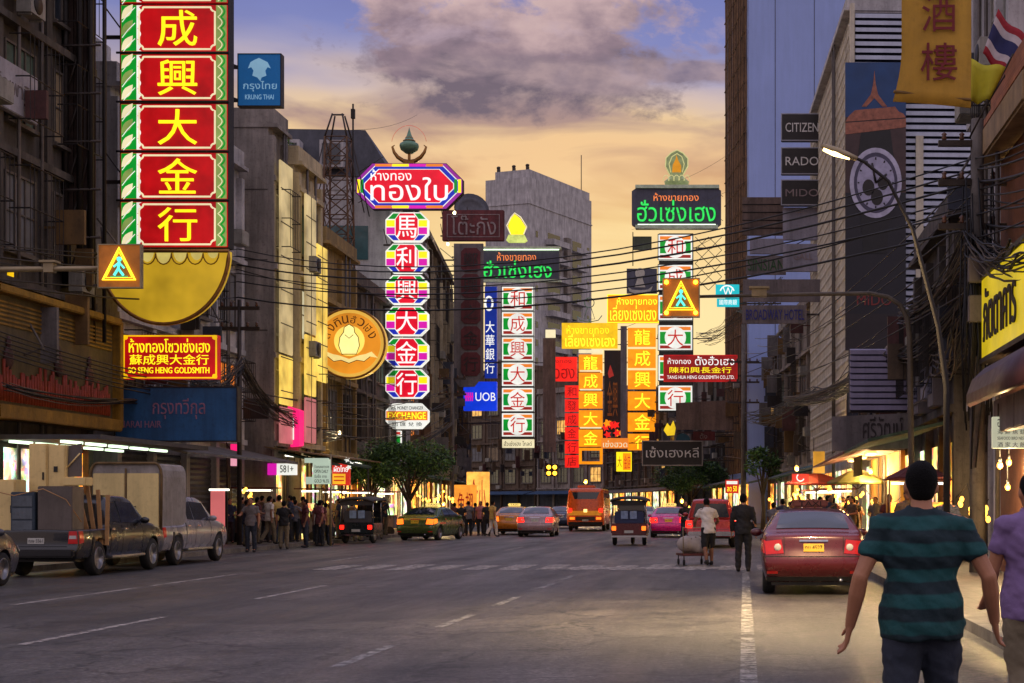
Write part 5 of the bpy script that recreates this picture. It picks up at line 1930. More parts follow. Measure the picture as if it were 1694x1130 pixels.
Y = 36
s = warning(166, 406, 236, 477, Y, 'neon pedestrian warning triangle on the mast arm at left', [])
t = thing('mast_arm', 'pale mast arm reaching in from the left edge to the warning triangle', 'mast arm', (-17.6, Y + .12, .13))
a = P(165, 444, Y)
MB().tube([(0, 0, 0), (0, 0, 3), (0, 0, 6.9)], [.11, .1, .08], 10).build('mast', GALV, t)
z = a.z - .13
MB().tube([(0, 0, z - .02), (1.2, 0, z), (a.x + 17.6 + .35, 0, z + .02)], [.075, .065, .05], 8).build('arm', GALV, t)
q = P(78, 440, Y)
MB().box(q.x + 17.5, -.1, z - .08, q.x + 17.72, .1, z + .14).box(q.x + 17.42, -.16, z + .142, q.x + 17.8, .16, z + .19).build('traffic_camera', GALV, t)
Y = 37.4
s = warning(1097, 462, 1157, 525, Y, 'neon pedestrian warning triangle with four amber lamps over the road at right', [(-.4, .1), (.4, .1), (-.4, .9), (.4, .9)])
t = thing('mast_arm', 'long curved mast arm standing on the right pavement and carrying the flashing triangle', 'mast arm', (P(1510, 836, Y).x, Y + .15, .13))
g = lambda x, y: (P(x, y, Y).x - t.location.x, 0, P(x, y, Y).z - .13)
MB().tube([g(1510, 930), g(1508, 700), g(1506, 560), g(1502, 525), g(1490, 503), g(1470, 490), g(1440, 484), g(1300, 486), g(1128, 490)], [.078, .07, .066, .062, .058, .055, .052, .046, .036], 10).build('mast', mat('weathered mast paint', (98, 88, 76), .6, .2, .3, 2, .2, grime=.5), t)
q = g(1256, 484)
MB().box(q[0] - .18, -.14, q[2] - .08, q[0] + .18, .14, q[2] + .1).box(q[0] - .24, -.2, q[2] + .102, q[0] + .24, .2, q[2] + .15).build('traffic_camera', GALV, t)
MB().lathe([(.2, 0), (.2, .04), (.12, .06)], n=14).build('base_plate', GALV, t)

# street lamp on the right
Y = 22
t = thing('street_lamp', 'street lamp with a bent arm and a lit head in front of the watch billboard', 'street lamp', (P(1566, 836, Y).x, Y, .13))
g = lambda x, y, d=0: (P(x, y, Y).x - t.location.x, d, P(x, y, Y).z - .13)
MB().tube([g(1566, 997), g(1566, 640), g(1552, 540), g(1510, 380), g(1470, 300), g(1430, 268), g(1412, 260)], [.05, .045, .036, .028, .025, .024, .022], 10).build('pole', DARK, t)
h = MB().tube([g(1418, 263), g(1400, 256), g(1378, 248), g(1360, 241)], [.035, .05, .055, .03], 10).build('lamp_head', GALV, t)
MB().tube([g(1406, 258.5), g(1380, 250), g(1362, 244)], [.03, .05, .025], 8).build('lit_lens', glow('street lamp lens', (255, 214, 130), 9, 0), h, loc=(0, 0, -.022))
l = bpy.data.lights.new('lamp_light', 'SPOT')
l.energy, l.color, l.shadow_soft_size, l.spot_size, l.spot_blend = 7600, (1, .72, .36), .15, R(112), 1.0
o = bpy.data.objects.new('lamp_light', l)
C.objects.link(o)
o.parent, o.location = t, g(1378, 262)


def pole(name, label, X, Y, h, r, m, extra=None):
    t = thing(name, label, 'pole', (X, Y, .0))
    MB().tube([(0, 0, 0), (0, 0, h * .5), (0, 0, h)], [r, r * .9, r * .75], 12).build('shaft', m, t)
    if extra:
        extra(t)
    return t


def arms(t, zs, w=.9):
    for z in zs:
        MB().box(-w, -.06, z - .06, w, .06, z + .06).build('cross_arm', STEEL, t)
        for x in (-w * .85, -w * .4, w * .4, w * .85):
            mb = MB()
            mb.lathe([(.03, z + .06), (.06, z + .1), (.035, z + .15), (.06, z + .19), (.02, z + .23)], (x, 0, 0), n=8)
            mb.build('insulator', mat('brown porcelain', (90, 60, 48), .25, 0, .2, 4, 0), t)


def right_pole(t):
    arms(t, (7.2, 8.1, 8.9), .8)
    mb = MB()
    rb = random.Random(3)
    for i in range(40):
        a = rb.uniform(0, 6.28)
        r = rb.uniform(.2, .34)
        z0, z1 = rb.uniform(2.2, 5), rb.uniform(5, 8.4)
        mb.tube([(r * math.cos(a), r * math.sin(a), z0), (r * 1.15 * math.cos(a + .4), r * 1.15 * math.sin(a + .4), (z0 + z1) / 2), (r * math.cos(a + .1), r * math.sin(a + .1), z1)], .018, 4)
    mb.build('riser_cables', WIRE, t)
    for z, d in ((5.2, -.25), (6.0, .2)):
        MB().box(-.24, -.42, z, .24, -.2, z + .55).build('junction_box', GREYB, t, .02)


pole('utility_pole', 'thick concrete utility pole wrapped in cables at right behind the striped shirt', P(1617, 836, 32).x, 32, 9.4, .17, CONC, right_pole)
pole('utility_pole', 'thin grey post at the right end of the long blue shop board', P(396, 836, 54).x, 54, 8.6, .09, STEEL, lambda t: arms(t, (7.6, 8.3), .7))
pole('utility_pole', 'tall dark utility pole beside the small red notice, left of the red taxi', P(1230, 836, 108).x, 108, 14.0, .19, CONC, lambda t: arms(t, (8.6, 10.0, 11.4), 1.1))
pole('utility_pole', 'distant utility pole before the unlit maroon column sign', P(748, 836, 100).x, 100, 10.5, .15, CONC, lambda t: arms(t, (8.6, 9.6), .9))
pole('sign_post', 'slim pale post beside the white shop list sign on the left pavement', P(547, 836, 58).x, 58, 3.4, .05, GALV)


def cable(label, pts, sag, r=.02, m=None, group=None, n=14):
    path = []
    for (a, b, sg) in zip(pts[:-1], pts[1:], sag):
        for i in range(n):
            t_ = i / n
            p = a.lerp(b, t_)
            p.z -= sg * 4 * t_ * (1 - t_)
            path.append(p)
    path.append(pts[-1].copy())
    o = pts[0].copy()
    return tag(MB().tube([p - o for p in path], r, 5).build('overhead_cable', m or WIRE, loc=o), label, 'cable', group)


rc = random.Random(21)
for i, (ya, yb, yc, sg) in enumerate([(398, 412, 262, 1.3), (402, 424, 280, 1.2), (418, 438, 300, 1.15), (426, 452, 322, 1.1), (455, 466, 344, 1.0), (462, 492, 372, 1.0), (430, 446, 330, 1.5)]):
    cable('thin black cable sagging across the street from the left post to the right utility pole', [P(-60, ya, 37), P(394, yb, 54), P(1612 + 4 * i, yc, 32), P(1760, yc - 60 + 9 * i, 24)], (.25, sg, .1), .017 + .005 * (i % 3), group='cables crossing the street')
for i in range(6):
    y0 = 262 + i * 37 + rc.uniform(-9, 9)
    cable('black cable running along the right facades towards the far pole', [P(1790, y0 - 60, 24), P(1614 + rc.uniform(-6, 6), y0 + 20, 32.2), P(1245 + rc.uniform(-14, 14), 560 + i * 12, 108)], (.1, rc.uniform(.5, 1.6)), .018, group='cables along the right side')
for i in range(6):
    cable('black cable running along the left facades past the lantern sign', [P(-80, 520 + 8 * i, 36), P(396, 640 + 6 * i, 54.2), P(745, 640 + 9 * i, 100)], (.3, rc.uniform(.5, 1.5)), .02, group='cables along the left side')
for i, (a, b) in enumerate([((1045, 380, 150), (1235, 300, 108)), ((1120, 300, 150), (1232, 236, 117)), ((585, 215, 84), (690, 190, 130))]):
    cable('fine stay wire running up from the roofs into the sky', [P(*a), P(*b)], (.3,), .012, group='stay wires')


def bundle(label, pts, n, spread, r=.016, m=None, sag=.5, seed=0):
    rb = random.Random(seed)
    t = thing('cable_bundle', label, 'cable bundle', pts[0])
    mb = MB()
    for k in range(n):
        offs = [Vector((rb.uniform(-1, 1), rb.uniform(-1, 1), rb.uniform(-1, 1))) * spread for _ in pts]
        path = []
        for i in range(len(pts) - 1):
            sg = rb.uniform(.3, 1.4) * sag
            for j in range(10):
                q = j / 10
                p = (pts[i] + offs[i]).lerp(pts[i + 1] + offs[i + 1], q)
                p.z -= sg * 4 * q * (1 - q)
                p += Vector((rb.uniform(-1, 1), rb.uniform(-1, 1), rb.uniform(-1, 1))) * spread * .12
                path.append(p - pts[0])
        path.append(pts[-1] + offs[-1] - pts[0])
        mb.tube(path, r * rb.uniform(.7, 1.4), 4, mi=rb.choice((0, 0, 1)))
    mb.build('wires', [m or WIRE, WIREG], t)
    return t


bundle('thick sagging bundle of dusty cables under the watch billboard', [P(1614, 470, 33), P(1480, 590, 46), P(1300, 660, 74)], 26, .13, sag=.5, seed=1)
bundle('untidy bundle of cables tangled above the thick utility pole', [P(1700, 420, 26), P(1616, 400, 32), P(1500, 520, 44)], 26, .3, sag=.35, seed=2)
bundle('knot of black cables at the thin post by the blue shop board', [P(330, 640, 50), P(398, 600, 54), P(470, 690, 60), P(560, 720, 70)], 24, .22, sag=.35, seed=3)
bundle('loose cables draped above the lantern sign base and the dark facades', [P(540, 716, 72), P(640, 742, 84), P(745, 700, 100)], 16, .3, sag=.5, seed=4)
bundle('cable tangle hanging before the stained grey shophouse at right', [P(1420, 610, 58), P(1340, 650, 78), P(1240, 690, 107)], 22, .35, sag=.5, seed=5)
bundle('web of dark wires around the pole beside the cyan sign', [P(1300, 470, 92), P(1228, 520, 107.5), P(1160, 560, 125)], 22, .5, sag=.6, seed=6)
bundle('drooping cables along the front of the gold mural board', [P(10, 640, 38), P(200, 665, 46), P(396, 640, 54)], 10, .1, sag=.15, seed=7)
bundle('loops of spare cable hung on the low dark shophouse', [P(1600, 520, 34), P(1560, 600, 39), P(1512, 640, 46)], 22, .3, sag=.5, seed=8)


# steel cage work in front of the dark shophouse
def scaffold():
    t = thing('steel_scaffold', 'tall dark steel frame of posts and braces left of the giant red sign', 'scaffold', (-19, 44, .13))
    mb = MB()
    rb = random.Random(5)
    xs = [P(x, 0, 44).x + 19 for x in (42, 62, 88, 108, 132, 150)]
    for x in xs:
        mb.tube([(x, 0, 7.6), (x, 0, 22)], .085, 6)
        mb.tube([(x + .18, .5, 6), (x + .18, .5, 22)], .06, 5)
    mb.build('posts', DARK, t)
    mb = MB()
    for k in range(11):
        z = 7.5 + k * 1.35
        mb.tube([(xs[0], -.05, z), (xs[-1] + .3, -.05, z + .05)], .04, 5)
        for a, b in zip(xs[:-1], xs[1:]):
            if rb.random() < .6:
                mb.tube([(a, 0, z), (b, 0, z + 1.3)], .03, 4)
            if rb.random() < .3:
                mb.tube([(b, .2, z), (a, .2, z + 1.3)], .03, 4)
    mb.build('braces', STEEL, t)
    mb = MB()
    for k, x in enumerate(xs[:5]):
        mb.box(x - .22, .15, 9, x + .16, .4, 21.8)
    mb.build('sign_edges', mat('dark brown sign edge', (62, 44, 36), .8, 0, .4, 2, .4, grime=.7), t)
    return t


scaffold()

# ------------------------------------------------------------------ trees
BARK = mat('bark', (74, 60, 48), .9, 0, .35, 3, .6)


def leaf_mat(name, col):
    return mat(name, col, .55, 0, .5, 1.6, 0)


LEAF = [leaf_mat('dark leaves', (54, 88, 36)), leaf_mat('mid leaves', (88, 122, 48)), leaf_mat('deep leaves', (26, 48, 24))]


def tree(name, label, X, Y, z0, z1, w, n=5200, leaf=.1, seed=0, cat='tree'):
    rb = random.Random(seed)
    t = thing(name, label, cat, (X, Y, .13))
    hz, cz = (z1 - z0) / 2, (z0 + z1) / 2
    mb = MB()
    mb.tube([(0, 0, -.1), (.05, .02, z0 * .5), (-.03, 0, z0), (.02, 0, cz)], [.16, .12, .1, .05], 9)
    ends = []
    for i in range(9):
        a = i * 2.4 + rb.uniform(-.3, .3)
        r = w * .36 * rb.uniform(.6, 1)
        e = Vector((r * math.cos(a), r * math.sin(a), cz + hz * rb.uniform(-.25, .55)))
        s0 = Vector((0, 0, z0 * rb.uniform(.75, 1.0)))
        mb.tube([s0, s0.lerp(e, .5) + Vector((0, 0, .15)), e], [.06, .04, .015], 6)
        ends.append(e)
    mb.build('trunk', BARK, t)
    clumps = [(e, rb.uniform(.34, .5) * w * .55) for e in ends]
    for i in range(14):
        a, u = rb.uniform(0, 6.28), rb.uniform(-.7, .85)
        rr = math.sqrt(max(0, 1 - u * u)) * w * .4
        clumps.append((Vector((rr * math.cos(a), rr * math.sin(a), cz + u * hz * .8)), rb.uniform(.2, .34) * w * .5))
    mb = MB()
    for i in range(n):
        c, r = rb.choice(clumps)
        d = Vector((rb.gauss(0, 1), rb.gauss(0, 1), rb.gauss(0, 1))).normalized() * r * rb.uniform(.5, 1.05) ** .6
        d.z *= .75
        p = c + d
        if p.z < z0 - .2:
            continue
        u_ = Vector((rb.gauss(0, 1), rb.gauss(0, 1), rb.gauss(0, .7))).normalized()
        v_ = u_.cross(Vector((rb.gauss(0, 1), rb.gauss(0, 1), rb.gauss(0, 1)))).normalized()
        L_ = leaf * rb.uniform(.7, 1.5)
        mb.add([p, p + u_ * L_ + v_ * L_ * .35, p + u_ * L_ * 2, p + u_ * L_ - v_ * L_ * .35], [(0, 1, 2, 3)], rb.choice((0, 0, 1, 2)))
    me = bpy.data.meshes.new('crown')
    me.from_pydata(mb.v, [], mb.f)
    for m in LEAF:
        me.materials.append(m)
    me.polygons.foreach_set('material_index', mb.m)
    link('crown', me, t)
    return t


tree('street_tree', 'round clipped green tree on the left pavement under the lantern column', P(676, 836, 70).x, 70, 1.9, 4.2, 3.7, 15000, .07, 1)
tree('street_tree', 'darker leafy tree touching the left side of the clipped round tree', P(612, 836, 73).x, 73, 1.8, 3.7, 2.3, 6500, .07, 2)
tree('street_tree', 'wide low green tree on the right pavement under the black framed signboard', P(1148, 836, 128).x - .2, 128, 2.0, 5.1, 5.6, 11000, .1, 3)
tree('potted_tree', 'pale leafed shrub growing around the tall dark pole at right', P(1262, 836, 94).x, 94, 2.2, 5.2, 2.2, 1500, .12, 4)
tree('roof_plant', 'scraggy little plant standing on the roof left of the lattice tower', P(468, 836, 66).x, 66, 14.9, 17.6, .8, 160, .07, 5, 'plant')

# ------------------------------------------------------------------ lamps hanging over the stalls
def bulb(label, px, py, Y, e=60, col=(1, .68, .3), m=None, r=.06, drop=.7):
    p = P(px, py, Y)
    t = thing('hanging_bulb', label, 'lamp', p, 0, 'bare bulbs over the street')
    MB().ell((0, 0, 0), (r, r, r * 1.25), 12, 8).build('bulb', m or BULB, t)
    MB().tube([(0, 0, r * 1.2), (0, 0, r * 1.2 + .07)], .03, 8).build('socket', BLACK, t)
    MB().tube([(0, 0, r * 1.2 + .07), (.02, .1, drop)], .008, 4).build('cord', WIRE, t)
    lamp_light((0, -.16, -.05), col, e, t, .06)
    return t


bulb('bare amber bulb above the red market umbrella', 1318, 775, 69, 420, r=.10)
bulb('bare amber bulb over the green striped awning', 1440, 780, 55, 380, r=.085)
bulb('upper left amber bulb of the trio at the right edge', 1654, 770, 29.2, 160, r=.055)
bulb('upper right amber bulb of the trio at the right edge', 1669, 765, 29.4, 160, r=.055)
bulb('lowest amber bulb of the trio at the right edge', 1667, 806, 28.9, 140, r=.05)
bulb('amber bulb high over the roof of the orange bus', 969, 797, 118, 300, r=.14)
bulb('amber bulb behind the magenta taxi under the right tree', 1128, 829, 92, 200, r=.11)
bulb('pale bulb in the lit shop beside the pink price board', 434, 816, 61, 60, (1, .85, .55), BULBW, .07)
bulb('warm bulb glowing beyond the round clipped tree', 734, 834, 92, 80, r=.1)
bulb('white bulb on the dark facade right of the octagon sign', 741, 404, 110, 70, (1, .9, .7), BULBW, .1)
bulb('white bulb tucked under the right corner of the octagon sign', 752, 352, 92, 60, (1, .9, .7), BULBW, .09)
bulb('pale bulb hanging in the dark gap below the round gold sign', 562, 716, 70, 60, (1, .85, .5), BULBW, .07)
def festoon(label, pts, n, seed, e):
    rb = random.Random(seed)
    t = thing('bulb_string', label, 'string lights', pts[0])
    path = []
    for a, b in zip(pts[:-1], pts[1:]):
        for j in range(9):
            q = a.lerp(b, j / 9) - pts[0]
            q.z -= .5 * 4 * (j / 9) * (1 - j / 9)
            path.append(q)
    MB().tube(path, .012, 4).build('cord', WIRE, t)
    me = MB().ell((0, 0, -.07), (.055, .055, .075), 8, 6).mesh('bulb', BULB)
    for i in range(n):
        link('bulb', me, t, path[rb.randrange(len(path))] + Vector((rb.uniform(-.06, .06), 0, rb.uniform(-.25, 0))))
    lamp_light(path[len(path) // 2] + Vector((0, -.3, -.4)), (1, .68, .3), e, t, .3)


festoon('string of small warm bulbs over the left kerb beyond the clipped tree', [P(690, 812, 84), P(735, 806, 88), P(775, 816, 92)], 34, 1, 260)
festoon('lower string of small warm bulbs behind the olive taxi', [P(686, 836, 82), P(728, 830, 86), P(768, 838, 90)], 30, 2, 160)
festoon('string of warm bulbs along the left snack carts', [P(405, 806, 58), P(470, 800, 64), P(560, 808, 70), P(610, 818, 76)], 40, 3, 300)
festoon('string of warm bulbs under the red market umbrella', [P(1268, 812, 66), P(1320, 806, 68), P(1372, 812, 70)], 22, 4, 200)
festoon('string of warm bulbs along the eaves of the orange lit canopy', [P(1372, 800, 62), P(1430, 806, 54), P(1500, 812, 46)], 24, 5, 160)
festoon('string of warm bulbs behind the striped walker', [P(1520, 806, 43), P(1600, 800, 37), P(1640, 812, 33)], 20, 6, 120)
festoon('string of warm bulbs in the far stalls under the wide low tree', [P(1090, 842, 112), P(1140, 836, 108), P(1196, 838, 104)], 22, 7, 150)
s = Sign('signal_lamps', 'cluster of four amber lamps hanging over the far lanes', 'lamp', 150, 903, 768, 923, 788)
s.box('back_plate', DARK, 903, 768, 923, 788, 0, .08)
for a, b in ((908, 773), (918, 773), (908, 783), (918, 783)):
    px, pz = s.L(a, b)
    MB().ell((px, -.12, pz), (.2, .08, .2), 12, 8).build('amber_lamp', glow('amber signal', (255, 176, 40), 5, 0), s.o)
s.line('hanger', STEEL, [(913, 768), (913, 740)], .04, .04)


# ------------------------------------------------------------------ market stalls
def umbrella(label, X, Y, r, z, m, h=.5):
    t = thing('market_umbrella', label, 'umbrella', (X, Y, .0 if X < KR + bend(Y) else .13))
    n = 8
    mb = MB()
    vs = [(0, 0, z + h)]
    for q, (rr, dz) in enumerate(((.35, .72), (.7, .34), (1, 0), (1.0, -.14))):
        for i in range(n * 2):
            a = PI * i / n
            k = r * rr * (1 - (.035 if i % 2 else 0))
            vs.append((k * math.cos(a), k * math.sin(a), z + h * dz - (.03 if i % 2 and q < 3 else 0)))
    N2 = n * 2
    fs = [(0, 1 + i, 1 + (i + 1) % N2) for i in range(N2)]
    for q in range(3):
        fs += [(1 + q * N2 + i, 1 + (q + 1) * N2 + i, 1 + (q + 1) * N2 + (i + 1) % N2, 1 + q * N2 + (i + 1) % N2) for i in range(N2)]
    mb.add(vs, fs)
    o = mb.build('canopy', m, t)
    mo = o.modifiers.new('cloth', 'SOLIDIFY')
    mo.thickness = .012
    MB().tube([(0, 0, 0), (0, 0, z + h + .1)], .025, 8).build('pole', GALV, t)
    for i in range(n):
        a = 2 * PI * i / n
        MB().tube([(0, 0, z - .25), (r * .6 * math.cos(a), r * .6 * math.sin(a), z + h * .38)], .01, 4).build('rib', STEEL, t)
    return t


UR = mat('red umbrella cloth', (150, 46, 34), .8, 0, .3, 2, .2, grime=.3)
UG = mat('olive umbrella cloth', (110, 112, 48), .8, 0, .3, 2, .2, grime=.3)
UD = mat('dark red stall cloth', (90, 30, 30), .8, 0, .3, 2, .2, grime=.3)
umbrella('wide red market umbrella over the crowded food stall beyond the red taxi', 3.55, 70, 1.45, 2.35, UR)
umbrella('olive green umbrella left of the lit canopy behind the red taxi', 4.3, 56, 1.1, 2.2, UG)
umbrella('dark red umbrella over the tube lit stall behind the striped shirt', 4.35, 37.5, .78, 2.05, UD, .35)


def stall(label, X, Y, w, d, m, lit=None, roof=None, seed=0):
    rb = random.Random(seed)
    t = thing('food_stall', label, 'food stall', (X, Y, .13))
    MB().box(-w / 2, -d / 2, .25, w / 2, d / 2, .85).build('cart_body', m, t, .03)
    MB().box(-w / 2 - .05, -d / 2 - .05, .853, w / 2 + .05, d / 2 + .05, .9).build('counter', GALV, t)
    for x in (-w / 2 + .2, w / 2 - .2):
        MB().lathe([(0, -.03), (.2, -.03), (.23, -.02), (.23, .02), (.2, .03), (0, .03)], (x, -d / 2 - .04, .12), 'Y', 16).build('wheel', BLACK, t)
    for x in (-w / 2, w / 2):
        for y in (-d / 2, d / 2):
            MB().tube([(x, y, .9), (x, y, 2.0)], .02, 6).build('post', GALV, t)
    MB().box(-w / 2 - .1, -d / 2 - .1, 2.0, w / 2 + .1, d / 2 + .1, 2.05).build('roof', roof or UD, t)
    MB().box(-w / 2 + .1, -.05, 1.9, w / 2 - .1, .03, 1.96).build('tube_light', TUBE if lit is None else lit, t)
    MB().box(-w / 2 + .1, -.1, .902, w / 2 - .1, d / 2 - .05, 1.45).build('display_case', SHOP[seed % 3], t)
    for i in range(10):
        x, y = rb.uniform(-w / 2 + .12, w / 2 - .12), rb.uniform(-d / 2 + .1, d / 2 - .1)
        r, h = rb.uniform(.05, .11), rb.uniform(.1, .3)
        MB().lathe([(0, .9), (r, .903), (r * 1.1, .9 + h * .7), (r * .8, .9 + h), (0, .9 + h)], (x, y, 0), n=10).build('jar', rb.choice(JAR), t)
    return t


JAR = [mat('tin pot', (150, 148, 144), .35, .7, .15, 4, .1), mat('green jar', (60, 110, 70), .3, 0, .2, 4, 0), mat('orange jar', (200, 120, 40), .4, 0, .2, 4, 0), mat('white tub', (200, 196, 186), .5, 0, .15, 4, .1)]
stall('steel food cart with pots under the wide red umbrella', 3.75, 68.5, 1.7, .9, GALV, seed=1)
stall('grey food cart under the dark red cloth with a bright tube light', 4.6, 40, 1.5, .8, GREYB, seed=2)
stall('low snack cart crowded with jars beside the left lit shops', -17.4, 62.5, 1.6, .8, GREYB, seed=3)
stall('brown fruit cart at the foot of the white shop list sign', -17.3, 66.5, 1.6, .8, BROWNB, seed=4)
stall('sweet cart with a glowing case near the darker leafy tree', -17.2, 70.5, 1.5, .8, GALV, seed=5)
stall('juice cart with a glowing case behind the price board shoppers', -18.2, 59, 1.5, .8, BROWNB, seed=6)
stall('noodle cart with a glowing case at the far side of the round clipped tree', -17.4, 76, 1.6, .8, GREYB, seed=7)
stall('roast cart with a glowing case between the umbrellas', 3.9, 62.5, 1.5, .8, BROWNB, seed=8)
# orange lit shop front below the grey board
t = thing('lit_canopy', 'orange lit canopy and wall under the wide grey shop board', 'canopy', (5.3, 50.5, .13))
MB().box(-1.75, 0, 3.15, .1, 12, 3.3).build('canopy_roof', W_GREY, t)
MB().box(-.02, .1, .1, .12, 11.9, 3.148).build('back_wall', mat('ochre shop wall', (206, 150, 70), .8, 0, .2, 1, .2, grime=.35), t)
for i in range(3):
    f = MB().box(-1.0, 1.2 + i * 4, 3.06, -.7, 2.4 + i * 4, 3.14).build('lamp_panel', glow('orange lamp panel', (255, 180, 80), 4, 0), t)
    lamp_light((-.85, 1.8 + i * 4, 2.9), (1, .62, .22), 260, t, .3)
MB().box(-1.3, .2, 2.35, -1.25, 3.5, 3.0).build('valance', UG, t)
s = Sign('shop_sign', 'small yellow orange lit panel left of the orange canopy', 'sign', 66, 1344, 746, 1365, 784)
s.box('light_box', glow('amber wall panel', (226, 158, 50), .7, .3, 2), 1345, 747, 1364, 783, 0, .2)
s.line('hanger', STEEL, [(1346, 747), (1346, 724)], .02, .1)
s = Sign('notice_sign', 'small red notice with white heading on the tall dark pole', 'sign', 105, 1199, 793, 1224, 817)
f = s.box('panel', glow('red notice face', (206, 40, 24), .7, .2, 3), 1200, 794, 1222, 816, 0, .12)
s.box('heading', WHT, 1202, 796, 1220, 801, .12, .14, f)
s.text('ลด 50', GLET, 1203, 804, 1219, 813, .12, f, .02)
s.line('clamp', STEEL, [(1222, 804), (1231, 804)], .03, .05)
s = Sign('stall_sign', 'small red sign with a white curl mark on the red umbrella stall', 'sign', 67.5, 1309, 783, 1340, 800)
f = s.box('light_box', glow('red stall sign', (220, 36, 30), .8, .15), 1310, 784, 1338, 799, 0, .1)
s.line('curl_mark', WLET, disc(1324, 790, 6, 6, 14, 20, 230), .03, .12, parent=f)
s.line('hanger', STEEL, [(1312, 784), (1312, 770)], .01, .05)

# ------------------------------------------------------------------ left shop fronts
s = Sign('price_board', 'pink and white price board hanging over the lit shop at left', 'sign', 60, 443, 765, 494, 788)
f = s.box('light_box', MAG, 445, 767, 460, 786, 0, .2)
g = s.box('light_box', WHT, 460.4, 767, 492, 786, 0, .2)
s.text('581+', DPAINT, 466, 770, 488, 782, .2, g, .02)
s.line('hanger', STEEL, [(450, 767), (450, 745)], .015, .1)
s.line('hanger', STEEL, [(488, 767), (488, 745)], .015, .1)
s = Sign('list_sign', 'pale green list sign of dark print rows on the slim pale post', 'sign', 57.8, 504, 758, 549, 802)
f = s.box('panel', glow('pale green list', (206, 226, 204), .62, .1), 518, 760, 547, 801, 0, .06)
g = s.box('header_panel', glow('pale green list', (206, 226, 204), .62, .1), 505, 758, 545, 766, .062, .1)
h = s.box('lower_panel', glow('pale green list', (206, 226, 204), .62, .1), 506, 789, 517.8, 801, 0, .06)
for i, (tx, x0, x1) in enumerate((('ร้านทองเยาวราช', 521, 545), ('OPEN DAILY', 521, 544), ('รับซื้อ ขาย', 521, 541), ('GOLD 96.5%', 521, 545))):
    s.text(tx, DPAINT, x0, 769 + i * 8, x1, 774.5 + i * 8, .06, f, .0, .01)
s = Sign('menu_board', 'red and yellow menu board with white flowers right of the list sign', 'sign', 63, 550, 760, 588, 806)
f = s.box('light_box', glow('menu red', (200, 40, 30), .8, .3, 3), 551, 767, 580, 803, 0, .15)
s.box('yellow_half', glow('menu yellow', (244, 180, 40), .85, .2, 3), 552, 784, 573, 801, .15, .17, f)
s.text('ผัดไทย', WLET, 554, 770, 577, 781, .15, f, .02)
s.box('menu_rows', RLET, 554, 788, 571, 790, .17, .18, f)
s.box('menu_rows', RLET, 554, 794, 571, 796, .17, .18, f)
for x, y in ((576, 761), (583, 768), (579, 773)):
    s.poly('white_flower', WHT, [(x + (5 if j % 2 else 2.2) * math.cos(j * PI / 5), y + (5 if j % 2 else 2.2) * math.sin(j * PI / 5)) for j in range(10)], .15, .22)
s.line('post', STEEL, [(566, 803), (566, 895)], .03, .05)
t = thing('display_stand', 'tall pink lit panel standing on the left pavement by the blue board', 'display panel', (P(361, 836, 55).x, 55, .13))
MB().box(-.25, -.08, 0, .25, .08, 1.88).build('lit_panel', glow('soft pink panel', (232, 120, 120), .7, .2, 1), t, .02)
MB().box(-.29, -.1, 1.883, .36, .1, 1.95).build('tube_light', TUBE, t)
MB().box(.26, -.06, 0, .33, .06, 1.88).build('side_post', STEEL, t)
t = thing('food_canopy', 'long tin canopy lit from below along the left shops', 'canopy', (-18.0, 59.5, 3.35))
mb = MB()
mb.add([(0, 0, .35), (2.4, 0, 0), (2.4, 14, 0), (0, 14, .35), (0, 0, .4), (2.4, 0, .05), (2.4, 14, .05), (0, 14, .4)], [(0, 1, 2, 3), (4, 7, 6, 5), (0, 4, 5, 1), (1, 5, 6, 2), (2, 6, 7, 3), (3, 7, 4, 0)])
mb.build('canopy_sheet', mat('rusty tin sheet', (130, 104, 70), .7, .2, .35, 2, .3, grime=.5), t)
for i in range(6):
    MB().box(.5, 1.0 + i * 2.2, .05, .58, 2.2 + i * 2.2, .12).build('tube_light', TUBE, t)
for y in (.2, 7, 13.8):
    MB().tube([(2.3, y, 0), (2.3, y, -3.2)], .03, 6).build('post', STEEL, t)
for i, (X, Y, w, h, m, lab) in enumerate(((-14.2, 84, 1.2, 2.6, glow('orange banner', (240, 150, 50), .85, .4, 3), 'tall orange lit banner on the left kerb beyond the clipped tree'),
                                          (-14.4, 89, 1.3, 3.4, glow('pale amber banner', (250, 180, 80), .85, .4, 3), 'taller amber lit banner behind the orange one'))):
    t = thing('lit_banner', lab, 'banner', (P((770, 791)[i], 836, Y).x, Y, .0))
    f = MB().box(-w / 2, -.06, .5, w / 2, .06, h).build('lit_face', m, t, .02)
    lettering('食小' if i else '魚翅', -w * .35, .8, w * .35, h - .4, -.06, NRED2, f, .02, .02)
    MB().box(-.06, -.04, 0, .06, .04, .5).build('foot', STEEL, t)
t = thing('satellite_dish', 'grey satellite dish on the roof behind the octagon sign', 'satellite dish', P(778, 352, 118))
MB().lathe([(0, 0), (.5, .06), (.95, .24), (1.3, .55), (1.32, .58), (.9, .29), (.45, .1), (0, .04)], n=22).build('reflector', mat('dull dish metal', (92, 92, 100), .5, .4, .2, 2, .1, grime=.4), t).rotation_euler = (R(70), 0, R(20))
MB().tube([(0, .3, -1.2), (0, .2, .2)], .07, 8).build('mount', STEEL, t)
MB().tube([(0, -.2, -.9), (0, -1.3, -.1), (0, -1.4, .2)], .03, 6).build('feed_arm', STEEL, t)
for i in range(4):
    t = thing('meter_box', ('left grey meter box', 'second grey meter box', 'third grey meter box', 'pale meter box')[i] + ' on the low dark shophouse behind the mast pole', 'meter box', (5.15, 39.5 + i * 1.6, 4.0 + .3 * (i % 2)))
    MB().box(-.22, 0, 0, .3, 1.1, .85).build('box', (GREYB, GB2, GREYB, W_PALE)[i], t, .03)
    MB().box(-.24, .15, .35, -.222, .95, .75).build('dial_window', PANE, t)
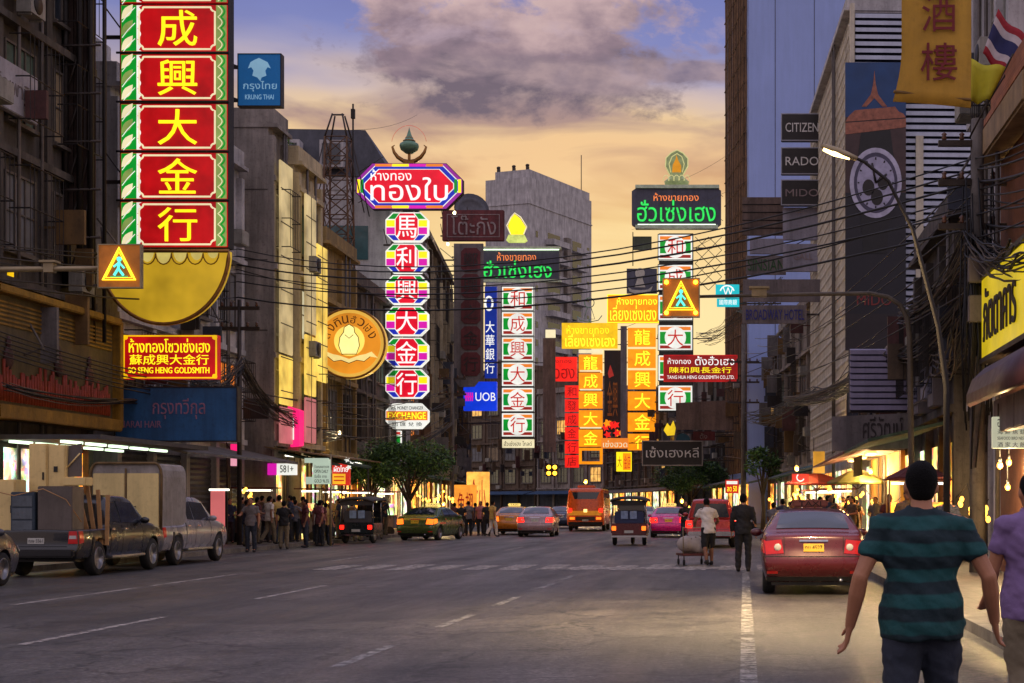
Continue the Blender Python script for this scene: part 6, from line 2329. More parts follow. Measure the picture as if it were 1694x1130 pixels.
# ------------------------------------------------------------------ vehicles
def interp(tab, x):
    if x <= tab[0][0]:
        return tab[0][1]
    for (a, b), (c, d) in zip(tab[:-1], tab[1:]):
        if x <= c:
            return b + (d - b) * (x - a) / max(1e-9, c - a)
    return tab[-1][1]


def smooth_tab(tab, x, h=.07):
    return sum(w * interp(tab, x + d * h) for d, w in ((-1, .2), (-.5, .2), (0, .2), (.5, .2), (1, .2)))


PAINTS = {}


def paint(name, col, var=.08):
    return mat(name, col, .28, .15, var, .8, .02, coat=.6, grime=.12)


RUB = mat('tyre rubber', (24, 23, 24), .8, 0, .3, 8, .3)
ALLOY = mat('alloy rim', (150, 150, 154), .35, .8, .15, 6, .05)
PLAST = mat('black car plastic', (22, 21, 23), .5, 0, .2, 5, .1)
TAIL = glow('lit tail lamp', (255, 26, 16), 3.2, .2, 5)
TAILD = mat('dull tail lamp', (150, 18, 18), .2, 0, .2, 6, 0, emit=.16, ecol=(200, 20, 16), coat=.5)
TAILO = glow('lit amber lamp', (255, 110, 24), 1.8, .2, 5)
CLEARL = mat('clear lens', (190, 186, 180), .12, .1, .1, 6, 0, coat=.5)
PLATEY = mat('yellow number plate', (206, 160, 30), .5, 0, .1, 5, .05, emit=.08, ecol=(206, 160, 30))
PLATEW = mat('white number plate', (190, 188, 180), .5, 0, .1, 5, .05)
CHROME = mat('chrome trim', (190, 190, 196), .15, 1, .1, 5, 0)
CARGLASS = mat('tinted car glass', (30, 36, 46), .06, 0, .3, 2.0, 0, spec=.9, coat=.4)
SEAM = mat('panel gap', (14, 12, 13), .8)


def sharp(me, ang=38):
    for p in me.polygons:
        p.use_smooth = True
    me.set_sharp_from_angle(angle=R(ang))


def boolean(me, cutters):
    o = bpy.data.objects.new('tmp', me)
    WORK.collection.objects.link(o)
    tmp = []
    for cm in cutters:
        c = bpy.data.objects.new('tmpc', cm)
        WORK.collection.objects.link(c)
        tmp.append(c)
        m = o.modifiers.new('b', 'BOOLEAN')
        m.operation, m.solver, m.object = 'DIFFERENCE', 'EXACT', c
    r = applied(o)
    for c in tmp + [o]:
        bpy.data.objects.remove(c)
    return r


class Car:
    def __init__(s, name, label, loc, rz, body_m, L, T, W, tail, nose, zb, wheels, r, curv=.1, camber=.04, plan=(.93, .86), group=None, cat='car', cut=None, bev=.045):
        s.L, s.Tt, s.Wt, s.tail, s.nose, s.zb, s.curv, s.camber, s.plan = L, T, W, tail, nose, zb, curv, camber, plan
        s.o = thing(name, label, cat, loc, rz, group)
        s.wx = max(w for _, w in W)
        ys = sorted({round(y, 3) for y, _ in T} | {round(i * L / 34, 3) for i in range(35)})
        keep = [ys[0]]
        for y in ys[1:]:
            if y - keep[-1] > .035:
                keep.append(y)
        ys = keep
        na, nc = 10, 9
        mb = MB()
        ring = [(-1 + 2 * i / na, 0) for i in range(na)] + [(1, i / nc) for i in range(nc)] + [(1 - 2 * i / na, 1) for i in range(na)] + [(-1, 1 - i / nc) for i in range(nc)]
        n = len(ring)
        vs = []
        for y in ys:
            for a, c in ring:
                vs.append(s.pt(a, y, c))
        fs = []
        for i in range(len(ys) - 1):
            for j in range(n):
                fs.append((i * n + j, i * n + (j + 1) % n, (i + 1) * n + (j + 1) % n, (i + 1) * n + j))
        mb.add(vs, fs)
        for y in (ys[0], ys[-1]):
            g = [s.pt(-1 + 2 * i / na, y, k / nc) for k in range(nc + 1) for i in range(na + 1)]
            mb.add(g, [(k * (na + 1) + i, k * (na + 1) + i + 1, (k + 1) * (na + 1) + i + 1, (k + 1) * (na + 1) + i) for k in range(nc) for i in range(na)])
        me = mb.mesh('body', body_m)
        bm = bmesh.new()
        bm.from_mesh(me)
        es = [e for e in bm.edges if len(e.link_faces) == 2 and e.calc_face_angle(0) > .75]
        bmesh.ops.bevel(bm, geom=es, offset=bev, segments=3, affect='EDGES', clamp_overlap=True, profile=.5)
        bmesh.ops.recalc_face_normals(bm, faces=bm.faces)
        bm.to_mesh(me)
        bm.free()
        cutters = []
        for y in wheels:
            for sg in (-1, 1):
                cm = MB().lathe([(r * 1.19, -.25), (r * 1.19, .3)], (0, 0, 0), 'X', 28)
                cm.v = [(x + sg * (s.wx - .08), yy + y, z + r) for x, yy, z in cm.v]
                cutters.append(cm.mesh('c', PLAST))
        if cut:
            cutters.append(MB().box(*cut).mesh('c', PLAST))
        me2 = boolean(me, cutters)
        sharp(me2)
        s.body = link('body', me2, s.o)
        tyre, rim = s.wheel_mesh(r)
        for y in wheels:
            for sg in (-1, 1):
                w = link('wheel', tyre, s.o, (sg * (s.wx - .13), y, r))
                w.rotation_euler = (0, 0, 0 if sg > 0 else PI)
                link('rim', rim, w)
        MB().box(-s.wx * .8, .25, s.zb - .06, s.wx * .8, L - .3, s.zb + .04).build('underbody', PLAST, s.o)

    _wm = {}

    def wheel_mesh(s, r):
        if r not in Car._wm:
            w = .105
            t = MB().lathe([(r * .62, -w * .9), (r * .9, -w), (r * .98, -w * .75), (r, -w * .3), (r, w * .3), (r * .98, w * .75), (r * .9, w), (r * .62, w * .9)], (0, 0, 0), 'X', 28)
            t.lathe([(0, -w * .5), (r * .64, -w * .5)], (0, 0, 0), 'X', 28)
            m = MB().lathe([(r * .66, w * .95), (r * .62, w * 1.0), (r * .58, w * .9), (r * .56, w * .45), (0, w * .4)], (0, 0, 0), 'X', 28, 0)
            m.lathe([(0, w * .9), (r * .13, w * .88), (r * .15, w * .5)], (0, 0, 0), 'X', 14)
            for i in range(5):
                a = i * 2 * PI / 5
                for d in (-.16, .16):
                    m.tube([(w * .8, r * .1 * math.cos(a), r * .1 * math.sin(a)), (w * .82, r * .6 * math.cos(a + d), r * .6 * math.sin(a + d))], r * .05, 5)
            Car._wm[r] = (t.mesh('wheel', RUB), m.mesh('rim', ALLOY))
        return Car._wm[r]

    def Wp(s, y):
        return min(1, interp([(0, s.plan[0]), (.18, s.plan[0] + (1 - s.plan[0]) * .7), (.5, 1)], y)) * interp([(s.L - .9, 1), (s.L, s.plan[1])], y)

    def T(s, y):
        return smooth_tab(s.Tt, y)

    def W(s, z):
        return smooth_tab(s.Wt, z, .05)

    def lean(s, x, y, z):
        e = 0
        w = abs(x) / s.wx
        if y < 1.0:
            e += (interp(s.tail, z) + s.curv * w ** 3) * (1 - y / 1.0)
        if y > s.L - 1.0:
            e -= (interp(s.nose, z) + s.curv * 1.8 * w ** 3) * (1 - (s.L - y) / 1.0)
        return e

    def pt(s, a, y, c):
        zt = s.T(y)
        z = s.zb + (zt - s.zb) * c
        x = a * s.W(z) * s.Wp(y)
        if c > .5:
            z -= s.camber * a * a * (c - .5) * 2 * (1 if zt > 1.2 else .5)
        return (x, y + s.lean(x, y, z), z)

    def side(s, y, z, sg, off):
        x = sg * (s.W(z) * s.Wp(y) + off)
        return (x, y + s.lean(x, y, z), z)

    def top(s, x, y, off):
        zt = s.T(y)
        a = x / max(.1, s.W(zt))
        d = (s.T(y + .05) - s.T(y - .05)) / .1
        nl = math.hypot(1, d)
        z = zt - s.camber * a * a * (1 if zt > 1.2 else .5)
        return (x, y - off * d / nl + s.lean(x, y, z), z + off / nl)

    def rear(s, x, z, off):
        return (x, s.lean(x, 0, z) - off, z)

    def front(s, x, z, off):
        return (x, s.L + s.lean(x, s.L, z) + off, z)

    def patch(s, name, m, f, quad, off=.012, n=6, k=5, parent=None, deep=.02):
        """a thin shell following the body: quad = four corners in the two coordinates of f"""
        A, Bq, Cq, D = [Vector(q) for q in quad]
        g = []
        for o in (off, off - deep):
            for i in range(k + 1):
                for j in range(n + 1):
                    p = A.lerp(D, i / k).lerp(Bq.lerp(Cq, i / k), j / n)
                    g.append(f(p.x, p.y, o))
        N = (n + 1) * (k + 1)
        fs = []
        for i in range(k):
            for j in range(n):
                a, b = i * (n + 1) + j, (i + 1) * (n + 1) + j
                fs.append((a, a + 1, b + 1, b))
                fs.append((N + a, N + b, N + b + 1, N + a + 1))
        rim = [j for j in range(n + 1)] + [i * (n + 1) + n for i in range(1, k + 1)] + [k * (n + 1) + j for j in range(n - 1, -1, -1)] + [i * (n + 1) for i in range(k - 1, 0, -1)]
        for a, b in zip(rim, rim[1:] + rim[:1]):
            fs.append((a, N + a, N + b, b))
        o = MB().add(g, fs).build(name, m, parent or s.o)
        sharp(o.data, 50)
        return o

    def both(s, name, m, fn, quad, **k):
        for sg in (-1, 1):
            s.patch(name, m, lambda a, b, o, sg=sg: fn(a, b, sg, o), quad, **k)

    def rear_pair(s, name, m, x0, z0, x1, z1, **k):
        for sg in (-1, 1):
            s.patch(name, m, s.rear, [(sg * x0, z0), (sg * x1, z0), (sg * x1, z1), (sg * x0, z1)], **k)

    def plate(s, z0, z1, m, txt, off=.02, w=.17):
        o = s.patch('number_plate', m, s.rear, [(-w, z0), (w, z0), (w, z1), (-w, z1)], off=off, n=2, k=2)
        y = s.rear(0, (z0 + z1) / 2, off)[1]
        lettering(txt, -w * .85, z0 + (z1 - z0) * .22, w * .85, z1 - (z1 - z0) * .2, y - .001, SEAM, o, .02, .004)

    def mirrors(s, m, y, z):
        for sg in (-1, 1):
            x = s.W(z)
            MB().ell((sg * (x + .13), y, z), (.11, .06, .075), 10, 8).box(sg * (x - .03), y - .02, z - .03, sg * (x + .08), y + .03, z + .01).build('mirror', m, s.o)


SED_T = [(0, .97), (.06, 1.03), (.55, 1.06), (1.35, 1.41), (2.1, 1.46), (2.75, 1.42), (3.5, 1.05), (4.2, .92), (4.5, .76)]
SED_W = [(.2, .80), (.5, .875), (.8, .88), (1.0, .85), (1.12, .79), (1.45, .58)]
SED_TAIL = [(.2, .14), (.40, .03), (.45, .0), (.62, .0), (.68, .06), (1.06, .15)]
SED_NOSE = [(.2, .1), (.5, 0), (.8, .18)]


def sedan(label, loc, rz, col, name='taxi', cat='taxi', lamp=None, plate_m=None, txt='ทบ 4527', amber=False, detail=True, col2=None, roof_sign=None):
    pm = paint('car paint %d %d %d' % col, col)
    c = Car(name, label, loc, rz, pm, 4.5, SED_T, SED_W, SED_TAIL, SED_NOSE, .22, (.86, 3.5), .315, cat=cat)
    lamp = lamp or TAILD
    c.patch('rear_window', CARGLASS, c.top, [(-.62, .66), (.62, .66), (.54, 1.28), (-.54, 1.28)], off=.012, n=10, k=6)
    c.patch('windscreen', CARGLASS, c.top, [(-.54, 2.86), (.54, 2.86), (.64, 3.42), (-.64, 3.42)], off=.012, n=8)
    c.both('side_window', CARGLASS, c.side, [(1.35, 1.04), (2.1, 1.02), (2.1, 1.34), (1.55, 1.33)], off=.01)
    c.both('side_window', CARGLASS, c.side, [(2.16, 1.02), (3.2, 1.0), (2.75, 1.30), (2.16, 1.34)], off=.01)
    for sg in (-1, 1):
        f = c.patch('tail_light', lamp, c.rear, [(sg * .50, .70), (sg * .80, .68), (sg * .82, .90), (sg * .54, .93)], off=.022, n=6)
        p = c.rear(sg * .60, .80, .03)
        MB().lathe([(.062, .02), (.06, -.004), (.05, -.012), (0, -.014)], p, 'Y', 18).build('reverse_lamp', CLEARL if not amber else TAILO, f)
        c.patch('tail_light', lamp, lambda a, b, o, sg=sg: c.side(a, b, sg, o), [(.03, .70), (.36, .76), (.30, .92), (.04, .92)], off=.014, n=4)
        c.patch('reflector', TAILD, c.rear, [(sg * .60, .36), (sg * .78, .36), (sg * .78, .40), (sg * .60, .40)], off=.02, n=3, k=1)
        c.patch('headlight', CLEARL, lambda x, z, o: c.front(x, z, o), [(sg * .45, .62), (sg * .78, .62), (sg * .76, .74), (sg * .45, .72)], off=.012, n=4)
    c.patch('bumper_line', SEAM, c.rear, [(-.84, .645), (.84, .645), (.84, .655), (-.84, .655)], off=.006, n=14, k=1)
    c.patch('boot_gap', SEAM, c.rear, [(-.48, .68), (.48, .68), (.48, .688), (-.48, .688)], off=.008, n=8, k=1)
    for sg in (-1, 1):
        c.patch('boot_gap', SEAM, c.rear, [(sg * .485, .66), (sg * .495, .66), (sg * .5, .98), (sg * .49, .98)], off=.006, n=1, k=6)
    c.patch('bumper_base', PLAST, c.rear, [(-.78, .235), (.78, .235), (.8, .31), (-.8, .31)], off=.012, n=12, k=2)
    c.patch('boot_trim', CHROME, c.rear, [(-.24, .895), (.24, .895), (.24, .925), (-.24, .925)], off=.02, n=4, k=1)
    c.plate(.73, .86, plate_m or PLATEY, txt)
    for y in (1.3, 2.13, 3.12):
        c.both('door_gap', SEAM, c.side, [(y, .32), (y + .01, .32), (y + .01, .98), (y, .98)], off=.003, n=1, k=6)
    for y in (1.45, 2.3):
        for sg in (-1, 1):
            p = c.side(y, .9, sg, .02)
            MB().box(p[0] - .015, y - .09, .88, p[0] + .015, y + .09, .915).build('door_handle', pm, c.o, .006)
    c.both('window_trim', SEAM, c.side, [(1.2, 1.0), (3.3, .97), (3.3, .985), (1.2, 1.015)], off=.006, n=10, k=1)
    c.mirrors(pm, 3.05, 1.0)
    MB().tube([(.45, .05, .25), (.45, .3, .25)], .03, 8).build('exhaust', CHROME, c.o)
    if col2:
        c.patch('upper_stripe', paint('car paint %d %d %d' % col2, col2), c.rear, [(-.5, .87), (.5, .87), (.5, .97), (-.5, .97)], off=.012, n=8, k=2)
        c.patch('boot_lid', paint('car paint %d %d %d' % col2, col2), c.top, [(-.78, .06), (.78, .06), (.74, .58), (-.74, .58)], off=.008, n=8, k=4)
        c.patch('roof_panel', paint('car paint %d %d %d' % col2, col2), c.top, [(-.54, 1.40), (.54, 1.40), (.54, 2.75), (-.54, 2.75)], off=.008, n=8, k=4)
    if roof_sign:
        b = MB().box(-.32, 2.2, 1.465, .32, 2.36, 1.6).build('roof_sign', roof_sign, c.o, .03)
        lettering('TAXI', -.2, 1.49, .2, 1.575, 2.199, SEAM, b, .02, .004)
    return c


RS = mat('dull roof sign', (120, 60, 50), .5, 0, .2, 4, 0)
RSY = glow('lit roof sign', (255, 220, 120), 1.0, .1)
sedan('crimson taxi with a yellow number plate stopped at the right kerb', (1.27, 26.0, 0), R(-1), (78, 6, 16), roof_sign=RS)
sedan('olive green and yellow taxi in the left lane by the clipped tree', (-13.75, 66.5, 0), R(-9), (74, 92, 40), col2=(196, 176, 60), lamp=TAILO, txt='ทม 8310', amber=True, roof_sign=RSY)
sedan('orange yellow taxi half hidden behind the silver pink car', (-11.55, 79, 0), R(1), (206, 122, 20), lamp=TAILO, txt='มฉ 2174', amber=True, roof_sign=RSY)
sedan('silver pink car with bright red tail lights beside the orange taxi', (-9.62, 74.2, 0), R(2), (170, 140, 146), 'parked_car', 'car', TAIL, PLATEW, 'ศท 621')
sedan('magenta pink taxi ahead of the red pickup', (-3.2, 72.5, 0), R(1), (206, 24, 128), lamp=TAIL, txt='ทศ 7702', roof_sign=RSY)
sedan('dark grey car cut off by the left edge beside the loaded pickup', (-14.5, 25.6, 0), 0, (52, 50, 58), 'parked_car', 'car', txt='ฎก 938', plate_m=PLATEW)
sedan('distant white car behind the round spare of the orange bus', (-6.2, 104, 0), R(3), (190, 190, 196), 'parked_car', 'car', TAIL, PLATEW, 'กก 118')
sedan('distant dark blue car left of the orange bus', (-11.4, 101, 0), R(4), (40, 52, 84), 'parked_car', 'car', TAIL, PLATEW, 'ขต 402')

PK_T = [(0, .98), (.05, 1.0), (1.62, 1.02), (1.68, 1.05), (1.86, 1.66), (2.2, 1.75), (3.0, 1.74), (3.35, 1.66), (3.95, 1.14), (4.9, 1.02), (5.2, .86)]
PK_W = [(.3, .80), (.55, .88), (.8, .90), (1.02, .87), (1.15, .82), (1.74, .64)]
PK_TAIL = [(.3, .1), (.5, .0), (.62, 0), (.66, .05), (1.05, .06)]


def pickup(label, loc, rz, col, name='pickup_truck', lamp=None, txt='ณษ 5561', bed=True):
    pm = paint('car paint %d %d %d' % col, col)
    c = Car(name, label, loc, rz, pm, 5.2, PK_T, PK_W, PK_TAIL, [(.3, .1), (.6, 0), (1.0, .12)], .38, (1.12, 4.22), .37, curv=.05, plan=(.97, .9), cat='pickup truck', cut=(-.70, .14, .62, .70, 1.6, 1.6) if bed else None)
    for sg in (-1, 1):
        f = c.patch('tail_light', lamp or TAILD, c.rear, [(sg * .66, .70), (sg * .85, .70), (sg * .83, .96), (sg * .68, .96)], off=.02, n=4)
        c.patch('clear_lens', CLEARL, c.rear, [(sg * .68, .80), (sg * .83, .80), (sg * .82, .87), (sg * .69, .87)], off=.026, n=3, k=2, parent=f)
        c.patch('tail_light', lamp or TAILD, lambda a, b, o, sg=sg: c.side(a, b, sg, o), [(.02, .70), (.2, .72), (.18, .96), (.02, .96)], off=.012, n=3)
        c.patch('headlight', CLEARL, lambda x, z, o: c.front(x, z, o), [(sg * .5, .72), (sg * .8, .72), (sg * .78, .9), (sg * .5, .88)], off=.012, n=4)
    c.patch('tailgate_gap', SEAM, c.rear, [(-.64, .64), (.64, .64), (.64, .65), (-.64, .65)], off=.005, n=6, k=1)
    MB().box(-.82, -.10, .42, .82, .03, .58).build('rear_bumper', CHROME if lamp else PLAST, c.o, .03)
    c.plate(.70, .82, PLATEW, txt)
    c.both('side_window', CARGLASS, c.side, [(1.92, 1.15), (2.35, 1.13), (2.35, 1.6), (2.02, 1.57)], off=.01)
    c.both('side_window', CARGLASS, c.side, [(2.42, 1.13), (3.62, 1.10), (3.28, 1.56), (2.42, 1.6)], off=.01)
    c.patch('rear_window', CARGLASS, c.top, [(-.55, 1.70), (.55, 1.70), (.5, 1.84), (-.5, 1.84)], off=.012, n=8, k=4)
    c.patch('windscreen', CARGLASS, c.top, [(-.58, 3.42), (.58, 3.42), (.66, 3.9), (-.66, 3.9)], off=.012, n=8)
    for y in (1.72, 2.38, 3.55):
        c.both('door_gap', SEAM, c.side, [(y, .45), (y + .01, .45), (y + .01, 1.06), (y, 1.06)], off=.003, n=1, k=6)
    c.both('wheel_arch', PLAST, c.side, [(.68, .45), (.74, .45), (.80, .82), (.72, .84)], off=.02, n=1, k=4)
    for y in (1.85, 2.55):
        for sg in (-1, 1):
            p = c.side(y, .98, sg, .02)
            MB().box(p[0] - .015, y - .1, .965, p[0] + .015, y + .1, 1.0).build('door_handle', CHROME, c.o, .006)
    for sg in (-1, 1):
        MB().box(sg * .72, 1.7, .36, sg * .93, 3.6, .41).build('side_step', ALLOY, c.o, .01)
    c.mirrors(pm, 3.5, 1.16)
    return c


pickup('black pickup truck stacked high with used cabinets at the left kerb', (-14.55, 32.4, 0), 0, (14, 14, 20))
c = pickup('silver white pickup with a tall covered cargo box behind the black one', (-14.9, 38.1, 0), 0, (150, 146, 150), txt='ถฉ 3390', bed=False)
# its cargo box
BOXP = mat('cream cargo panel', (226, 202, 138), .6, .0, .12, 1.2, .1, grime=.35)
TARP = mat('grey tarpaulin', (150, 144, 140), .7, 0, .25, 2.5, .5, grime=.5)
mb = MB()
pr = [(-.84, .75), (.84, .75), (.86, 2.2)] + [(.86 - .16 + .16 * math.cos(a), 2.2 + .32 * math.sin(a)) for a in (R(30), R(60), R(88))] + [(-.7 - .16 * math.cos(a), 2.2 + .32 * math.sin(a)) for a in (R(88), R(60), R(30))] + [(-.86, 2.2)]
mb.prism(pr, .06, 1.75)
mb.build('cargo_box', TARP, c.o)
for sg in (-1, 1):
    MB().box(sg * .025, -.0, .98, sg * .80, .056, 2.28).build('cargo_door', BOXP, c.o, .01)
MB().box(-.80, -.002, .68, .80, .054, .955).build('tailboard', BOXP, c.o, .01)
mb = MB().tube([(p[0] * 1.01, .02, p[1] + .01) for p in pr[1:] + pr[:1]], .035, 6)
mb.box(-.02, -.012, .96, .02, .02, 2.4)
mb.build('box_frame', mat('rusty box frame', (110, 88, 56), .7, .3, .4, 4, .3), c.o)
MB().tube([(.04, -.03, 1.35), (.04, -.03, 1.62)], .014, 6).tube([(.04, -.03, 1.47), (.26, -.03, 1.47)], .014, 6).build('latch', STEEL, c.o)
c = pickup('bright red pickup with glowing tail lights in the middle of the road', (-.93, 55, 0), R(1), (176, 22, 24), lamp=TAIL, txt='บย 1452', bed=False)
mb = MB()
mb.prism([(-.80, 1.0), (.80, 1.0), (.64, 1.66), (-.64, 1.66)], .12, 1.75)
mb.build('canopy', paint('car paint 176 22 24', (176, 22, 24)), c.o, .05, 3)
MB().prism([(-.64, 1.08), (.64, 1.08), (.53, 1.56), (-.53, 1.56)], .095, .118).build('canopy_window', CARGLASS, c.o)

# ---- orange bus
BUSO = paint('orange bus paint', (214, 84, 14))
BW = [(.3, 1.06), (.8, 1.10), (1.6, 1.09), (2.5, .98)]
b = Car('bus', 'orange bus seen from behind in the middle lane', (-8.75, 90, 0), R(2), BUSO, 8.5, [(0, 2.42), (.15, 2.5), (8.3, 2.5), (8.5, 2.3)], BW, [(.3, .06), (.6, 0), (1.2, .0), (2.5, .12)], [(.3, 0), (2.5, .3)], .34, (1.9, 6.8), .42, curv=.1, plan=(.97, .93), cat='bus', bev=.09)
b.patch('rear_window', CARGLASS, b.rear, [(-.62, 1.86), (.62, 1.86), (.8, 2.26), (-.8, 2.26)], off=.015, n=8)
b.patch('lower_panel', mat('bus grille yellow', (226, 150, 40), .4, .2, .2, 3, .1, emit=.25, ecol=(236, 150, 40)), b.rear, [(-.92, .92), (.92, .92), (.92, 1.18), (-.92, 1.18)], off=.012, n=8)
b.patch('engine_cover', mat('bus dark grille', (60, 40, 26), .5, .2, .3, 8, .3), b.rear, [(-.55, .62), (.55, .62), (.55, .84), (-.55, .84)], off=.016, n=6)
b.rear_pair('tail_light', TAIL, .78, 1.1, .98, 1.32, off=.02, n=3, k=3)
b.rear_pair('indicator', TAILO, .62, .68, .9, .82, off=.02, n=3, k=2)
b.patch('route_lamp', glow('bus centre lamp', (255, 220, 120), 2.0, 0), b.rear, [(-.1, 1.1), (.1, 1.1), (.1, 1.28), (-.1, 1.28)], off=.02, n=2, k=2)
b.patch('rear_bumper', PLAST, b.rear, [(-.98, .36), (.98, .36), (1.0, .54), (-1.0, .54)], off=.05, n=8, k=2)
b.plate(.58, .68, PLATEW, '13-4402')
for i in range(6):
    b.both('side_window', CARGLASS, b.side, [(.7 + i * 1.22, 1.5), (1.75 + i * 1.22, 1.5), (1.75 + i * 1.22, 2.2), (.7 + i * 1.22, 2.2)], off=.01, n=3, k=3)
b.both('side_stripe', mat('bus cream stripe', (220, 190, 130), .4), b.side, [(.3, 1.2), (8.2, 1.2), (8.2, 1.32), (.3, 1.32)], off=.01, n=16, k=1)
MB().box(-.5, .6, 2.49, .5, 1.9, 2.66).build('roof_vent', BUSO, b.o, .04)


# ---- tuk-tuks
def tuktuk(label, loc, rz, body, roof, trim, lamp):
    t = thing('tuk_tuk', label, 'tuk-tuk', loc, rz, None)
    mb = MB()
    mb.prism([(-.62, .38), (.62, .38), (.68, .82), (-.68, .82)], .0, .12)
    mb.build('rear_panel', body, t, .03)
    MB().box(-.66, .13, .34, .66, 1.35, .42).box(-.25, 1.352, .34, .25, 2.3, .42).build('floor_pan', body, t, .02)
    for sg in (-1, 1):
        mb = MB().box(sg * .60, .13, .425, sg * .68, 1.3, .80)
        mb.build('side_panel', body, t, .03)
        mb = MB().lathe([(0, -.07), (.16, -.06), (.24, -.075), (.28, -.04), (.28, .04), (.24, .075), (.16, .06), (0, .07)], (0, 0, 0), 'X', 22)
        w = mb.build('wheel', RUB, t, loc=(sg * .56, .45, .28))
        MB().lathe([(0, .08), (.15, .078), (.16, .06)], (0, 0, 0), 'X', 16).build('rim', ALLOY, w).scale = (sg, 1, 1)
        f = MB().box(sg * .48, -.03, .56, sg * .64, .0, .72).build('tail_light', lamp, t, .01)
        MB().tube([(sg * .66, .1, .8), (sg * .63, .18, 1.5), (sg * .6, .3, 1.66)], .022, 6).build('post', CHROME, t)
        MB().tube([(sg * .5, 1.75, .45), (sg * .52, 1.6, 1.2), (sg * .55, 1.45, 1.66)], .022, 6).build('post', CHROME, t)
    w = MB().lathe([(0, -.06), (.16, -.05), (.24, -.065), (.27, -.03), (.27, .03), (.24, .065), (.16, .05), (0, .06)], (0, 0, 0), 'X', 22).build('wheel', RUB, t, loc=(0, 2.25, .27))
    mb = MB()
    vs, k = [], 9
    for y, dz in ((.0, -.02), (.12, .04), (1.7, .06), (1.85, 0)):
        for i in range(k):
            a = -1 + 2 * i / (k - 1)
            vs.append((a * .7, y, 1.80 - .12 * abs(a) ** 3 + dz))
    mb.add(vs + [(x, y, z - .05) for x, y, z in vs], [(r_ * k + i, r_ * k + i + 1, (r_ + 1) * k + i + 1, (r_ + 1) * k + i) for r_ in range(3) for i in range(k - 1)] + [(36 + r_ * k + i, 36 + (r_ + 1) * k + i, 36 + (r_ + 1) * k + i + 1, 36 + r_ * k + i + 1) for r_ in range(3) for i in range(k - 1)]
           + [(i, 36 + i, 37 + i, i + 1) for i in range(k - 1)] + [(27 + i, 28 + i, 64 + i, 63 + i) for i in range(k - 1)] + [(r_ * k, (r_ + 1) * k, 36 + (r_ + 1) * k, 36 + r_ * k) for r_ in range(3)] + [(r_ * k + 8, 44 + r_ * k, 44 + (r_ + 1) * k, (r_ + 1) * k + 8) for r_ in range(3)], smooth=True)
    mb.build('roof', roof, t)
    MB().prism([(-.64, 1.5), (.64, 1.5), (.68, 1.68), (-.68, 1.68)], .06, .1).build('roof_flap', roof, t)
    MB().box(-.56, .2, .78, .56, .34, 1.28).box(-.56, .345, .5, .56, .85, .66).build('bench_seat', trim, t, .05)
    MB().box(-.24, 1.2, .5, .24, 1.5, .74).build('driver_seat', PLAST, t, .04)
    for x in (-.32, .02):
        MB().box(x, .17, .98, x + .28, .196, 1.3).build('seat_cover', mat('pale blue seat cover', (140, 160, 190), .7, 0, .3, 8, .1), t, .02)
    MB().box(-.17, -.02, .46, .17, -.003, .56).build('number_plate', PLATEW, t)
    MB().box(-.66, -.06, .30, .66, .0, .37).build('rear_bumper', CHROME, t, .01)
    MB().prism([(-.5, .44), (.5, .44), (.5, 1.0), (-.5, 1.0)], 1.98, 2.04).build('front_panel', body, t, .02)
    MB().prism([(-.5, 1.03), (.5, 1.03), (.48, 1.6), (-.48, 1.6)], 1.72, 1.74).build('windscreen', CARGLASS, t)
    return t


TUKR = paint('maroon tuk tuk paint', (96, 26, 26))
TUKG = paint('dark green tuk tuk paint', (40, 50, 52))
tuktuk('maroon tuk-tuk with a black roof and pale blue seat backs in the middle lane', (-4.07, 58.6, 0), 0, TUKR, mat('black vinyl roof', (26, 24, 26), .6, 0, .2, 4, .2), mat('dark blue vinyl', (40, 52, 90), .5, 0, .2, 4, .1), TAILO)
tuktuk('dim dark tuk-tuk with a red lamp at the left kerb', (-15.0, 61.5, 0), R(-4), TUKG, mat('grey vinyl roof', (60, 56, 58), .7, 0, .2, 4, .2), mat('grey vinyl', (76, 72, 76), .6, 0, .2, 4, .1), TAIL)

# ---- the load on the black pickup
FRG = mat('cream enamel', (236, 206, 138), .45, .0, .12, 1.5, .08, grime=.3)
WOOD = mat('pale timber', (176, 132, 84), .7, 0, .25, 4, .2, grime=.3)
GRM = mat('grey steel cabinet', (104, 94, 88), .5, .2, .2, 1.5, .1, grime=.45)
BLC = mat('blue grey drawer unit', (58, 72, 86), .55, .1, .25, 2, .15, grime=.4)


def cabinet(label, cx, y, z, w, d, h, m, kind, rz=0, cat='cabinet'):
    t = thing('cabinet' if kind != 'drawers' else 'drawer_unit', label, cat, (cx, y, z), rz, 'furniture loaded on the black pickup')
    MB().box(-w / 2, 0, 0, w / 2, d, h).build('case', m, t, .015)
    if kind == 'door':
        MB().box(-w / 2 + .015, -.03, .03, w / 2 - .015, -.003, h - .03).build('door', m, t, .012)
        MB().box(w / 2 - .09, -.055, h * .5, w / 2 - .06, -.031, h * .5 + .16).build('handle', PLAST, t)
    elif kind == 'drawers':
        mb = MB()
        for i in range(4):
            z0 = .05 + i * (h - .1) / 4
            MB().box(-w / 2 + .04, -.02, z0, w / 2 - .04, -.003, z0 + (h - .1) / 4 - .03).build('drawer', mat('dusty drawer front', (96, 104, 112), .6, 0, .25, 3, .1, grime=.5), t, .008)
    elif kind == 'flat':
        MB().box(-w / 2 + .03, -.012, .04, w / 2 - .03, -.003, h - .04).build('panel', m, t, .004)
        MB().box(-.06, -.03, h * .62, .02, -.013, h * .62 + .12).build('lock_plate', PLAST, t)
    return t


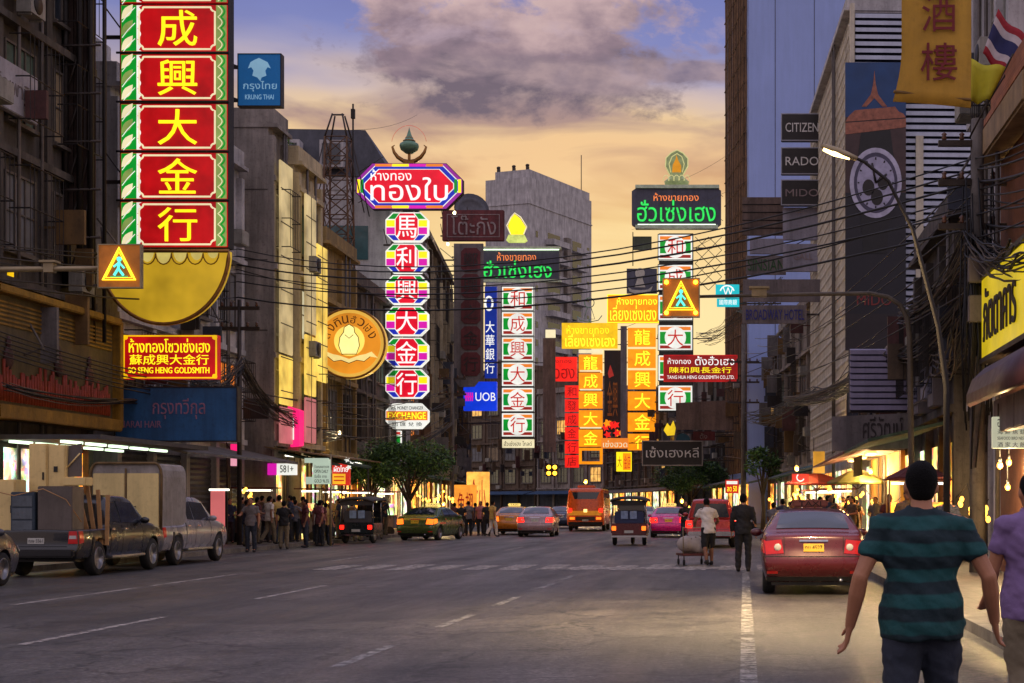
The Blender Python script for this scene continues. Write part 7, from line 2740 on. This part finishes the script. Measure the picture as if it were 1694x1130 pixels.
k = 33 / F
X = lambda px: (px - VX) * k
zz = .62
cabinet('tallest cream cabinet standing at the back of the loaded pickup', X(49), 33.4, zz + .65, .40, .45, 1.55, FRG, 'door')
cabinet('second tall cream cabinet with a dark lock, beside the tallest one', X(80), 33.42, zz + .65, .39, .42, 1.52, FRG, 'flat')
cabinet('low cream cabinet at the left rear corner of the loaded pickup', X(20), 32.75, zz + .02, .38, .5, 1.4, FRG, 'door')
cabinet('blue grey drawer unit lashed to the tail of the loaded pickup', X(53), 32.56, zz + .02, .50, .55, 1.14, BLC, 'drawers')
cabinet('plain grey steel cabinet at the right rear of the loaded pickup', X(105), 32.58, zz + .02, .72, .6, 1.26, GRM, 'box')
cabinet('cream box lying on top of the load behind the grey cabinet', X(112), 33.3, zz + 1.3, .5, .4, .18, FRG, 'box')
cabinet('brown cabinet lying under the tall cream pair on the loaded pickup', X(68), 33.3, zz + .01, .95, .62, .63, WOOD, 'box')
t = thing('timber_boards', 'pale timber boards leaning on the cab of the loaded pickup', 'timber', (X(140), 33.5, zz + .02), 0)
for i in range(4):
    MB().box(-.04, -.02, 0, .04, .02, 1.45 - .12 * i).build('board', WOOD, t, loc=(-.12 + i * .09, .1 + .06 * i, 0)).rotation_euler = (R(-6), R(-16 + 5 * i), 0)
t = thing('leaning_panel', 'thin grey panel with a pale rod leaning on the tall cream cabinets', 'panel', (X(106), 33.5, zz + 1.49))
MB().prism([(-.15, 0), (.16, 0), (.16, .72), (-.12, .66)], 0, .03).build('sheet', GRM, t)
MB().tube([(-.14, -.02, .2), (.14, -.04, .5)], .015, 6).build('rod', FRG, t)
t = thing('cargo_rope', 'rope lashed across the load of the black pickup', 'rope', (X(20), 32.5, 1.5))
MB().tube([(-.22, -.03, .32), (.3, -.06, .2), (.9, -.05, .34), (1.35, .0, .12), (1.55, .3, -.35)], .012, 5).build('rope', WOOD, t)
# ------------------------------------------------------------------ people
SKIN = [mat('tan skin', (166, 112, 82), .55, 0, .12, 6, .1), mat('brown skin', (128, 84, 60), .55, 0, .12, 6, .1)]
HAIR = [mat('black hair', (12, 10, 10), .75, 0, .5, 22, .9, spec=.15), mat('grey hair', (70, 66, 64), .7, 0, .4, 22, .9, spec=.2)]
SHOE = mat('dark shoes', (30, 27, 28), .6, 0, .2, 6, .1)
EYE = mat('eye', (28, 22, 20), .2, 0, .1, 8, 0)


def cloth(name, col, **k):
    return mat(name, col, .85, 0, k.pop('var', .2), 4, .25, **k)


def fuse(mb, name, vox, it=3, fac=.5, crease=0.0):
    """several overlapping limbs grown together into one continuous skin"""
    me = mb.mesh(name, SKIN[0])
    o = bpy.data.objects.new('tmp', me)
    WORK.collection.objects.link(o)
    m = o.modifiers.new('r', 'REMESH')
    m.mode, m.voxel_size, m.use_smooth_shade = 'VOXEL', vox, True
    m = o.modifiers.new('s', 'SMOOTH')
    m.iterations, m.factor = it, fac
    r = applied(o)
    bpy.data.objects.remove(o)
    if crease:                                     # folds in the cloth
        for v in r.vertices:
            c = v.co
            q = Vector((c.x * 7, c.y * 7, c.z * 11 + c.x * 5))
            v.co = c + v.normal * crease * (noise.noise(q) + .55 * noise.noise(q * 2.3) - .25 * abs(noise.noise(q * 4.1)))
    r.polygons.foreach_set('use_smooth', [True] * len(r.polygons))
    if not r.materials:
        r.materials.append(SKIN[0])
    return r


BASE = dict(hip=(.09, 0, .91), knee=(.105, .015, .50), ankle=(.11, -.03, .085), sho=(.182, -.01, 1.375), elb=(.245, -.03, 1.11), wri=(.255, .05, .87), lean=0.0, turn=0.0)
POSES = {
    'stand': {},
    'walk': dict(kneeR=(.10, .12, .50), ankleR=(.10, .16, .09), kneeL=(-.10, -.02, .50), ankleL=(-.10, -.26, .15), elbR=(.24, -.12, 1.13), wriR=(.24, -.10, .90), elbL=(-.24, .04, 1.12), wriL=(-.22, .20, .95)),
    'hold': dict(elbR=(.26, -.02, 1.12), wriR=(.16, .24, 1.10), elbL=(-.26, -.02, 1.12), wriL=(-.14, .25, 1.08)),
    'push': dict(lean=.16, elbR=(.30, .06, 1.12), wriR=(.25, .34, 1.00), elbL=(-.30, .06, 1.12), wriL=(-.25, .34, 1.00), kneeR=(.10, .12, .50), ankleR=(.11, .14, .09), kneeL=(-.10, 0, .5), ankleL=(-.11, -.24, .13)),
    'reach': dict(elbR=(.30, .08, 1.16), wriR=(.24, .36, 1.16)),
    'phone': dict(elbR=(.28, .02, 1.14), wriR=(.12, .22, 1.32)),
    'near': dict(elbR=(.325, -.06, 1.13), wriR=(.375, .07, .90), elbL=(-.31, -.06, 1.13), wriL=(-.355, .03, .88), kneeR=(.11, .1, .5), ankleR=(.11, .14, .09), kneeL=(-.11, -.02, .5), ankleL=(-.11, -.22, .13)),
}
_figs = {}


def figure(pose, girth=1.0, short=False, sleeve=.62, vox=.012):
    key = (pose, girth, short, sleeve, vox)
    if key in _figs:
        return _figs[key]
    p = POSES[pose]
    g = girth
    lean = p.get('lean', 0)

    def J(n, sg):
        q = p.get(n + ('R' if sg > 0 else 'L'))
        if q is None:
            x, y, z = BASE[n]
            q = (sg * x, y, z)
        x, y, z = q
        if n in ('sho', 'elb', 'wri'):
            y = y + lean * (1.39 - .9) / .5 if n == 'sho' else y + lean
            if n == 'sho':
                x *= (1 + (g - 1) * .6)
        return Vector((x, y, z))

    def U(y, z):                                   # the trunk leans forward from the hips
        return y + lean * max(0, z - .9) / .5
    hd = Vector((0, U(.03, 1.58), 1.585))
    b, sh, tr, hair, shoes = MB(), MB(), MB(), MB(), []
    b.ell((0, U(0, .95), .95), (.155 * g, .11 * g, .13))
    b.ell((0, U(0, 1.1), 1.1), (.135 * g, .095 * g, .17))
    b.ell((0, U(-.005, 1.27), 1.27), (.165 * g, .11 * g, .19))
    b.cap((0, U(-.02, 1.40), 1.40), (0, U(.015, 1.50), 1.52), .062, .054)
    b.ell(hd, (.076, .095, .112), 16, 12)
    b.ell(hd + Vector((0, .028, -.055)), (.056, .062, .062))
    b.ell(hd + Vector((0, .10, -.02)), (.013, .016, .026), 8, 6)
    b.ell(hd + Vector((0, .088, -.062)), (.026, .012, .012), 8, 6)
    for sg in (-1, 1):
        b.ell(hd + Vector((sg * .078, -.005, -.012)), (.012, .022, .033), 8, 6)
        s_, e, w = J('sho', sg), J('elb', sg), J('wri', sg)
        b.cap((0, U(-.02, 1.41), 1.42), s_, .06, .056)
        b.cap(s_, e, .052 * (1 + (g - 1) * .5), .039)
        b.cap(e, e.lerp(w, .35), .041, .043)
        b.cap(e.lerp(w, .35), w, .043, .027)
        d = (w - e).normalized()
        side = Vector((1, 0, 0)) if abs(d.z) < .75 else Vector((0, 1, 0))
        side = (side - d * side.dot(d)).normalized()
        nrm = d.cross(side).normalized()
        pc = w + d * .05
        for q in (-1, -.33, .33, 1):
            b.cap(w + d * .005 + side * q * .012, pc + d * .03 + side * q * .028, .017, .012)
        for q, L_ in ((-1, .062), (-.33, .078), (.33, .073), (1, .055)):
            k0 = pc + d * .035 + side * q * .029
            k1 = k0 + d * L_ * .55 + nrm * .008 * sg
            k2 = k1 + d * L_ * .38 + nrm * .024 * sg
            b.cap(k0, k1, .0095, .0088, 8)
            b.cap(k1, k2, .0088, .0075, 8)
        t0 = w + d * .02 + side * .022
        t1 = t0 + d * .03 + side * .035 + nrm * .012 * sg
        b.cap(t0, t1, .013, .0105, 8)
        b.cap(t1, t1 + d * .034 + side * .008 + nrm * .01 * sg, .0105, .0085, 8)
        h, k_, a = J('hip', sg), J('knee', sg), J('ankle', sg)
        b.cap(h, k_, .088 * g, .056)
        b.cap(k_, k_.lerp(a, .3) + Vector((0, -.018, 0)), .055, .056)
        b.cap(k_.lerp(a, .3) + Vector((0, -.018, 0)), a, .056, .036)
        b.cap(a, a + Vector((0, .13, -.045)), .036, .026)
        # clothes
        sh.cap((0, U(-.02, 1.40), 1.405), s_ + Vector((0, 0, -.004)), .075, .066)
        sh.tube([s_ + Vector((0, 0, .03)), s_.lerp(e, sleeve * .5), s_.lerp(e, sleeve) if sleeve < 1 else e], [.060, .063, .061] if sleeve < 1 else [.066, .062, .052], 12)
        if sleeve > 1:
            sh.cap(e, e.lerp(w, .9), .054, .042)
        tr.cap(h, k_, .108 * g, .082 if not short else .095)
        if not short:
            tr.cap(k_, a + Vector((0, -.005, .02)), .078, .066)
        sm = MB().ell(a + Vector((0, .055, -.045)), (.05, .135, .04), 14, 8)
        sm.ell(a + Vector((0, -.02, -.02)), (.045, .06, .055), 12, 8)
        shoes.append(sm)
    sh.ell((0, U(-.005, 1.27), 1.265), (.185 * g, .13 * g, .21), 18, 12)
    sh.ell((0, U(0, 1.08), 1.08), (.165 * g, .122 * g, .22), 18, 12)
    hm = MB().lathe([(.186 * g, .815), (.190 * g, .9), (.182 * g, 1.0), (.16 * g, 1.1)], n=24)
    sh.add([(x, U(y * .76, z), z) for x, y, z in hm.v], hm.f)
    sh.tube([(.068 * math.cos(i * PI / 8), U(-.004, 1.46) + .066 * math.sin(i * PI / 8), 1.462 + .012 * math.sin(i * PI / 8)) for i in range(16)], .016, 8, closed=True)
    tr.ell((0, U(0, .92), .92), (.17 * g, .127 * g, .13), 16, 10)
    hair.ell(hd + Vector((0, -.022, .026)), (.083, .094, .099), 18, 14)
    hair.ell(hd + Vector((0, -.045, -.03)), (.068, .06, .06), 12, 8)
    eyes = MB()
    for sg in (-1, 1):
        eyes.ell(hd + Vector((sg * .031, .083, .004)), (.013, .01, .007), 8, 6)
    _figs[key] = dict(body=fuse(b, 'person', vox, 2 if vox < .009 else 2, .35), shirt=fuse(sh, 'shirt', .016 if vox > .009 else .011, 6, crease=.016), trousers=fuse(tr, 'trousers', .016 if vox > .009 else .012, 5, crease=.014),
                      hair=fuse(hair, 'hair', .012, 3), shoe=[fuse(m, 'shoe', .01, 2) for m in shoes], eyes=eyes.mesh('eyes', EYE))
    return _figs[key]


def person(label, X, Y, face, shirt, trousers, pose='stand', h=1.68, girth=1.0, skin=0, hair=0, short=False, sleeve=.62, vox=.012, group=None, z=None):
    """face: degrees, 0 walks away down the street, 180 looks at the viewer"""
    f = figure(pose, girth, short, sleeve, vox)
    if z is None:
        z = .13 if (X < KL + bend(Y) or X > KR + bend(Y)) else 0.0
    me = f['body']
    o = link('person', me)
    o.location, o.rotation_euler, k = (X, Y, z), (0, 0, R(-face)), h / 1.7
    o.scale = (k, k, k)
    tag(o, label, 'person', group)

    def put(name, me, m):
        c = link(name, me, o)
        c.material_slots[0].link = 'OBJECT'
        c.material_slots[0].material = m
    o.material_slots[0].link = 'OBJECT'
    o.material_slots[0].material = SKIN[skin]
    put('shirt', f['shirt'], shirt)
    put('trousers', f['trousers'], trousers)
    put('hair', f['hair'], HAIR[hair])
    for m in f['shoe']:
        put('shoe', m, SHOE)
    put('eyes', f['eyes'], EYE)
    return o


C_BLK = cloth('black cotton', (26, 25, 28))
C_NAVY = cloth('navy cotton', (34, 40, 62))
C_WHT = cloth('white cotton', (206, 196, 186), var=.1)
C_GRY = cloth('grey cotton', (104, 98, 100))
C_MAR = cloth('maroon cotton', (86, 40, 44))
C_BRN = cloth('brown cotton', (96, 76, 60))
C_YEL = cloth('pale yellow cotton', (190, 160, 90))
C_GRN = cloth('lime green cotton', (130, 160, 50))
C_PNK = cloth('pink cotton', (176, 110, 110))
C_LIL = cloth('lilac cotton', (120, 96, 140))
C_JEAN = cloth('dark denim', (38, 44, 58))
C_KHA = cloth('khaki cotton', (110, 98, 78))
STRIPE = mat('teal striped jersey', (14, 68, 70), .85, 0, .25, 5, .3, zstripe=(.13, (10, 34, 42)))

# the walkers nearest the camera
person('large figure in a teal striped shirt walking away at the lower right', .93, 7.9, 0, STRIPE, C_JEAN, 'near', 1.72, 1.15, vox=.0065)
person('figure in a lilac shirt cut by the right edge behind the striped walker', 1.78, 9.4, -12, C_LIL, C_KHA, 'walk', 1.70, 1.1, vox=.009, hair=0)
# right half of the road
person('man in black seen from behind, standing between the red pickup and the crimson taxi', .13, 35.4, 4, C_BLK, C_BLK, 'stand', 1.76, 1.02, sleeve=1.2)
person('man in a white shirt bending over a loaded hand cart before the red pickup', -.72, 38.9, -14, C_WHT, C_BLK, 'push', 1.68, short=True, skin=1)
person('person in black standing at the corner of the magenta taxi', -2.12, 63.4, 170, C_BLK, C_NAVY, 'hold', 1.66)
rp = [('vendor in lime green behind the crimson taxi roof', 2.6, 61, 200, C_GRN, C_JEAN, 'hold'), ('shopper in white beside the lime green vendor', 2.0, 58, 150, C_WHT, C_KHA, 'stand'),
      ('shopper in a grey shirt beyond the left flank of the crimson taxi', 1.15, 50, 30, C_GRY, C_JEAN, 'walk'), ('shopper in navy behind the tail of the crimson taxi', 1.55, 53.5, -20, C_NAVY, C_BLK, 'walk'),
      ('diner in pink near the steel food cart', 3.0, 66, 210, C_PNK, C_JEAN, 'hold'), ('diner in brown near the steel food cart', 3.5, 66.3, 160, C_BRN, C_BLK, 'stand'),
      ('cook in white standing under the red umbrella', 4.0, 69.4, 180, C_WHT, C_GRY, 'reach'), ('shopper in maroon on the pavement by the olive umbrella', 3.6, 60, -10, C_MAR, C_JEAN, 'walk'),
      ('shopper in yellow by the olive umbrella', 4.1, 58.4, 140, C_YEL, C_BLK, 'phone'), ('shopper in black under the orange canopy', 3.9, 52.5, 0, C_BLK, C_JEAN, 'walk'),
      ('waiter in grey under the orange canopy', 4.5, 51, 200, C_GRY, C_BLK, 'hold'), ('woman in maroon by the tube lit stall behind the striped walker', 4.0, 41.3, 160, C_MAR, C_KHA, 'stand'),
      ('man in brown passing the thick utility pole', 3.6, 33.2, 170, C_BRN, C_JEAN, 'walk'), ('man in navy under the menu board at the right edge', 4.1, 30.6, 190, C_NAVY, C_BLK, 'stand'),
      ('distant stroller in white under the wide low tree', -2.4, 122, 0, C_WHT, C_JEAN, 'walk'), ('distant stroller in black under the wide low tree', -1.7, 118, 10, C_BLK, C_JEAN, 'stand')]
for lab, x, y, a, s1, s2, ps in rp:
    person(lab, x, y, a, s1, s2, ps, 1.58 + (hash_ := (len(lab) * 37 + int(x * 10)) % 17) * .01, skin=len(lab) % 2, group='shoppers along the right pavement')
lp = [('man in navy standing by the thin post and the pink panel', 380, 56, 150, C_NAVY, C_BLK, 'hold'), ('woman in grey next to the thin post', 404, 57, -30, C_GRY, C_KHA, 'walk'),
      ('stooping shopper in black left of the snack cart', 421, 58.5, 60, C_BLK, C_JEAN, 'push'), ('man in grey pushing past the snack cart', 436, 57, 40, C_GRY, C_BLK, 'push'),
      ('shopper in maroon in front of the price board', 452, 60, 10, C_MAR, C_JEAN, 'stand'), ('shopper in white behind the maroon shopper', 468, 63, 160, C_WHT, C_JEAN, 'stand'),
      ('woman in pink near the list sign', 486, 61, -60, C_PNK, C_BLK, 'hold'), ('man in brown near the list sign', 501, 60, 20, C_BRN, C_JEAN, 'walk'),
      ('dark tall man in maroon standing in front of the list sign post', 529, 57.5, 0, C_MAR, C_BLK, 'stand'), ('shopper in yellow behind the dark tall man', 547, 64, 180, C_YEL, C_JEAN, 'stand'),
      ('shopper in navy left of the dim dark tuk-tuk', 557, 66, 30, C_NAVY, C_JEAN, 'walk'), ('woman in grey beyond the dim dark tuk-tuk', 578, 68, 170, C_GRY, C_BLK, 'hold'),
      ('man in black beyond the dim dark tuk-tuk', 603, 67, -20, C_BLK, C_JEAN, 'stand'), ('man in white at the shop under the darker leafy tree', 617, 69, 150, C_WHT, C_KHA, 'walk'),
      ('woman in maroon at the shop under the darker leafy tree', 632, 72, 20, C_MAR, C_BLK, 'stand')]
for lab, px, y, a, s1, s2, ps in lp:
    q = P(px, 836, y)
    person(lab, q.x, y, a, s1, s2, ps, 1.6 + (len(lab) % 11) * .012, skin=len(lab) % 2, group='shoppers along the left pavement')
mp = [('man in maroon waiting at the kerb left of the orange taxi', 752, 78, 10, C_MAR, C_JEAN, 'stand'), ('woman in black waiting at the kerb', 763, 76, 160, C_BLK, C_JEAN, 'hold'),
      ('man in grey waiting at the kerb', 775, 77, -30, C_GRY, C_BLK, 'stand'), ('man in navy in the kerb group beside a pink shirted woman', 786, 78.5, 30, C_NAVY, C_JEAN, 'walk'),
      ('woman in pink in the kerb group', 795, 77.5, 190, C_PNK, C_BLK, 'stand'), ('man in black close to the orange taxi', 806, 76, 0, C_BLK, C_BLK, 'stand'), ('man in cream at the rear of the orange taxi', 815, 74.5, 40, C_YEL, C_WHT, 'walk')]
for lab, px, y, a, s1, s2, ps in mp:
    q = P(px, 836, y)
    person(lab, q.x, y, a, s1, s2, ps, 1.6 + (len(lab) % 11) * .012, skin=len(lab) % 2, group='people waiting at the left kerb')

# the thicker part of the crowds: clothes and place tell these apart only roughly
rb = random.Random(77)
CL = [(C_BLK, 'black'), (C_NAVY, 'navy'), (C_GRY, 'grey'), (C_MAR, 'maroon'), (C_BRN, 'brown'), (C_WHT, 'white'), (C_PNK, 'pink'), (C_YEL, 'pale yellow')]
for i in range(26):
    px, X = 398 + i * 9.4 + rb.uniform(-4, 4), rb.uniform(-18.3, -15.0)
    y = X * F / (px - VX)
    m, cn = CL[i % 8]
    person('shopper in %s deep in the dim crowd before the left lit shops' % cn, X, y, rb.uniform(0, 360), m, rb.choice((C_JEAN, C_BLK, C_KHA)), rb.choice(('stand', 'walk', 'hold', 'phone', 'reach')), rb.uniform(1.55, 1.75), skin=i % 2, group='dim crowd before the left shops in ' + cn)
for i in range(18):
    y = rb.uniform(48, 88)
    m, cn = CL[i % 8]
    person('shopper in %s among the stalls along the right pavement' % cn, rb.uniform(2.3, 4.2) + bend(y), y, rb.uniform(0, 360), m, rb.choice((C_JEAN, C_BLK, C_KHA)), rb.choice(('stand', 'walk', 'hold', 'phone')), rb.uniform(1.55, 1.75), skin=i % 2, group='crowd among the right stalls in ' + cn)

# the hand cart
t = thing('hand_cart', 'small hand cart with a bulging pale sack in front of the white shirted man', 'hand cart', (-1.12, 39.3, 0), R(14))
mb = MB()
for i in range(9):
    a = i * .7
    mb.ell((.18 * math.cos(a) * (i % 3) / 2, .22 * math.sin(a) * (i % 3) / 2, .48 + .05 * (i % 2)), (.26, .3, .21), 14, 10)
sk = fuse(mb, 'sack', .025, 4)
sk.materials.clear()
sk.materials.append(cloth('pale sackcloth', (160, 148, 140)))
link('sack', sk, t)
MB().tube([(.0, -.28, .72), (.12, -.35, .5), (.05, -.3, .3)], .012, 5).tube([(-.1, -.3, .68), (-.2, -.33, .42)], .01, 5).build('sack_tie', C_BRN, t)
MB().box(-.36, -.42, .24, .36, .42, .30).build('tray', mat('maroon cart tray', (90, 40, 40), .6, .1, .3, 4, .2), t, .02)
for x, y in ((-.3, -.34), (.3, -.34), (-.3, .34), (.3, .34)):
    MB().tube([(x, y, .24), (x, y, .1)], .015, 6).build('leg', STEEL, t)
    MB().lathe([(0, -.02), (.07, -.02), (.08, 0), (.07, .02), (0, .02)], (x, y, .08), 'X', 14).build('wheel', RUB, t)
MB().tube([(.33, -.40, .3), (.36, -.5, .95), (-.36, -.5, .95), (-.33, -.40, .3)], .015, 6).build('handle', GALV, t)
for lab, px, y, x_, col in (('pale plastic bag standing by the thin post', 412, 55.5, 0, C_WHT), ('pale sack standing beside the pale plastic bag', 400, 55.6, 0, C_GRY)):
    q = P(px, 836, y)
    t = thing('shopping_bag', lab, 'bag', (q.x, y, .13))
    mb = MB().ell((0, 0, .2), (.17, .12, .21), 12, 8).ell((.05, 0, .33), (.1, .08, .12), 10, 8)
    me = fuse(mb, 'bag', .02, 2)
    me.materials.clear()
    me.materials.append(col)
    link('bag', me, t)
    MB().tube([(-.06, 0, .4), (-.03, 0, .52), (.03, 0, .52), (.08, 0, .42)], .008, 5).build('handle', col, t)
bpy.data.scenes.remove(WORK)
